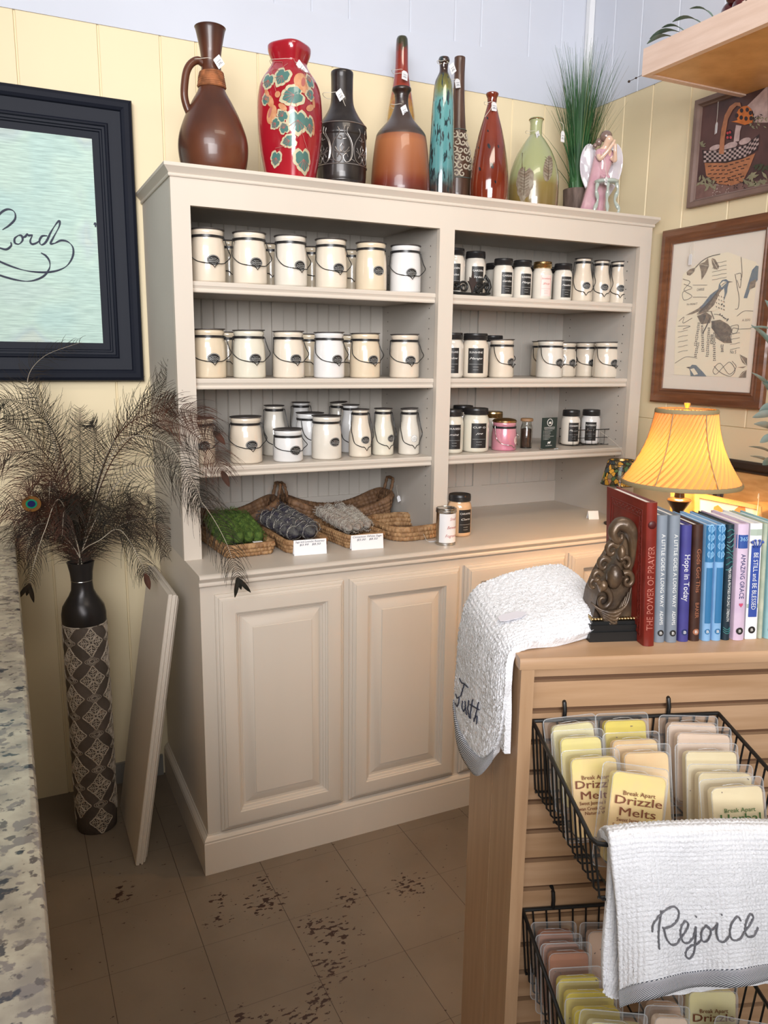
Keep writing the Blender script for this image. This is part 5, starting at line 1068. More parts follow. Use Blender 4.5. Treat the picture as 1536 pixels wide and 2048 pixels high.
b.build('leaves', mat('eucalyptus_leaf', (.12, .20, .18), .55, col2=(.27, .36, .34), vscale=12), t, smooth=60)

# ------------------------------------------------------------------ side table with lamp and leaning frames
tb = thing('side_table', 'dark wooden side table behind the maple display stand, carrying the pleated lamp', 'table', (1.36, -.52, 0))
MB().box(-.22, .34, -.27, .27, .775, .80).build('table_top', M['dkwood'], tb, smooth=0); MB().box(-.20, .32, -.25, .25, .70, .775).build('apron', M['dkwood'], tb, smooth=0)
for sx in (-.19, .31):
    for sy in (-.24, .24): MB().tube([(sx, sy, 0), (sx, sy, .70)], [.014, .024], 12).build('leg', M['dkwood'], tb)
LC = PT(1361, 968, 2.2)
lamp = thing('table_lamp', 'lit table lamp with spiral pleated amber shade on a dark turned stem', 'lamp', (LC.x, LC.y, .80))
sb = P(1361, 968, 'y', LC.y).z - .80 + .004; stp = P(1376, 822, 'y', LC.y).z - .80
MB().lathe([(.0, 0), (.075, 0), (.078, .006), (.070, .014), (.050, .022), (.025, .034), (.018, .05), (.028, .075), (.034, .10), (.028, .13), (.014, .155), (.012, .17), (.022, .176), (.022, .182), (.013, .19), (.015, .215), (.023, .235), (.026, .24), (.018, .247), (.014, .262), (.017, .275), (.030, .295), (.033, .302), (.030, .306), (.014, .31), (.012, .33), (.012, .42), (0, .42)], 36).build('stem', mat('dark_turned_metal', (.035, .022, .014), .25, metal=.4, coat=.4), lamp)
M['shade'] = mat('amber_pleated_silk', (.62, .37, .13), .8)
nt = M['shade'].node_tree; bs = nt.nodes['Principled BSDF']; tr = nt.nodes.new('ShaderNodeBsdfTranslucent'); tr.inputs[0].default_value = (.85, .34, .06, 1); mxs = nt.nodes.new('ShaderNodeMixShader'); mxs.inputs[0].default_value = .125
nt.links.new(bs.outputs[0], mxs.inputs[1]); nt.links.new(tr.outputs[0], mxs.inputs[2]); nt.links.new(mxs.outputs[0], nt.nodes['Material Output'].inputs[0])
def shr(f): return lerp(.157, .079, f) - .016 * math.sin(PI * f)
b = MB(); rows = []; NP = 46
for i in range(25):
    f = i / 24; row = []
    for k in range(NP * 4 + 1):
        a = 2 * PI * (k % (NP * 4)) / (NP * 4) + f * 1.15; r_ = shr(f) + (.0042 if k % 4 == 1 else (-.0042 if k % 4 == 3 else .0)) * lerp(1, .6, f)
        row.append((r_ * math.cos(a), r_ * math.sin(a), lerp(sb, stp, f)))
    rows.append(row)
b.grid(rows)
fold = M['shade'].copy(); fold.name = 'doubled_pleat'; [n_ for n_ in fold.node_tree.nodes if n_.type == 'MIX_SHADER'][0].inputs[0].default_value = .03
b.m = [1 if (i % (NP * 4)) % 4 == 3 else 0 for i in range(len(b.f))]
b.build('shade', [M['shade'], fold], lamp, smooth=30)
trim = mat('sage_braid', (.30, .24, .13), .7)
for f, z in ((0, sb), (1, stp)):
    MB().lathe([(shr(f) - .003, z - .005), (shr(f) + .004, z - .005), (shr(f) + .005, z + .001), (shr(f) + .003, z + .006), (shr(f) - .003, z + .006)], 64, cap=False).build('shade_trim', trim, lamp)
b = MB()
for k in range(6):
    a = 2 * PI * k / 6 + .35; b.tube([((shr(i / 10) + .0035) * math.cos(a), (shr(i / 10) + .0035) * math.sin(a), lerp(sb, stp, i / 10)) for i in range(11)], .0014, 5)
b.build('shade_wires', trim, lamp)
MB().tube([(.06, 0, stp - .03), (.0, 0, stp - .002)], .0015, 5).tube([(-.06, 0, stp - .03), (0, 0, stp - .002)], .0015, 5).lathe([(.004, stp - .01), (.009, stp + .004), (.004, stp + .008), (.008, stp + .018), (.009, stp + .022), (.0, stp + .024)], 16).tube([(-.05, 0, .40), (-.075, 0, .46), (-.06, 0, stp - .02)], .0016, 5).build('harp_and_finial', mat('pale_brass', (.75, .62, .3), .25, metal=.9), lamp)
MB().ball((0, 0, (sb + stp) / 2 + .01), .022, n=16, sc=(1, 1, 1.3)).build('bulb', mat('lit_bulb', (1, .8, .5), .5, emit=(1, .62, .25), estr=8), lamp)
l = bpy.data.lights.new('lamp_light', 'POINT'); l.energy = 20; l.color = (1.0, .60, .25); l.shadow_soft_size = .035; o = bpy.data.objects.new('lamp_light', l); COL.objects.link(o); o.location = (LC.x, LC.y, .80 + (sb + stp) / 2 - .050)
# leaning frames behind the lamp
t = thing('framed_picture', 'dark thick framed honey-coloured picture leaning against the right wall behind the lamp', 'picture', (1.655, -.56, .80), 0)
b = MB().nested(lambda x, h, z: (-h + (z) * .05, x, z), -.34, .34, .0, .375, [(0, 0), (0, .012), (.006, .018), (.022, .018), (.030, .010), (.034, .012), (.038, .006)], back=False); b.build('frame', M['dkwood'], t, smooth=25)
MB().add([(-.004, -.31, .03), (-.004, .31, .03), (.013, .31, .345), (.013, -.31, .345)], [(0, 1, 2, 3)]).build('picture_panel', M['goldwood'], t, smooth=0)
t = thing('wooden_board', 'honey-coloured board with a curved top propped behind the butterfly picture', 'board', (1.53, -.52, .80), -.25)
pts = [(-.20, 0), (.17, 0), (.17, .25)] + [(lerp(.17, -.20, i / 10), .25 + .030 * math.sin(PI * i / 10)) for i in range(1, 10)] + [(-.20, .25)]
n = len(pts); MB().add([(h_ + z * .18, x, z) for h_ in (-.006, .006) for x, z in pts], [tuple(range(n)), tuple(range(2 * n - 1, n - 1, -1))] + [(i, (i + 1) % n, n + (i + 1) % n, n + i) for i in range(n)]).build('board', M['goldwood'], t, smooth=0)
tl = PT(1389, 984, 2.33); tr_ = PT(1523, 1012, 2.33 - .02); dz = Vector((0, 0, -1)); wv = (tr_ - tl); W_ = wv.length; wv.normalize()
t = thing('framed_butterfly', 'wood framed orange butterfly picture leaning on the table behind the books', 'picture', ((tl + tr_) / 2).to_tuple()[:2] + (.80,)); o_ = Vector(t.location)
back = wv.cross(Vector((0, 0, 1))).normalized()
if back.dot(FW) < 0: back = -back
Hh = (tl.z + tr_.z) / 2 - .80
def BF(x, h, z): p = tl + wv * x; p = Vector((p.x, p.y, .80 + (tl.z - .8 + (tr_.z - tl.z) * x / W_) * z / Hh)) + back * (.10 * (z / Hh - 1)) - back * h; return p - o_
MB().nested(lambda x, h, z: BF(x, h, z), 0, W_, 0.0, Hh, [(0, -.012), (0, .004), (.004, .008), (.012, .008), (.014, .0)], back=False).build('frame', M['goldwood'], t, smooth=25)
MB().add([BF(.012, -.001, .012), BF(W_ - .012, -.001, .012), BF(W_ - .012, -.001, Hh - .012), BF(.012, -.001, Hh - .012)], [(0, 1, 2, 3)]).build('print', mat('ivory_print', (.80, .72, .5), .6), t, smooth=0)
b = MB()
def BP(u, v): x = (u - 1389) / (1523 - 1389) * W_; z = Hh - ((v - 984) - (u - 1389) * .21) * 2.33 / F_PX; return BF(x, .001, z)
for pl in ([(1426, 1024), (1428, 1012), (1436, 1009), (1446, 1018), (1453, 1035), (1440, 1050), (1430, 1042)], [(1458, 1035), (1470, 1018), (1482, 1009), (1490, 1012), (1491, 1024), (1478, 1042), (1462, 1050)]): b.add([BP(*p) for p in pl], [tuple(range(7))])
b.add([BP(1453, 1030), BP(1458, 1030), BP(1458, 1062), BP(1453, 1062)], [(0, 1, 2, 3)])
b.build('butterfly', mat('orange_print', (.62, .16, .04), .6), t, smooth=0)
q = PT(1518, 990, 2.28); tag_card('price_tag', 'string tag hanging at the right corner of the butterfly picture', tuple(q + Vector((0, 0, -.03))), (.012, .03), 0, .6, [(0, 0, 0), (.002, 0, .030), (-.02, .0, .036), (-.034, 0, .025)], group=None, writing=False)
t = thing('wooden_board', 'plain honey-coloured wooden board leaning left of the butterfly picture', 'board', (PT(1372, 1010, 2.35).x, PT(1372, 1010, 2.35).y, .80), .0)
q = PT(1372, 1010, 2.35); MB().add([(-.035, 0, 0), (.045, -.01, 0), (.07, .04, .30), (-.005, .05, .30), (-.035, .01, 0), (.045, 0, 0), (.07, .05, .30), (-.005, .06, .30)], [(0, 1, 2, 3), (7, 6, 5, 4), (0, 4, 5, 1), (1, 5, 6, 2), (2, 6, 7, 3), (3, 7, 4, 0)]).build('plank', M['goldwood'], t, smooth=0)

# small stained glass lamp on the counter
q = P(1241, 950, 'y', .08); t = thing('stained_glass_lamp', 'small mosaic stained glass lamp on the counter, left of the pleated lamp', 'lamp', (q.x, .08, .9002))
zt_, zb_ = P(1240, 920, 'y', .08).z - .9, P(1240, 968, 'y', .08).z - .9
MB().lathe([(0, 0), (.045, 0), (.047, .005), (.03, .012), (.010, .02), (.008, .05), (.013, .06), (.008, .075), (.007, zb_ + .02), (0, zb_ + .02)], 28).build('stem', M['dkwood'], t)
def mosaic():
    m = bpy.data.materials.new('mosaic_glass'); m.use_nodes = True; nt = m.node_tree; L = nt.links.new; bs = nt.nodes['Principled BSDF']; bs.inputs['Roughness'].default_value = .12
    tc = nt.nodes.new('ShaderNodeTexCoord'); vo = nt.nodes.new('ShaderNodeTexVoronoi'); vo.inputs['Scale'].default_value = 62; L(tc.outputs['Object'], vo.inputs['Vector']); v2 = nt.nodes.new('ShaderNodeTexVoronoi'); v2.feature = 'DISTANCE_TO_EDGE'; v2.inputs['Scale'].default_value = 62; L(tc.outputs['Object'], v2.inputs['Vector'])
    sc = nt.nodes.new('ShaderNodeSeparateColor'); L(vo.outputs['Color'], sc.inputs[0]); r = nt.nodes.new('ShaderNodeValToRGB'); e = r.color_ramp.elements; r.color_ramp.interpolation = 'CONSTANT'; e[0].color = (.05, .05, .04, 1); e[1].color = (.35, .22, .05, 1); e[1].position = .8
    for p_, c in ((.18, (.03, .05, .08)), (.34, (.05, .10, .07)), (.5, (.13, .12, .10)), (.62, (.25, .14, .12)), (.70, (.03, .03, .05))): e.new(p_).color = c + (1,)
    L(sc.outputs[0], r.inputs[0]); g = nt.nodes.new('ShaderNodeMath'); g.operation = 'GREATER_THAN'; g.inputs[1].default_value = .045; L(v2.outputs['Distance'], g.inputs[0])
    mx = nt.nodes.new('ShaderNodeMix'); mx.data_type = 'RGBA'; L(g.outputs[0], mx.inputs[0]); mx.inputs[6].default_value = (.012, .01, .008, 1); L(r.outputs[0], mx.inputs[7]); L(mx.outputs[2], bs.inputs['Base Color'])
    tr = nt.nodes.new('ShaderNodeBsdfTranslucent'); L(mx.outputs[2], tr.inputs[0]); ms = nt.nodes.new('ShaderNodeMixShader'); ms.inputs[0].default_value = .55; L(bs.outputs[0], ms.inputs[1]); L(tr.outputs[0], ms.inputs[2]); L(ms.outputs[0], nt.nodes['Material Output'].inputs[0]); return m
MB().lathe([(.066, zb_), (.060, zb_ + .03), (.050, zt_ - .015), (.044, zt_)], 40, cap=False).build('shade', mosaic(), t)
b = MB()
for r_, z in ((.0665, zb_), (.0445, zt_), (.049, zt_ - .014)): b.tube([(r_ * math.cos(a), r_ * math.sin(a), z) for a in [2 * PI * i / 36 for i in range(36)]], .0014, 5, closed=True)
for k in range(14): a = 2 * PI * k / 14; b.tube([(.0445 * math.cos(a), .0445 * math.sin(a), zt_), (.049 * math.cos(a + .2), .049 * math.sin(a + .2), zt_ - .014)], .001, 5)
b.build('lead_came', M['dkwood'], t)
l = bpy.data.lights.new('small_lamp_light', 'POINT'); l.energy = .35; l.color = (1.0, .7, .35); l.shadow_soft_size = .012; o = bpy.data.objects.new('small_lamp_light', l); COL.objects.link(o); o.location = (q.x, .08, .9 + (zb_ + zt_) / 2)
# ------------------------------------------------------------------ granite counter at the left
def granite():
    m = bpy.data.materials.new('speckled_granite'); m.use_nodes = True; nt = m.node_tree; L = nt.links.new; bs = nt.nodes['Principled BSDF']; bs.inputs['Roughness'].default_value = .22; bs.inputs['Coat Weight'].default_value = .3
    tc = nt.nodes.new('ShaderNodeTexCoord')
    def nz(s, st, d=5):
        mp = nt.nodes.new('ShaderNodeMapping'); mp.inputs['Scale'].default_value = st; L(tc.outputs['Object'], mp.inputs[0]); n = nt.nodes.new('ShaderNodeTexNoise'); n.inputs['Scale'].default_value = s; n.inputs['Detail'].default_value = d; L(mp.outputs[0], n.inputs['Vector']); return n.outputs['Fac']
    def ramp(f, a, b, ca, cb):
        r = nt.nodes.new('ShaderNodeValToRGB'); r.color_ramp.elements[0].position = a; r.color_ramp.elements[1].position = b; r.color_ramp.elements[0].color = ca + (1,); r.color_ramp.elements[1].color = cb + (1,); L(f, r.inputs[0]); return r.outputs[0]
    base_ = ramp(nz(22, (1, 1, 1)), .35, .65, (.25, .215, .17), (.47, .42, .32))
    def over(c, f, lo, hi, col):
        mx = nt.nodes.new('ShaderNodeMix'); mx.data_type = 'RGBA'; L(ramp(f, lo, hi, (0, 0, 0), (1, 1, 1)), mx.inputs[0]); L(c, mx.inputs[6]); mx.inputs[7].default_value = col + (1,); return mx.outputs[2]
    c = over(base_, nz(48, (1, 1.15, 1)), .555, .60, (.20, .17, .15)); c = over(c, nz(34, (.9, 1.25, 1.1), 4), .60, .635, (.025, .025, .035)); c = over(c, nz(75, (1, 1.1, 1)), .60, .65, (.10, .08, .07))
    L(c, bs.inputs['Base Color']); return m
gc = thing('granite_counter', 'speckled cream and black granite counter running along the left edge', 'counter', (-.9, -.6, 0))
b = MB().sweep([(.44, 1.2, 0), (.44, -1.9, 0)], [(0, 0), (0, 0)]) if False else MB()
pr = [(.440 - .02, .920), (.452, .920), (.457, .923), (.458, .930), (.458, .942), (.455, .948), (.449, .950), (-.6, .950), (-.6, .920)]
n = len(pr); vs = [(x, y, z) for y in (-1.35, 1.222) for x, z in pr]
b.add(vs, [tuple(range(n)), tuple(range(2 * n - 1, n - 1, -1))] + [(i, (i + 1) % n, n + (i + 1) % n, n + i) for i in range(n)])
b.build('worktop', granite(), gc, smooth=35)
MB().box(-.58, .42, -1.33, 1.220, 0, .92).build('counter_body', M['yellow'], gc, smooth=0)
t = thing('slate_board', 'dark slate board lying at the left edge of the granite counter', 'board', (-.64, -.50, .9502), .10)
MB().box(-.12, .142, -.12, .12, 0, .010).build('board', mat('slate', (.06, .055, .055), .5, var=.4, vscale=30), t, smooth=0)

# ------------------------------------------------------------------ floor vase with feathers
vx, vy = -.270, .385
fv = thing('floor_vase', 'tall cylindrical floor vase with cream flower-lattice relief and dark metal neck', 'vase', (vx, vy, 0))
M['vbody'] = mat('taupe_relief_ground', (.115, .090, .075), .6, col2=(.07, .055, .045), vscale=14, bump=.3, bscale=90)
M['vline'] = mat('chalky_relief', (.48, .41, .34), .8, col2=(.32, .27, .21), vscale=60)
MB().lathe([(.056, 0), (.060, .004), (.0625, .06), (.0635, .4), (.0635, .66), (.0632, .688)], 64).build('body', M['vbody'], fv, smooth=60)
MB().lathe([(.0632, .684), (.0645, .690), (.0645, .712), (.060, .735), (.050, .752), (.040, .768), (.0325, .785), (.0305, .81), (.033, .84), (.038, .865), (.0395, .872), (.036, .872), (.028, .83), (.026, .78), (.0, .78)], 64).build('neck', mat('gunmetal', (.035, .032, .032), .30, metal=.6), fv, smooth=60)
b = MB(); b2 = MB()
def vs_(u, z, off=.0008): a = u / .0635; r = interp([(0, .060), (.06, .0625), (.4, .0635), (.7, .0635)], z) + off; return (r * math.sin(a), -r * math.cos(a), z)
per = 2 * PI * .0635; cols = 6; cw = per / cols; ch = .118
for c in range(cols):
    for r_ in range(7):
        cz = .045 + r_ * ch + (ch / 2 if c % 2 else 0); cx = (c + .45) * cw - .02
        if cz > .70: continue
        def S(pl, w_=.0013, closed=False, bb=b):
            pp = bez([(cx + x * cw * .62, 0, cz + z * ch * .42) for x, z in pl], 3, closed)
            pp = [vs_(p.x, max(.004, min(.683, p.z))) for p in pp]
            bb.tube(pp, w_, 5, closed=closed)
        for q in range(4):
            a = q * PI / 2; ca, sa = math.cos(a), math.sin(a); rt_ = lambda x, z: (x * ca - z * sa, x * sa + z * ca)
            pet = [(0, .10), (.24, .28), (.34, .50), (.20, .66), (0, .90), (-.20, .66), (-.34, .50), (-.24, .28)]
            S([rt_(x, z) for x, z in pet], .0021, True)
            S([rt_(0, .12), rt_(0, .74)], .0016)
            for zz_ in (.30, .45, .58):
                for sg in (-1, 1): S([rt_(0, zz_), rt_(sg * .22, zz_ + .12)], .0014)
            S([rt_(.30, .42), rt_(.44, .44), rt_(.42, .30)], .0014)
            a2 = a + PI / 4; c2, s2 = math.cos(a2), math.sin(a2)
            S([(.32 * c2 - .1 * s2, .32 * s2 + .1 * c2), (.46 * c2, .46 * s2), (.32 * c2 + .1 * s2, .32 * s2 - .1 * c2)], .0011)
        for (dx, dz) in ((0, 1),):
            for k_, w__ in ((.18, .0011), (.30, .0009), (.42, .0008)):
                S([(dx + k_ * 1.2 * math.cos(a), dz * 1.19 + k_ * .55 * math.sin(a) * (1 + .4 * math.cos(4 * a))) for a in [i * PI / 6 for i in range(12)]], w__, True, b)
b.build('relief_lattice', M['vline'], fv, smooth=60)
MB().tube([(.031 * math.cos(a), .031 * math.sin(a), .815) for a in [2 * PI * i / 30 for i in range(30)]], .0010, 5, closed=True).build('neck_wire', M['steel'], fv)

MOUTH = Vector((vx, vy, .86))
def feather(name, label, ctrl, barb=.085, nb=110, start=.22, dens=1.0, col='feath', tipk=None, quillw=.0022, seed=0, group=None, eye=False, pale=True, droop=.35, spread=1.0):
    # ctrl: points from the vase mouth to the tip
    rd = random.Random(seed); t = thing(name, label, 'feather', tuple(MOUTH), 0, group)
    pts = bez([Vector(c) - MOUTH for c in ctrl], 10); N = len(pts)
    ql = [quillw * (1 - .85 * i / (N - 1)) for i in range(N)]
    MB().tube(pts, ql, 6).build('quill', M['quill'] if pale else M[col], t, smooth=60)
    b = MB()
    vd = (CAM - (MOUTH + pts[N // 2])).normalized()
    for i in range(nb):
        s = start + (1 - start) * (i / nb) ** .9; f = s * (N - 1); j = min(N - 2, int(f)); p = pts[j].lerp(pts[j + 1], f - j); tg = (pts[j + 1] - pts[j]).normalized()
        sd = tg.cross(vd); sd = sd.normalized() if sd.length > .1 else tg.orthogonal().normalized()
        for sg in (-1, 1):
            L_ = barb * rd.uniform(.55, 1.25) * (math.sin(PI * min(1, .18 + .75 * (s - start) / (1 - start)))) ** .6
            d0 = (sd * sg * spread + tg * rd.uniform(.35, .75) + vd * rd.uniform(-.35, .35)).normalized(); q = p.copy(); w_ = .00085; prev = None; rows = []
            curl = rd.uniform(.4, 1.8)
            for k in range(8):
                nrm = d0.cross(vd); nrm = nrm.normalized() if nrm.length > .05 else Vector((0, 0, 1))
                ww = w_ * (1 - .10 * k); rows.append([q - nrm * ww, q + nrm * ww]); q = q + d0 * (L_ / 7)
                d0 = (d0 + tg * .20 * curl + Vector((0, 0, -1)) * droop * .40 + Vector((rd.uniform(-.06, .06), rd.uniform(-.06, .06), rd.uniform(-.06, .06)))).normalized()
                wq = MOUTH + q
                if wq.y > .61: q.y = .61 - MOUTH.y
            b.grid(rows)
    b.build('barbs', M[col], t, smooth=0)
    if eye:
        p = pts[-1]; 
        for m_, r_, o_ in (('eyeb', .021, .000), ('eyeg', .0125, .002), ('eyed', .0085, .004)):
            u1 = vd.cross(Vector((0, 0, 1))).normalized(); u2 = u1.cross(vd)
            MB().add([p + vd * (.006 + o_) + u1 * r_ * 1.15 * math.cos(a) + u2 * r_ * math.sin(a) for a in [2 * PI * k / 24 for k in range(24)]] + [p + vd * (.004 + o_) + u1 * r_ * 1.15 * math.cos(a) + u2 * r_ * math.sin(a) for a in [2 * PI * k / 24 for k in range(24)]], [tuple(range(24))] + [(k, (k + 1) % 24, 24 + (k + 1) % 24, 24 + k) for k in range(24)]).build('eye_spot', M[m_], t, smooth=0)
    if tipk:
        p = pts[-1]; d = (pts[-1] - pts[-4]).normalized(); u1 = d.cross(vd).normalized(); tb = MB()
        if tipk == 'leaf': leaf3(tb, p - d * .005, p + d * .045, .009, .3, up=vd)
        else:
            for sg in (-1, .0, 1): leaf3(tb, p - d * .004, p + d * (.045 if sg else .030) + u1 * .022 * sg, .006, .3, up=vd)
        tb.build('tip', M['feath2'] if tipk == 'leaf' else M['feath'], t, smooth=60)
    return t
def fpx(pl, ys):
    out = [tuple(MOUTH - Vector((0, 0, .10)) + Vector((random.Random(len(pl) + int(pl[0][0])).uniform(-.012, .012), 0, 0))), tuple(MOUTH + Vector((0, 0, .03)))]
    for (u, v), y in zip(pl, ys): out.append(tuple(P(u, v, 'y', y)))
    return out
FE = [
 ('long feather arching up and leftmost tip crossing the dark picture frame', [(140, 980), (95, 850), (55, 770), (85, 715), (165, 683)], (.38, .40, .44, .46, .47), .045, 60, .45, 'feath', None),
 ('pale-quilled feather standing up at the upper left below the picture frame', [(120, 960), (100, 850), (65, 775)], (.36, .36, .38), .060, 90, .40, 'feath', None),
 ('narrow upright feather in the middle of the bunch', [(160, 960), (160, 880), (160, 815)], (.42, .45, .47), .045, 90, .35, 'feath', None),
 ('feather with a bent loop standing right of the middle', [(185, 960), (190, 870), (180, 842)], (.33, .34, .36), .05, 80, .35, 'feath', None),
 ('large feather sweeping up and right to the hutch side', [(205, 930), (255, 850), (310, 810), (350, 800)], (.34, .30, .25, .20), .085, 130, .25, 'feath', None),
 ('thin feather reaching highest on the right against the hutch side', [(210, 920), (270, 820), (320, 775), (345, 728)], (.40, .38, .34, .30), .050, 60, .50, 'feath', None),
 ('large feather arching far right in front of the shelves with a brown leaf-like tip', [(220, 930), (300, 850), (360, 850), (420, 900), (445, 945)], (.30, .20, .12, .06, .02), .085, 130, .25, 'feath2', 'leaf'),
 ('long drooping feather falling in front of the counter with a forked black tip', [(240, 960), (330, 935), (400, 1000), (450, 1080), (476, 1158)], (.28, .14, .04, -.04, -.07), .075, 130, .28, 'feath', 'fork'),
 ('feather curving right above the green moss basket', [(230, 900), (320, 880), (385, 960), (405, 1010)], (.28, .16, .06, .03), .090, 130, .25, 'feath', None),
 ('feather arching over with its brown tip by the ivory jar', [(230, 880), (330, 820), (395, 830), (430, 865)], (.32, .20, .12, .08), .065, 110, .35, 'feath2', 'leaf'),
 ('feather with pale quill drooping right beside the leaning cabinet door', [(200, 1080), (240, 1060), (280, 1120), (291, 1150)], (.33, .30, .26, .24), .060, 90, .30, 'feath', 'leaf'),
 ('pale-quilled feather drooping left with forked black tip over the counter edge', [(120, 1000), (90, 1060), (70, 1120), (58, 1170)], (.30, .27, .24, .22), .050, 70, .15, 'feath', 'fork'),
 ('feather drooping to the lower left above the granite counter', [(110, 960), (50, 960), (20, 1040)], (.34, .28, .22), .085, 120, .22, 'feath2', None),
 ('russet feather spreading left off the picture edge', [(110, 950), (30, 900), (-30, 940)], (.34, .30, .28), .085, 120, .22, 'feath2', None),
 ('peacock feather with a blue and green eye spot on the left', [(120, 1050), (90, 1010), (63, 1008)], (.33, .26, .22), .070, 110, .22, 'feath2', None),
 ('feather leaning up to the far left with dark vane', [(110, 940), (50, 870), (5, 835)], (.36, .34, .32), .085, 120, .25, 'feath', None),
 ('feather bending from the top of the bunch to the left', [(130, 930), (90, 840), (20, 800), (-30, 815)], (.36, .34, .32, .30), .075, 120, .25, 'feath', None),
]
for k, (lb, pl, ys, bl_, nb, st, col, tip) in enumerate(FE):
    feather('peacock_feather' if 'eye spot' in lb else 'dried_feather', lb, fpx(pl, ys), bl_ * 1.30, int(nb * .62), st, 1, col, tip, seed=k, eye='eye spot' in lb, pale=k in (0, 1, 4, 7, 8, 10, 11), quillw=.0020)
rd = random.Random(99)
for k in range(20):
    a = rd.uniform(-1.15, 1.15); L_ = rd.uniform(.16, .34); top = MOUTH + Vector((math.sin(a) * L_ * .95, rd.uniform(-.12, .08), .04 + math.cos(a) * L_ * .75))
    mid = MOUTH.lerp(top, .55) + Vector((0, 0, .05)); end = top + Vector((math.sin(a) * .05, rd.uniform(-.04, .02), -.05 - abs(math.sin(a)) * .06))
    top.y = min(top.y, .55)
    feather('dried_feather', 'dark wispy dried feather in the dense middle of the bunch in the floor vase', [tuple(MOUTH - Vector((0, 0, .09))), tuple(MOUTH + Vector((0, 0, .02))), tuple(mid), tuple(top), tuple(end)], rd.uniform(.07, .12), 50, .22, 1, 'feath2' if k % 3 == 0 else 'feath', None, seed=200 + k, pale=(k % 3 == 0), quillw=.0015, group='dark feathers in the middle of the bunch', droop=.45)

# ------------------------------------------------------------------ spare cabinet door leaning on the base cabinet
dr = thing('cabinet_door', 'spare cream cabinet door with moulded edge leaning against the left side of the base cabinet', 'cabinet door', (-.158, .115, 0.0))
ang = math.atan2(.128, .815); c_, s_ = math.cos(ang), math.sin(ang)
b = MB().nested(lambda x, h, z: (h, x, z), 0, .345, 0, .828, [(.003, 0), (0, -.002), (0, -.010), (.0035, -.012), (.0035, -.014), (.001, -.017), (.001, -.021), (.005, -.024), (.005, -.027), (.009, -.030), (.013, -.031), (.016, -.034), (.022, -.034), (.054, -.034), (.060, -.026), (.068, -.024), (.074, -.018), (.105, -.030), (.108, -.030)])
b.xf(lambda x, y, z: (x * -1, y, z))
b.xf(lambda x, y, z: ((x - .034) * c_ + z * s_ + .0, y, z * c_ - (x - .034) * s_ - .0005)); 
zmin = min(v[2] for v in b.v); b.xf(lambda x, y, z: (x, y, z - zmin)); b.build('door', M['cream'], dr, smooth=22)

# ------------------------------------------------------------------ maple display stand
A0 = Vector((.144, -1.272, 0)); TH = R(-19); UA = Vector((math.cos(TH), math.sin(TH), 0)); UB = Vector((-math.sin(TH), math.cos(TH), 0))
def G(a, b_, z): return A0 + UA * a + UB * b_ + Vector((0, 0, z))
def onb(u, v, b_):   # pixel -> stand frame on the plane at depth b_
    d = ray(u, v); t = (b_ - (CAM - A0).dot(UB)) / d.dot(UB); p = CAM + d * t - A0; return Vector((p.dot(UA), b_, p.z))
def ona(u, v, a_):
    d = ray(u, v); t = (a_ - (CAM - A0).dot(UA)) / d.dot(UA); p = CAM + d * t - A0; return Vector((a_, p.dot(UB), p.z))
def GT(name, label, cat, a=0, b_=0, z=0, group=None): return thing(name, label, cat, tuple(G(a, b_, z)), TH, group)
GW = .95
st = GT('display_stand', 'maple slatwall display stand with books on top and wire baskets, right foreground', 'display stand')
for (b0, b1) in ((0, .1165), (.1195, .262)):
    pr = [(0, 1.0835), (.001, 1.095), (.005, 1.1)] 
    MB().box(0, .018, b0, b1, 0.0, 1.0838).build('side_panel', M['maple_v'], st, smooth=0)
    MB().box(GW - .018, GW, b0, b1, 0, 1.0838).build('side_panel', M['maple_v'], st, smooth=0)
b = MB(); pr = [(0, 0.0), (0, .262)]
rows = [(-.002, 1.0840), (-.003, 1.0875), (-.003, 1.096), (-.001, 1.0995), (.003, 1.1), (.259, 1.1), (.264, 1.097), (.264, 1.0840)]
n = len(rows); b.add([(a, q, z) for a in (-.003, GW + .003) for q, z in rows], [tuple(range(n)), tuple(range(2 * n - 1, n - 1, -1))] + [(i, (i + 1) % n, n + (i + 1) % n, n + i) for i in range(n)])
b.build('top_board', M['maple_x'], st, smooth=30)
gz = [1.054 - .0461 * k for k in range(23)]
for (bf, sg) in ((.035, 1), (.228, -1)):
    zt__ = 1.0838
    for k, z in enumerate(gz):
        z0 = z + .004
        MB().box(.018, GW - .018, min(bf, bf + sg * .008), max(bf, bf + sg * .008), z0, zt__ - .0001).build('slat', M['maple_x'], st, smooth=0); zt__ = z - .004
    MB().box(.018, GW - .018, min(bf, bf + sg * .008), max(bf, bf + sg * .008), 0.0, zt__).build('slat', M['maple_x'], st, smooth=0)
    MB().box(.018, GW - .018, min(bf + sg * .008, bf + sg * .015), max(bf + sg * .008, bf + sg * .015), 0, 1.083).build('slot_backing', M['slot'], st, smooth=0)
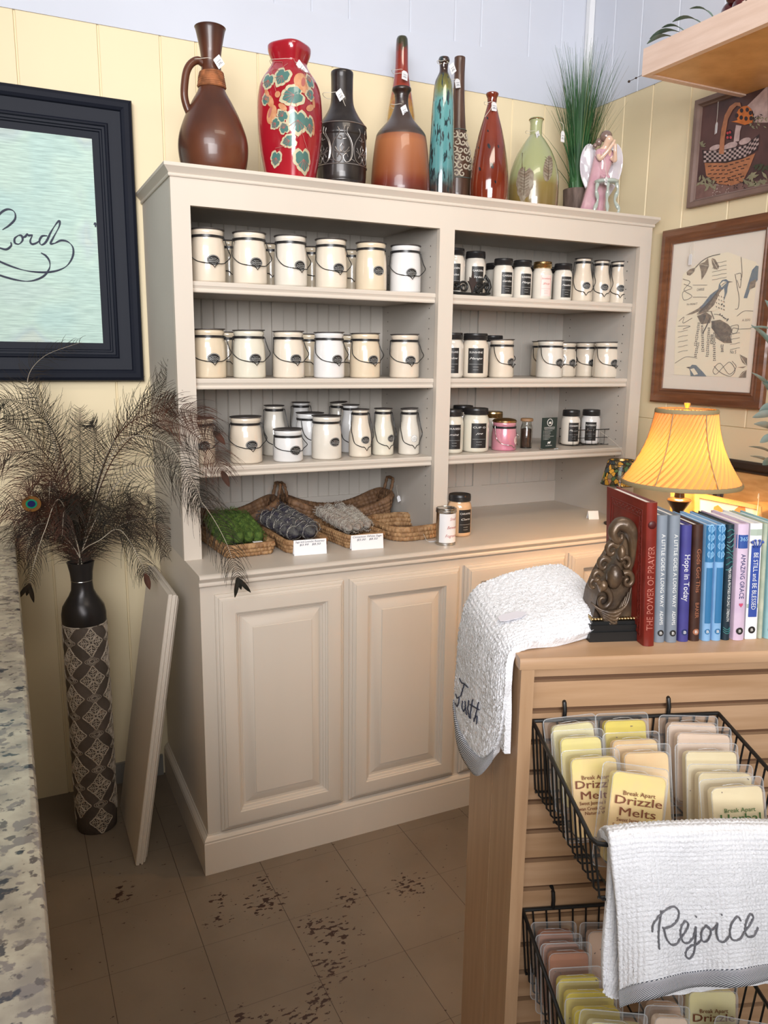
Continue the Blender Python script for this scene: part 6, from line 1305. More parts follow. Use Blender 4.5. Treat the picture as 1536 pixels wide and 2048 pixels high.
# wire baskets
def wire_basket(label, zb, zf, bk, bf, a0=.029, a1=.300, hb=.108, hf=.068, inset=.009, hooks=True):
    t = GT('wire_basket', label, 'basket', 0, 0, 0); b = MB(); rim = lambda q: lerp(zb, zf, q)
    R_ = [(a0, bk, zb), (a0, lerp(bk, bf, .5), rim(.5)), (a0, bf + .012, zf), (a0 + .004, bf + .003, zf), (a0 + .013, bf, zf), (a1 - .013, bf, zf), (a1 - .004, bf + .003, zf), (a1, bf + .012, zf), (a1, bk, zb)]
    b.tube(R_, .0028, 8)
    b.tube([(a0, bk, zb), (a1, bk, zb)], .0028, 8); bl_ = MB()
    for s_, ax in ((1, a0), (-1, a1)):
        for k in range(15):
            q = k / 14; y = lerp(bk, bf, q); zt = rim(q); zbm = zt - lerp(hb, hf, q); bl_.tube([(ax, y, zt), (ax + s_ * inset * .5, y, (zt + zbm) / 2), (ax + s_ * inset, y, zbm + .004), (ax + s_ * (inset + .004), y, zbm), (ax + s_ * (inset + .02), y, zbm)], .0014, 5)
    for k in range(13):
        x = lerp(a0 + .015, a1 - .015, k / 12); bl_.tube([(x, bf, zf), (lerp(x, (a0 + a1) / 2, .10), bf + .004, zf - hf), (lerp(x, (a0 + a1) / 2, .10), bk - .004, zb - hb), (x, bk, zb)], .0014, 5)
    for q in (0, .33, .66, 1): y = lerp(bk, bf, q) + (.004 if q == 1 else 0); z = rim(q) - lerp(hb, hf, q); bl_.tube([(a0 + inset, y, z), (a1 - inset, y, z)], .0018, 5)
    b.build('rim', M['black'], t); bl_.build('wires', M['black'], t)
    if hooks:
        for x in (a0 + .045, a1 - .075): MB().tube([(x, bk + .012, zb + .028), (x, bk + .002, zb + .024), (x, bk - .001, zb + .014), (x, bk, zb)], .0030, 8).build('hook', M['black'], t)
    return t
wire_basket('upper black wire basket on the maple stand, full of wax melt packs', .995, .963, .031, -.205)
wire_basket('lower black wire basket on the maple stand, partly hidden by the Rejoice towel', .700, .668, .031, -.235)
# wax melt packs
M['clam'] = mat('clear_plastic_shell', (.95, .96, .97), .06, alpha=.10, spec=.8, coat=1)
WX = {}
for k, (c, c2) in dict(ypale=((.74, .66, .30), (.66, .60, .36)), yel=((.76, .66, .18), (.68, .56, .22)), bright=((.74, .58, .04), (.56, .45, .03)), peach=((.76, .48, .22), (.78, .62, .32)), pink=((.72, .55, .42), (.68, .50, .36)), cream=((.76, .65, .40), (.70, .56, .32)), brown=((.36, .115, .03), (.25, .075, .02)), rosy=((.52, .34, .22), (.44, .25, .15)), drz=((.78, .66, .18), (.78, .52, .26))).items():
    WX[k] = mat('wax_' + k, c, .4, col2=c2, vscale=14, coat=.3, sss=.0)
M['herb'] = mat('herb_flake', (.10, .05, .03), .8); M['ink_b'] = mat('brown_print', (.18, .055, .025), .5); M['ink_g'] = mat('green_print', (.07, .16, .05), .5)
def melt(label, TL, TR, bdepth, wax, h=.135, lean=.30, txt=None, flakes=0, seed=0, tdep=None):
    p0 = onb(TL[0], TL[1], bdepth); p1 = onb(TR[0], TR[1], bdepth); W = (p1 - p0).length
    sx_ = max(0, .036 - p0.x) - max(0, p1.x - .300); p0.x += sx_; p1.x += sx_
    roll = math.atan2(p1.z - p0.z, p1.x - p0.x); k = W
    t = GT('wax_melt_pack', label, 'wax melts', 0, 0, 0); t.location = tuple(G(p0.x, p0.y, p0.z)); cr, sr = math.cos(roll), math.sin(roll); cl, sl = math.cos(lean), math.sin(lean)
    def T(x, y, z):   # x right, y into pack, z up (0 at top edge)
        yy = y * cl + z * sl; zz = z * cl - y * sl; return (x * cr - zz * sr, yy, x * sr + zz * cr)
    D = .014; b = MB(); rdm = random.Random(seed); f = .005; r = .006
    def rr(x0, x1, z0, z1, rad, n=4):
        o = []
        for (cx, cz, a0_) in ((x1 - rad, z1 - rad, 0), (x0 + rad, z1 - rad, 90), (x0 + rad, z0 + rad, 180), (x1 - rad, z0 + rad, 270)):
            for i in range(n): a = R(a0_ + 90 * i / (n - 1)); o.append((cx + rad * math.cos(a), cz + rad * math.sin(a)))
        return o
    o1 = rr(0, W, -h, 0, .006); o2 = rr(f, W - f, -h + f, -f, .008); o3 = rr(f + .002, W - f - .002, -h + f + .002, -f - .002, .008)
    vs = [T(x, 0, z) for x, z in o1] + [T(x, .0005, z) for x, z in o2] + [T(x, -D, z) for x, z in o3]; n = len(o1)
    b.add(vs, [(i, (i + 1) % n, n + (i + 1) % n, n + i) for i in range(n)] + [(n + i, n + (i + 1) % n, 2 * n + (i + 1) % n, 2 * n + i) for i in range(n)] + [tuple(2 * n + i for i in range(n))])
    b.build('plastic_shell', M['clam'], t, smooth=40)
    e = MB().tube([T(x, -.0002, z) for x, z in o1], .0007, 5, closed=True); e.tube([T(x, -D, z) for x, z in o3], .0004, 5, closed=True)
    e.tube([T(W * .5 - .016, -D * .6, -.006), T(W * .5 - .008, -D * .9, -.004), T(W * .5 + .004, -D * .9, -.004), T(W * .5 + .016, -D * .6, -.009)], .0004, 5); e.build('shell_rim', mat_rim, t, smooth=60)
    w1 = f + .0035; o4 = rr(w1, W - w1, -h + w1, -w1, .007)
    m_ = len(o4); wv = [T(x, -.0015, z) for x, z in o4] + [T(x, -D + .003, z) for x, z in o4] + [T(lerp(x, W / 2, .03), -D + .0018, lerp(z, -h / 2, .02)) for x, z in o4]
    wb_ = MB().add(wv, [tuple(range(m_ - 1, -1, -1))] + [(i, (i + 1) % m_, m_ + (i + 1) % m_, m_ + i) for i in range(m_)] + [(m_ + i, m_ + (i + 1) % m_, 2 * m_ + (i + 1) % m_, 2 * m_ + i) for i in range(m_)] + [tuple(2 * m_ + i for i in range(m_))])
    wb_.build('wax_bar', WX[wax], t, smooth=40)
    if flakes:
        fb = MB()
        for i in range(flakes):
            x = rdm.uniform(.15, .85) * W; z = -rdm.uniform(.1, .9) * h; a = rdm.uniform(0, 3); L_ = rdm.uniform(.001, .0035); fb.tube([T(x, -D + .0014, z), T(x + L_ * math.cos(a), -D + .0012, z + L_ * math.sin(a))], [.0008, .0004], 5)
        fb.build('herb_flakes', M['herb'], t)
    if txt:
        x = MB()
        if txt == 'drizzle': ls = (('Break Apart', -.031, .0070, .48), ('Drizzle', -.0395, .0135, .70), ('Melts', -.0525, .0135, .54), ('Sweet Jasmine Honey', -.0615, .0062, .60), ('Swan Creek Candle Co.', -.0680, .0058, .70), ('Natural Wax', -.0735, .0055, .44))
        else: ls = (('Break Apart', -.034, .0070, .48), ('Herbal', -.0435, .0145, .62), ('Drizzle', -.0575, .0125, .62))
        for s_, z, sz, wd in ls: [text(x, s_, lambda a, c, e_=e_: T(W * .50 + a + e_, -D - .0012 - e_ * .05, z + c), sz, wd * W) for e_ in ((0, .0004) if sz > .01 else (0, .0002))]
        x.build('lettering', M['ink_b'] if txt == 'drizzle' else M['ink_g'], t, smooth=0)
    return t
mat_rim = mat('shell_edge', (.62, .64, .66), .12, alpha=.38, coat=1, spec=.8)
MP = [
 ('pale yellow wax melt pack at the back left of the upper basket', (1070, 1440), (1175, 1427), .010, 'ypale', None, 0),
 ('yellow wax melt pack second from back in the left column, upper basket', (1090, 1463), (1195, 1457), -.025, 'yel', None, 0),
 ('partly covered wax melt pack with brown print, front of the left column', (1112, 1503), (1228, 1496), -.065, 'drz', 'drizzle', 0),
 ('bright yellow wax melt pack at the back middle of the upper basket', (1190, 1428), (1295, 1424), .010, 'bright', None, 4),
 ('peach wax melt pack second from back in the middle column, upper basket', (1205, 1467), (1318, 1462), -.030, 'peach', None, 0),
 ('long peach wax melt pack directly behind the front printed yellow pack', (1228, 1491), (1340, 1487), -.060, 'peach', None, 0),
 ('front yellow wax melt pack with full brown print in the upper basket', (1207, 1522), (1338, 1540), -.118, 'drz', 'drizzle', 0),
 ('pale pink wax melt pack at the back right of the upper basket', (1318, 1430), (1435, 1433), .008, 'pink', None, 0),
 ('pale pink wax melt pack second from back in the right column', (1335, 1450), (1462, 1455), -.022, 'pink', None, 0),
 ('cream wax melt pack in the middle of the right column, upper basket', (1350, 1487), (1475, 1487), -.058, 'cream', None, 4),
 ('cream wax melt pack second from front in the right column', (1375, 1528), (1505, 1530), -.090, 'cream', None, 5),
 ('front right cream wax melt pack with green print and dark flakes', (1398, 1560), (1525, 1552), -.125, 'cream', 'herbal', 8),
 ('brown wax melt pack at the back left of the lower basket', (1060, 1845), (1150, 1843), .012, 'brown', None, 8),
 ('orange-brown wax melt pack second from back in the lower basket', (1068, 1870), (1160, 1867), -.010, 'brown', None, 8),
 ('orange-brown wax melt pack with dark flakes, third from back in the lower basket', (1077, 1888), (1178, 1884), -.032, 'brown', None, 10),
 ('yellow wax melt pack with herbs just in front of the brown ones, lower basket', (1090, 1938), (1195, 1932), -.070, 'bright', None, 6),
 ('yellow wax melt pack, second yellow one from the back, lower basket', (1105, 1965), (1225, 1962), -.100, 'bright', None, 3),
 ('yellow wax melt pack, third yellow one from the back, lower basket', (1120, 1998), (1236, 1994), -.130, 'bright', None, 6),
 ('wax melt pack with shiny clear rim at the very front of the lower basket', (1153, 2018), (1288, 2030), -.180, 'ypale', None, 10),
 ('rosy tan wax melt pack beside the back brown ones, behind the towel', (1160, 1845), (1262, 1845), .008, 'rosy', None, 4),
 ('rosy wax melt pack below the towel hem in the lower basket', (1280, 1984), (1366, 1988), -.100, 'rosy', None, 6),
 ('pale pink wax melt pack in front of the rosy one, lower basket', (1290, 2010), (1380, 2014), -.140, 'pink', None, 0),
 ('pale yellow-green wax melt pack with brown print at the lower right', (1358, 1962), (1474, 1962), -.090, 'ypale', 'drizzle', 0),
 ('pale wax melt pack at the bottom right corner of the lower basket', (1432, 2030), (1545, 2050), -.165, 'ypale', None, 0),
]
for k, (lb, TL, TR, bd, wx, tx, fl) in enumerate(MP): melt(lb, TL, TR, bd, wx, txt=tx, flakes=fl, seed=k, h=.104 if k in (0, 1, 3, 4, 7, 8, 12, 13, 19) else (.112 if k not in (6, 11, 18, 23) else .120))

# ------------------------------------------------------------------ towels
def patch(ctrl, nu, nv):
    # ctrl[row][col] control points; Catmull-Rom both ways
    R1 = [bez(r, nv) for r in ctrl]; cols = [bez([R1[i][j] for i in range(len(R1))], nu) for j in range(len(R1[0]))]
    return [[cols[j][i] for j in range(len(cols))] for i in range(len(cols[0]))]
def normals(g):
    nu, nv = len(g), len(g[0]); N = []
    for i in range(nu):
        row = []
        for j in range(nv):
            a = g[min(i + 1, nu - 1)][j] - g[max(i - 1, 0)][j]; c = g[i][min(j + 1, nv - 1)] - g[i][max(j - 1, 0)]; n = a.cross(c); row.append(n.normalized() if n.length > 1e-12 else Vector((0, 0, 1)))
        N.append(row)
    return N
def towel_sheet(ctrl, nu, nv, thick, cell, amp, flip=1, seed=0, fuzz=.0006):
    rdm = random.Random(seed); g = patch(ctrl, nu, nv); N = normals(g); nu_, nv_ = len(g), len(g[0])
    top = []; bot = []; su = 0
    Ls = [0]
    for i in range(1, nu_): Ls.append(Ls[-1] + (g[i][nv_ // 2] - g[i - 1][nv_ // 2]).length)
    Lv = [0]
    for j in range(1, nv_): Lv.append(Lv[-1] + (g[nu_ // 2][j] - g[nu_ // 2][j - 1]).length)
    for i in range(nu_):
        rt = []; rb = []
        for j in range(nv_):
            wf = abs(math.sin(PI * Ls[i] / cell)) ** .7 * abs(math.sin(PI * Lv[j] / cell)) ** .7 * amp + rdm.uniform(-1, 1) * fuzz
            n = N[i][j] * flip; rt.append(g[i][j] + n * (thick / 2 + wf)); rb.append(g[i][j] - n * (thick / 2))
        top.append(rt); bot.append(rb)
    b = MB().grid(top); o = len(b.v); b.grid(bot)
    def ij(i, j): return i * nv_ + j
    for i in range(nu_ - 1):
        b.f += [(ij(i, 0), ij(i + 1, 0), o + ij(i + 1, 0), o + ij(i, 0)), (ij(i, nv_ - 1), ij(i + 1, nv_ - 1), o + ij(i + 1, nv_ - 1), o + ij(i, nv_ - 1))]; b.m += [0, 0]
    for j in range(nv_ - 1):
        b.f += [(ij(0, j), ij(0, j + 1), o + ij(0, j + 1), o + ij(0, j)), (ij(nu_ - 1, j), ij(nu_ - 1, j + 1), o + ij(nu_ - 1, j + 1), o + ij(nu_ - 1, j))]; b.m += [0, 0]
    return b, g, N
def stripes(name, angle=.8, sc=260):
    m = bpy.data.materials.new(name); m.use_nodes = True; nt = m.node_tree; L = nt.links.new; bs = nt.nodes['Principled BSDF']; bs.inputs['Roughness'].default_value = .9
    uv = nt.nodes.new('ShaderNodeAttribute'); uv.attribute_name = 'hem'; sp = nt.nodes.new('ShaderNodeSeparateXYZ'); L(uv.outputs['Vector'], sp.inputs[0])
    a = nt.nodes.new('ShaderNodeMath'); a.operation = 'ADD'; L(sp.outputs[0], a.inputs[0]); L(sp.outputs[1], a.inputs[1]); s = nt.nodes.new('ShaderNodeMath'); s.operation = 'FRACT'; L(a.outputs[0], s.inputs[0]); g = nt.nodes.new('ShaderNodeMath'); g.operation = 'GREATER_THAN'; g.inputs[1].default_value = .5; L(s.outputs[0], g.inputs[0])
    mx = nt.nodes.new('ShaderNodeMix'); mx.data_type = 'RGBA'; L(g.outputs[0], mx.inputs[0]); mx.inputs[6].default_value = (.72, .72, .74, 1); mx.inputs[7].default_value = (.055, .065, .095, 1); L(mx.outputs[2], bs.inputs['Base Color']); return m
M['hem'] = stripes('striped_hem')
def hem(g, N, rows, parent, flip, period=.0042, off=.0022, slant=1.0):
    b = MB(); at_ = []; sub = g[-1]; L_ = 0; pv = None; vs0 = []; n = len(sub)
    for (r_, thick_) in rows:
        L_ = 0
        for j in range(n):
            p = g[r_[0]][j] if r_[1] == 0 else g[r_[0]][j] + (g[r_[0]][j] - g[r_[0] - 3][j]).normalized() * r_[1]
            if j: L_ += (g[-1][j] - g[-1][j - 1]).length
            vs0.append(p + N[r_[0]][j] * flip * thick_); at_.append((L_ / period, slant * rows.index((r_, thick_)) * 2.2, 0))
    K = len(rows); b.add(vs0, [(i * n + j, i * n + j + 1, (i + 1) * n + j + 1, (i + 1) * n + j) for i in range(K - 1) for j in range(n - 1)])
    o = b.build('hem', M['hem'], parent, smooth=60); a = o.data.attributes.new('hem', 'FLOAT_VECTOR', 'POINT')
    for i, q in enumerate(at_): a.data[i].vector = q
    sd = o.modifiers.new('thick', 'SOLIDIFY'); sd.thickness = .0014; sd.offset = 0
    return o
# towel over the left end of the stand (rows run from its right end on top, over the edge, to the hem)
def L3(a, b_, z): return Vector((a, b_, z))
tw = GT('folded_towel', 'white waffle hand towel embroidered Faith draped over the left top corner of the stand', 'towel')
def tp(u, v, z): d = ray(u, v); t = (z - CAM.z) / d.z; p = CAM + d * t - A0; return Vector((p.dot(UA), p.dot(UB), z))
T1 = [  # back ... front
 [L3(.140, .262, 1.150), L3(.146, .205, 1.150), L3(.1480, .150, 1.142), L3(.143, .095, 1.132), L3(.116, .056, 1.112)],
 [L3(.110, .258, 1.150), L3(.112, .200, 1.148), L3(.112, .140, 1.140), L3(.106, .082, 1.130), L3(.084, .040, 1.110)],
 [L3(.066, .252, 1.144), L3(.070, .190, 1.140), L3(.070, .130, 1.134), L3(.064, .072, 1.126), L3(.046, .030, 1.108)],
 [L3(.026, .246, 1.134), L3(.026, .185, 1.130), L3(.026, .120, 1.126), L3(.022, .062, 1.120), L3(.012, .022, 1.107)],
 [L3(-.010, .242, 1.114), L3(-.012, .175, 1.112), L3(-.012, .112, 1.110), L3(-.010, .052, 1.105), L3(-.008, .018, 1.095)],
 [L3(-.026, .240, 1.060), L3(-.028, .175, 1.060), L3(-.028, .110, 1.060), L3(-.022, .045, 1.056), L3(-.012, .014, 1.050)],
 [L3(-.030, .240, .985), L3(-.032, .185, .975), L3(-.030, .118, .985), L3(-.020, .050, .990), L3(-.013, .024, .992)],
 [L3(-.030, .246, .918), L3(-.034, .195, .895), L3(-.030, .145, .885), L3(-.024, .090, .895), L3(-.015, .048, .940)],
]
b, g1, N1 = towel_sheet(T1, 22, 22, .009, .0060, .0022, 1, 5, .0011)
up_ok = N1[4][40].z > 0; FL = 1 if up_ok else -1
if FL < 0: b, g1, N1 = towel_sheet(T1, 22, 22, .009, .0060, .0022, -1, 5, .0011)
b.build('cloth', M['towel'], tw, smooth=70)
T1b = [[p + Vector((.004 + .010 * (1 if r_ < 4 else .2), -.004 * 0, -.022 if r_ < 4 else 0)) + (Vector((.014, -.004, 0)) if r_ >= 4 else Vector()) for p in row] for r_, row in enumerate(T1)]
T1b = [[L3(.130, .245, 1.125), L3(.136, .18, 1.122), L3(.136, .12, 1.118), L3(.128, .082, 1.114), L3(.112, .058, 1.106)], [L3(.08, .24, 1.125), L3(.08, .18, 1.12), L3(.08, .12, 1.118), L3(.075, .07, 1.114), L3(.06, .036, 1.104)], [L3(.02, .23, 1.115), L3(.02, .17, 1.112), L3(.02, .11, 1.110), L3(.018, .06, 1.108), L3(.01, .026, 1.104)], [L3(-.012, .22, 1.09), L3(-.012, .17, 1.09), L3(-.012, .11, 1.09), L3(-.012, .06, 1.09), L3(-.010, .018, 1.085)], [L3(-.014, .20, 1.01), L3(-.014, .15, 1.01), L3(-.014, .10, 1.01), L3(-.012, .05, 1.01), L3(-.010, .014, 1.01)], [L3(-.012, .18, .96), L3(-.012, .14, .96), L3(-.012, .09, .96), L3(-.010, .04, .96), L3(-.010, .012, .958)]]
b2, g2, N2 = towel_sheet(T1b, 18, 18, .008, .0060, .0018, FL, 6, .0011); b2.build('under_layer', M['towel'], tw, smooth=70)
hem(g1, N1, [((-6, 0), .0068), ((-4, 0), .0068), ((-1, 0), .0068), ((-1, .004), .0055), ((-1, .010), .0050), ((-1, .018), .0040)], tw, FL)
# nearest grid lookup: screen position of the cloth
def scr(p): q = G(p.x, p.y, p.z) - CAM; d = q.dot(FW); return (768 + F_PX * q.dot(RT) / d, 1024 - F_PX * q.dot(UP) / d)
def thread_on(g, N, flip, strokes, off, w_, parent, name, mat_, n=5):
    P2 = [(scr(p), p, N[i][j]) for i, r_ in enumerate(g) for j, p in enumerate(r_)]; b = MB()
    for pl in strokes:
        pp = bez([(a, 0, c) for a, c in pl], n); out = []
        for q in pp:
            ds = sorted(((s[0] - q.x) ** 2 + (s[1] - q.z) ** 2, k) for k, (s, _, _) in enumerate(P2))[:4]; W_ = 0; acc = Vector(); an = Vector()
            for d_, k in ds: w__ = 1 / (d_ + .5); acc += P2[k][1] * w__; an += P2[k][2] * w__; W_ += w__
            out.append(acc / W_ + an.normalized() * flip * off)
        b.tube(out, w_, 6)
    return b.build(name, mat_, parent, smooth=60)
sc_ = .1953
FA = [[(250, 650), (270, 690), (300, 705), (335, 740)], [(300, 705), (280, 770), (262, 830)], [(212, 810), (225, 850), (250, 835)], [(245, 845), (240, 900), (225, 935), (205, 905)], [(282, 880), (275, 940), (292, 985), (312, 940)], [(308, 880), (312, 950), (322, 1020)], [(347, 870), (335, 960), (352, 1050)], [(387, 860), (370, 950), (360, 1055)], [(360, 910), (400, 935), (450, 962)], [(446, 885), (425, 980), (400, 1080)], [(400, 1060), (425, 1030), (430, 1060), (425, 1105)]]
thread_on(g1, N1, FL, [[(880 + a * sc_, 1230 + c * sc_) for a, c in pl] for pl in FA], .0078, .0010, tw, 'embroidery', M['ink'])
t = thing('paper_tag', 'blank lilac-white oval paper tag lying on the Faith towel', 'tag'); 
P2 = [(scr(p), p, N1[i][j]) for i, r_ in enumerate(g1) for j, p in enumerate(r_)]
k = min(range(len(P2)), key=lambda k: (P2[k][0][0] - 1027) ** 2 + (P2[k][0][1] - 1243) ** 2); p = P2[k][1]; nn = (P2[k][2] * FL).normalized(); t.location = tuple(G(p.x, p.y, p.z)); t.rotation_euler = (0, 0, TH)
u1 = Vector((1, 0, 0)) - nn * nn.x; u1.normalize(); u2 = nn.cross(u1)
ol = [(-.020, -.007), (-.014, -.011), (.010, -.011), (.022, 0), (.010, .011), (-.014, .011), (-.020, .007)]
MB().add([u1 * x + u2 * y + nn * .0085 for x, y in ol] + [u1 * x + u2 * y + nn * .0090 for x, y in ol], [tuple(range(6, -1, -1)), tuple(range(7, 14))] + [(i, (i + 1) % 7, 7 + (i + 1) % 7, 7 + i) for i in range(7)]).build('card', mat('lilac_paper', (.70, .67, .72), .6), t, smooth=0)
# Rejoice towel over the front rim of the upper basket
tw = GT('hanging_towel', 'white waffle towel embroidered Rejoice with striped hem hanging over the upper wire basket', 'towel')
def Q(u, v, b_): return onb(u, v, b_)
T2 = [[Q(1196, 1672, -.160), Q(1270, 1668, -.165), Q(1360, 1664, -.165), Q(1450, 1660, -.165), Q(1500, 1658, -.160), Q(1580, 1660, -.160)],
      [Q(1206, 1664, -.190), Q(1275, 1656, -.192), Q(1360, 1652, -.192), Q(1440, 1648, -.192), Q(1500, 1648, -.190), Q(1585, 1650, -.190)],
      [Q(1216, 1672, -.216), Q(1280, 1664, -.218), Q(1365, 1660, -.220), Q(1445, 1658, -.218), Q(1505, 1658, -.216), Q(1590, 1660, -.216)],
      [Q(1222, 1730, -.224), Q(1290, 1722, -.228), Q(1370, 1722, -.226), Q(1450, 1720, -.230), Q(1515, 1718, -.226), Q(1590, 1720, -.224)],
      [Q(1232, 1820, -.224), Q(1300, 1812, -.234), Q(1380, 1810, -.228), Q(1460, 1808, -.236), Q(1525, 1800, -.228), Q(1588, 1800, -.226)],
      [Q(1236, 1900, -.222), Q(1305, 1890, -.238), Q(1385, 1880, -.226), Q(1465, 1870, -.240), Q(1528, 1868, -.228), Q(1585, 1866, -.226)],
      [Q(1240, 1986, -.220), Q(1305, 1964, -.242), Q(1385, 1944, -.224), Q(1470, 1942, -.244), Q(1535, 1930, -.228), Q(1590, 1926, -.226)]]
b, g3, N3 = towel_sheet(T2, 26, 26, .008, .0052, .0022, 1, 9, .0006); F3 = 1
if N3[80][60].y > 0: F3 = -1; b, g3, N3 = towel_sheet(T2, 26, 26, .008, .0052, .0022, -1, 9, .0006)
b.build('cloth', M['towel'], tw, smooth=70)
T3 = [[Q(1194, 1676, -.150), Q(1300, 1670, -.15), Q(1560, 1665, -.15)], [Q(1200, 1668, -.185), Q(1300, 1666, -.185), Q(1570, 1660, -.185)], [Q(1216, 1690, -.207), Q(1300, 1690, -.207), Q(1570, 1680, -.207)], [Q(1213, 1790, -.206), Q(1300, 1790, -.210), Q(1560, 1780, -.210)], [Q(1204, 1900, -.204), Q(1295, 1890, -.208), Q(1550, 1880, -.208)], [Q(1204, 1970, -.202), Q(1250, 1992, -.206), Q(1540, 1960, -.206)]]
b, g4, N4 = towel_sheet(T3, 26, 40, .007, .0052, .0018, F3, 10, .0006); b.build('back_layer', M['towel'], tw, smooth=70)
T4 = [[Q(1180, 1695, -.168), Q(1200, 1690, -.172), Q(1216, 1690, -.176)], [Q(1176, 1740, -.168), Q(1198, 1740, -.176), Q(1218, 1740, -.180)], [Q(1190, 1776, -.168), Q(1206, 1780, -.176), Q(1220, 1784, -.180)]]
hem(g3, N3, [((-5, 0), .0062), ((-3, 0), .0062), ((-1, 0), .0062), ((-1, .005), .0055), ((-1, .010), .0050), ((-1, .016), .0045)], tw, F3, period=.0042)
RJ = [[(820, 655), (825, 610), (848, 572), (868, 545), (905, 517), (945, 505), (970, 535), (960, 585), (925, 620), (885, 635), (872, 632)], [(868, 530), (858, 600), (852, 680), (856, 760)], [(880, 635), (895, 700), (925, 735), (955, 728), (982, 690), (1012, 650), (1030, 610), (1010, 590), (985, 625), (980, 680), (1000, 720), (1035, 715), (1068, 672), (1083, 620)], [(1083, 620), (1080, 700), (1065, 780), (1035, 815), (1010, 800), (1015, 765), (1050, 735), (1090, 725), (1128, 695)], [(1155, 613), (1125, 650), (1128, 700), (1160, 710), (1185, 670), (1178, 628), (1155, 613), (1190, 640), (1225, 612)], [(1225, 600), (1222, 660), (1240, 710), (1270, 712), (1296, 670)], [(1345, 590), (1328, 565), (1302, 600), (1292, 660), (1310, 705), (1343, 698), (1368, 655), (1400, 610), (1416, 570), (1400, 550), (1378, 590), (1368, 650), (1385, 688), (1418, 682), (1445, 630)], [(1083, 557), (1087, 562)], [(1243, 548), (1247, 553)]]
thread_on(g3, N3, F3, [[(1030 + a * .3294, 1640 + c * .3294) for a, c in pl] for pl in RJ], .0070, .00095, tw, 'embroidery', M['thread_g'], 6)

# ------------------------------------------------------------------ books on the stand
def book(label, aR, bF, w_, h, d_, col, cover2=None, tilt=-.055, spine=None, size=.008, wd=.12, up=False, inkc='labw', logo=True, z_txt=.55, rough=.5, round_=.003, extra=None):
    d = d_ * (.88 if d_ < .13 else 1)
    t = GT('book', label, 'book', aR, bF, 1.1003); cm = mat('book_cover', col, rough, col2=cover2, vscale=30) if not isinstance(col, bpy.types.Material) else col
    sh = lambda x, y, z: (x + z * tilt, y, z); b = MB(); N = 7
    # curved spine cross-section and two boards, extruded upward
    out = [(-w_ / 2, d)] + [(-w_ / 2, .004)] + [(-w_ / 2 * math.cos(PI * i / (N - 1)), .004 - round_ * 1.6 * math.sin(PI * i / (N - 1))) for i in range(1, N - 1)] + [(w_ / 2, .004), (w_ / 2, d)]
    tk = .0018; inn = [(w_ / 2 - tk, d), (w_ / 2 - tk, .006)] + [(-w_ / 2 + tk, .006), (-w_ / 2 + tk, d)]
    sec = out + inn; n = len(sec); b.add([sh(x, y, z) for z in (0, h) for x, y in sec], [tuple(range(n - 1, -1, -1)), tuple(range(n, 2 * n))] + [(i, (i + 1) % n, n + (i + 1) % n, n + i) for i in range(n)])
    b.build('cover', cm, t, smooth=35)
    MB().box(-w_ / 2 + tk, w_ / 2 - tk, .0055, d - .004, .003, h - .003).xf(sh).build('pages', M['pages'], t, smooth=0)
    x = MB(); yo = lambda a: .004 - round_ * 1.6 * math.sqrt(max(0, 1 - (a / (w_ / 2)) ** 2)) - .0005
    if spine:
        for (s_, zc, sz, wdt) in spine:
            if up: text(x, s_, lambda a, c: sh(-c, yo(c), zc + a), sz, wdt)
            else: text(x, s_, lambda a, c: sh(c, yo(c), zc - a), sz, wdt)
    if x.v: x.build('lettering', M[inkc], t, smooth=0)
    if logo:
        g_ = MB(); zc = logo if isinstance(logo, float) else .014; r_ = min(.0052, w_ * .30)
        g_.add([sh(r_ * math.cos(a), yo(r_ * math.cos(a)) - .0003, zc + r_ * math.sin(a)) for a in [2 * PI * k / 20 for k in range(20)]], [tuple(range(20))]); o = g_.build('logo_disc', M[logo_m.get(label, 'lab')], t, smooth=0)
        k = MB(); text(k, 'B', lambda a, c: sh(a, yo(a) - .0007, zc + c), .006, .0036); k.build('logo_letter', M['labw'], o, smooth=0)
    if extra: extra(t, sh, yo, w_, h)
    return t
logo_m = {}
M['pages'] = mat('page_edges', (.72, .66, .60), .8); M['copper_ink'] = mat('copper_print', (.34, .13, .07), .4); M['redfoil'] = mat('red_foil', (.46, .16, .12), .4); M['navyink'] = mat('navy_print', (.02, .03, .12), .5); M['blued'] = mat('blue_panel', (.03, .16, .34), .5); M['bluelt'] = mat('light_blue_print', (.30, .55, .78), .5)
def ex_red(t, sh, yo, w_, h):
    b = MB(); X = -w_ / 2 - .0003; rdm = random.Random(1)
    for (y0, y1, z0, z1) in ((.012, .120, .012, h - .012), (.020, .112, .020, h - .022)): b.tube([sh(X, y, z) for y, z in ((y0, z0), (y1, z0), (y1, z1), (y0, z1))], .0006, 5, closed=True)
    for i in range(46):
        z = .015 + (h - .03) * i / 46; b.ball(sh(X, .016 + .0025 * math.sin(i * 1.7), z), .0015, n=6, sc=(.5, 1, 1.6))
    for i in range(24): y = .018 + .10 * i / 24; b.ball(sh(X, y, h - .017 + .002 * math.sin(i * 2)), .0015, n=6, sc=(.5, 1.5, 1))
    b.build('embossing', mat('embossed_red', (.16, .018, .012), .35), t)
    b = MB(); b.ball(sh(0, yo(0) + .001, h - .030), .0058, n=14, sc=(1, .3, 1)); b.build('emblem', mat('dark_red_emblem', (.07, .008, .008), .4), t)
book('thick dark red leather-look book, tallest and leftmost of the row', .1870, .027, .0165, .200, .135, (.20, .022, .014), (.15, .016, .010), spine=[('THE POWER OF PRAYER', .082, .0125, .118)], up=True, inkc='redfoil', logo=False, rough=.3, extra=ex_red)
GR = (.22, .25, .29)
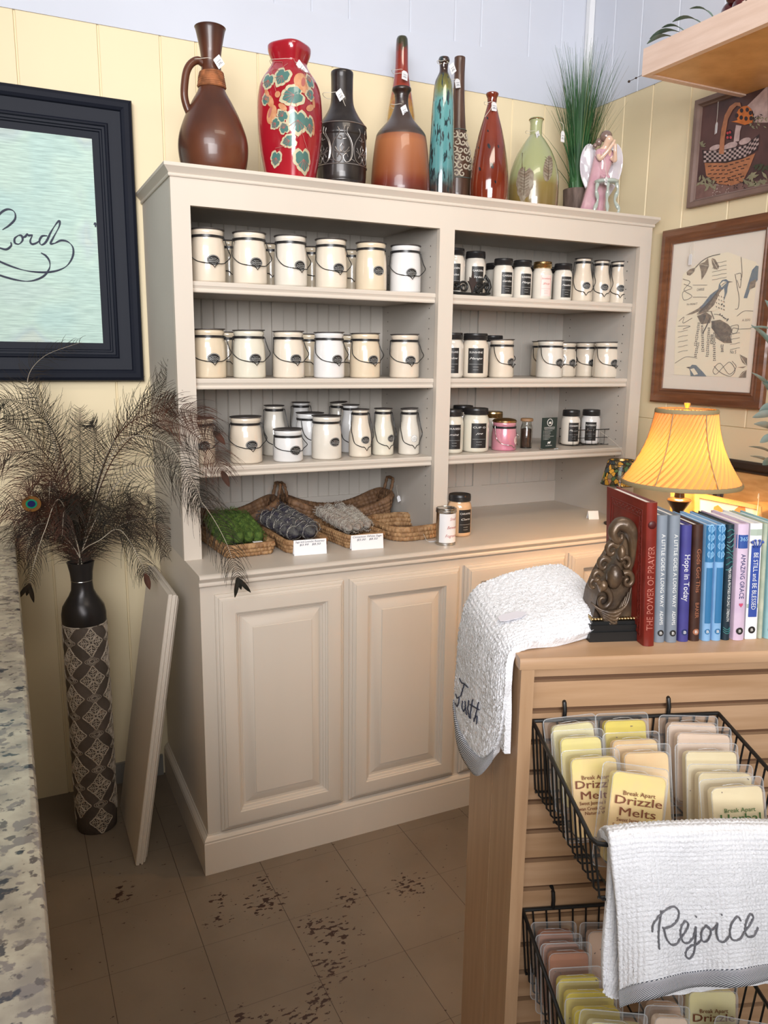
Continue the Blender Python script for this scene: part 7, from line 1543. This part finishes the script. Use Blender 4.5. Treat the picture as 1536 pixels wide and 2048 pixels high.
book('grey book with white lettering right beside the dark red book', .2090, .040, .0150, .180, .118, GR, (.19, .22, .26), spine=[('A LITTLE GOES A LONG WAY', .103, .0075, .103), ('ADAMS', .036, .0072, .020)])
book('grey book with white lettering next to the indigo book', .2258, .038, .0152, .180, .118, GR, (.19, .22, .26), spine=[('A LITTLE GOES A LONG WAY', .103, .0075, .103), ('ADAMS', .036, .0072, .020)])
lab_ = 'indigo book with white script on its spine'; logo_m[lab_] = 'navyink'
book(lab_, .2440, .040, .0150, .166, .112, (.060, .055, .24), (.05, .045, .20), spine=[('Hope in Today', .092, .0115, .066)])
lab_ = 'dark brown book with copper lettering'; logo_m[lab_] = 'copper_ink'
book(lab_, .2610, .041, .0150, .166, .112, (.060, .022, .012), (.035, .012, .008), spine=[('Gods Got This', .102, .0085, .062), ('BAKER', .045, .0075, .022)], inkc='copper_ink')
def ex_blue(t, sh, yo, w_, h):
    b = MB(); n = 4
    for (x0, x1, z0, z1) in ((-w_ * .34, w_ * .34, .026, .106),): b.add([sh(x, yo(x) - .0001, z) for z in (z0, z1) for x in [lerp(x0, x1, i / 6) for i in range(7)]], [(i, i + 1, 8 + i, 7 + i) for i in range(6)])
    b.add([sh(x, yo(x) - .0001, z) for z in (.114, h - .001) for x in [lerp(-w_ * .47, w_ * .47, i / 6) for i in range(7)]], [(i, i + 1, 8 + i, 7 + i) for i in range(6)])
    b.build('panel', M['blued'], t, smooth=0); c = MB()
    for k in range(4):
        zc = .119 + k * .012
        for s_ in (-1, 1):
            for q in (.20, .36): c.tube([sh(s_ * w_ * q * math.sin(PI * i / 6), yo(w_ * .3) - .0005, zc + .012 * i / 6) for i in range(7)], .0005, 4)
        c.tube([sh(0, yo(0) - .0005, zc), sh(0, yo(0) - .0005, zc + .009)], .0006, 4)
    c.build('damask', M['bluelt'], t)
for k, (a, lb) in enumerate(((.2775, 'left one of the two light blue patterned prayer books'), (.2925, 'right one of the two light blue patterned prayer books'))):
    logo_m[lb] = 'blued'; book(lb, a, .040, .0130 if k == 0 else .0138, .166, .112, (.24, .44, .68), (.20, .38, .62), spine=[('PRAYERS & PROMISES FOR GRIEF AND LOSS', .066, .0056, .074)], extra=ex_blue)
def ex_dark(t, sh, yo, w_, h):
    c = MB()
    for k in range(9): z = .105 + k * .0065; c.tube([sh(x * w_ * .42, yo(x * w_ * .42) - .0003, z + .003 * math.sin(x * 2 + k)) for x in (-1, -.5, 0, .5, 1)], .0007, 4)
    for k in range(3): c.tube([sh(x * w_ * .42, yo(x * w_ * .42) - .0003, .010 + k * .003 + .003 * x * x) for x in (-1, -.5, 0, .5, 1)], .0006, 4)
    c.build('wave_print', mat('teal_wave', (.05, .20, .20), .4), t)
book('thin dark teal book with wave print on its spine', .3070, .041, .0120, .166, .112, (.010, .030, .045), (.006, .018, .03), spine=[('PRAYERS & PROMISES FOR DAILY STRENGTH', .066, .0058, .076)], logo=False, extra=ex_dark)
def ex_pink(t, sh, yo, w_, h):
    b = MB().add([sh(x, yo(x) - .0001, z) for z in (.133, .152) for x in [lerp(-w_ * .5, w_ * .5, i / 6) for i in range(7)]], [(i, i + 1, 8 + i, 7 + i) for i in range(6)]); o = b.build('blue_band', mat('cobalt_band', (.03, .08, .30), .5), t, smooth=0)
    k = MB(); text(k, '365', lambda a, c: sh(a, yo(a) - .0005, .146 + c), .008, .011); k.build('band_lettering', M['bluelt'], o, smooth=0)
    h_ = MB().add([sh(.0028 * x, -.0014, .052 + .0028 * z) for x, z in ((0, -1.2), (1, 0), (1, .7), (.5, 1), (0, .6), (-.5, 1), (-1, .7), (-1, 0))], [tuple(range(8))]); h_.build('heart', M['pinkheart'], t, smooth=0)
M['pinkheart'] = mat('pink_heart', (.55, .08, .16), .5)
lab_ = 'lilac pink book with a blue band and pink heart'; book(lab_, .3245, .039, .0175, .167, .115, (.66, .52, .64), (.58, .44, .58), spine=[('AMAZING GRACE', .093, .0095, .064)], inkc='navyink', extra=ex_pink)
def ex_be(t, sh, yo, w_, h):
    b = MB().add([sh(x, yo(x) - .0001, z) for z in (.033, .136) for x in [lerp(-w_ * .36, w_ * .36, i / 6) for i in range(7)]], [(i, i + 1, 8 + i, 7 + i) for i in range(6)])
    for s_ in (-1, -.4, .4, 1): b.tube([sh(s_ * w_ * .2, -.001, .134), sh(s_ * w_ * .42, -.0012, .144)], .0008, 5).ball(sh(s_ * w_ * .44, -.001, .1455 - abs(s_) * .004), .0018, n=8)
    o = b.build('blue_panel', mat('royal_panel', (.035, .075, .33), .5), t, smooth=0)
    k = MB(); text(k, 'BE STILL and BE BLESSED', lambda a, c: sh(c, yo(c) - .0006, .085 - a), .0095, .082); k.build('panel_lettering', M['labw'], o, smooth=0)
    c = MB().add([sh(x, yo(x), z) for z in (.150, .159) for x in (-w_ * .49, 0, w_ * .49)], [(0, 1, 4, 3), (1, 2, 5, 4)]).add([sh(x, yo(x), z) for z in (.046, .052) for x in (-w_ * .49, 0, w_ * .49)], [(0, 1, 4, 3), (1, 2, 5, 4)]); c.build('stripe', mat('sage_stripe', (.40, .46, .38), .6), t, smooth=0)
book('white book with a royal blue spine panel', .3445, .039, .0175, .167, .118, (.80, .80, .82), None, extra=ex_be, round_=.0008)
book('thin sage green book between the white book and the aqua book', .3595, .043, .0070, .166, .112, (.30, .38, .30), (.55, .55, .42), logo=False)
book('aqua book at the right edge of the row', .3730, .041, .0155, .166, .115, (.32, .52, .55), (.25, .45, .50), spine=[('DAILY PRAYERS', .09, .008, .06)])
# carved bookend
be = GT('bookend', 'bronzed carved acanthus scroll bookend on a stepped black base beside the dark red book', 'bookend', .1425, .095, 1.1003); be.scale = (.72, .9, .86)
M['bronze'] = mat('antique_bronze', (.16, .10, .055), .36, metal=.35, col2=(.055, .038, .028), vscale=22, bump=.25, bscale=90, coat=.2)
b = MB(); 
for (e, z0, z1) in ((0, 0, .016), (.004, .016, .021), (.002, .021, .027), (.007, .027, .032)): b.box(-.045 + e, .052 - 0, -.052 + e, .040 - e, z0, z1)
b.build('base', M['black'], be, smooth=0)
b = MB()
for i in range(15): b.ball((-.036 + i * .006, -.040, .0345), .0034, n=8, sc=(1.2, 1, .8))
for i in range(10): b.ball((-.036, -.036 + i * .007, .0345), .0034, n=8)
b.build('beading', M['gold'], be, smooth=60)
b = MB()
# back plate that narrows upward
ol = [(-.030, .034), (.048, .034), (.047, .075), (.047, .11), (.044, .145), (.038, .170), (.026, .172), (.014, .140), (.0, .118), (-.012, .098), (-.024, .07)]
n = len(ol); b.add([(x, y, z) for y in (-.030, .022) for x, z in ol], [tuple(range(n)), tuple(range(2 * n - 1, n - 1, -1))] + [(i, (i + 1) % n, n + (i + 1) % n, n + i) for i in range(n)])
b.build('plate', M['bronze'], be, smooth=40)
b = MB()
def scroll(cx, cz, y, r0, a0, dirn, turns, w0, w1, n=34, bb=b): bb.tube([(cx + r0 * (1 - .82 * i / n) * math.cos(a0 + dirn * turns * 2 * PI * i / n), y - .004 * i / n, cz + r0 * (1 - .82 * i / n) * math.sin(a0 + dirn * turns * 2 * PI * i / n)) for i in range(n + 1)], [lerp(w0, w1, i / n) for i in range(n + 1)], 9)
# big top volute with a thick stem
pt_ = bez([(.036, -.030, .110), (.040, -.034, .140), (.036, -.036, .170), (.022, -.036, .188), (.004, -.036, .190), (-.006, -.038, .178), (.000, -.040, .166), (.010, -.040, .168), (.010, -.041, .176)], 8)
b.tube(pt_, [lerp(.004, .0125, min(1, i / 18)) if i < 26 else lerp(.0125, .003, (i - 26) / (len(pt_) - 26)) for i in range(len(pt_))], 12)
for (cx, cz, r0, a0, dr_, tn, w0, w1) in ((-.006, .148, .013, .6, 1, .9, .007, .003), (-.020, .125, .012, .5, 1, 1.0, .0065, .003), (-.032, .104, .011, .4, 1, .9, .006, .003), (-.038, .092, .012, .2, 1, .8, .006, .003), (.030, .098, .014, 2.2, -1, 1.1, .006, .0025), (.024, .126, .012, 2.5, -1, .9, .005, .0025), (-.016, .066, .020, 2.0, -1, 1.1, .006, .003)): scroll(cx, cz, -.036, r0, a0, dr_, tn, w0, w1)
for k in range(6):
    q = k * .0062; pp = bez([(-.040 + q * .6, -.036, .062 - q * .4), (-.020 + q * .2, -.040, .050 - q * .5), (.008, -.042, .046 - q), (.030 - q, -.040, .058 - q * 1.0 if k < 5 else .04), (.040 - q * .8, -.036, .085 - q * 1.2)], 6); b.tube(pp, [.0035 * math.sin(PI * min(.96, max(.08, i / len(pp)))) + .0008 for i in range(len(pp))], 7)
b.ball((.004, -.036, .104), .016, n=18, sc=(.95, .8, 1.3)).ball((-.018, -.036, .090), .010, n=14).ball((.016, -.034, .142), .010, n=14, sc=(.8, .8, 1.5))
b.build('acanthus_scrolls', M['bronze'], be, smooth=60)
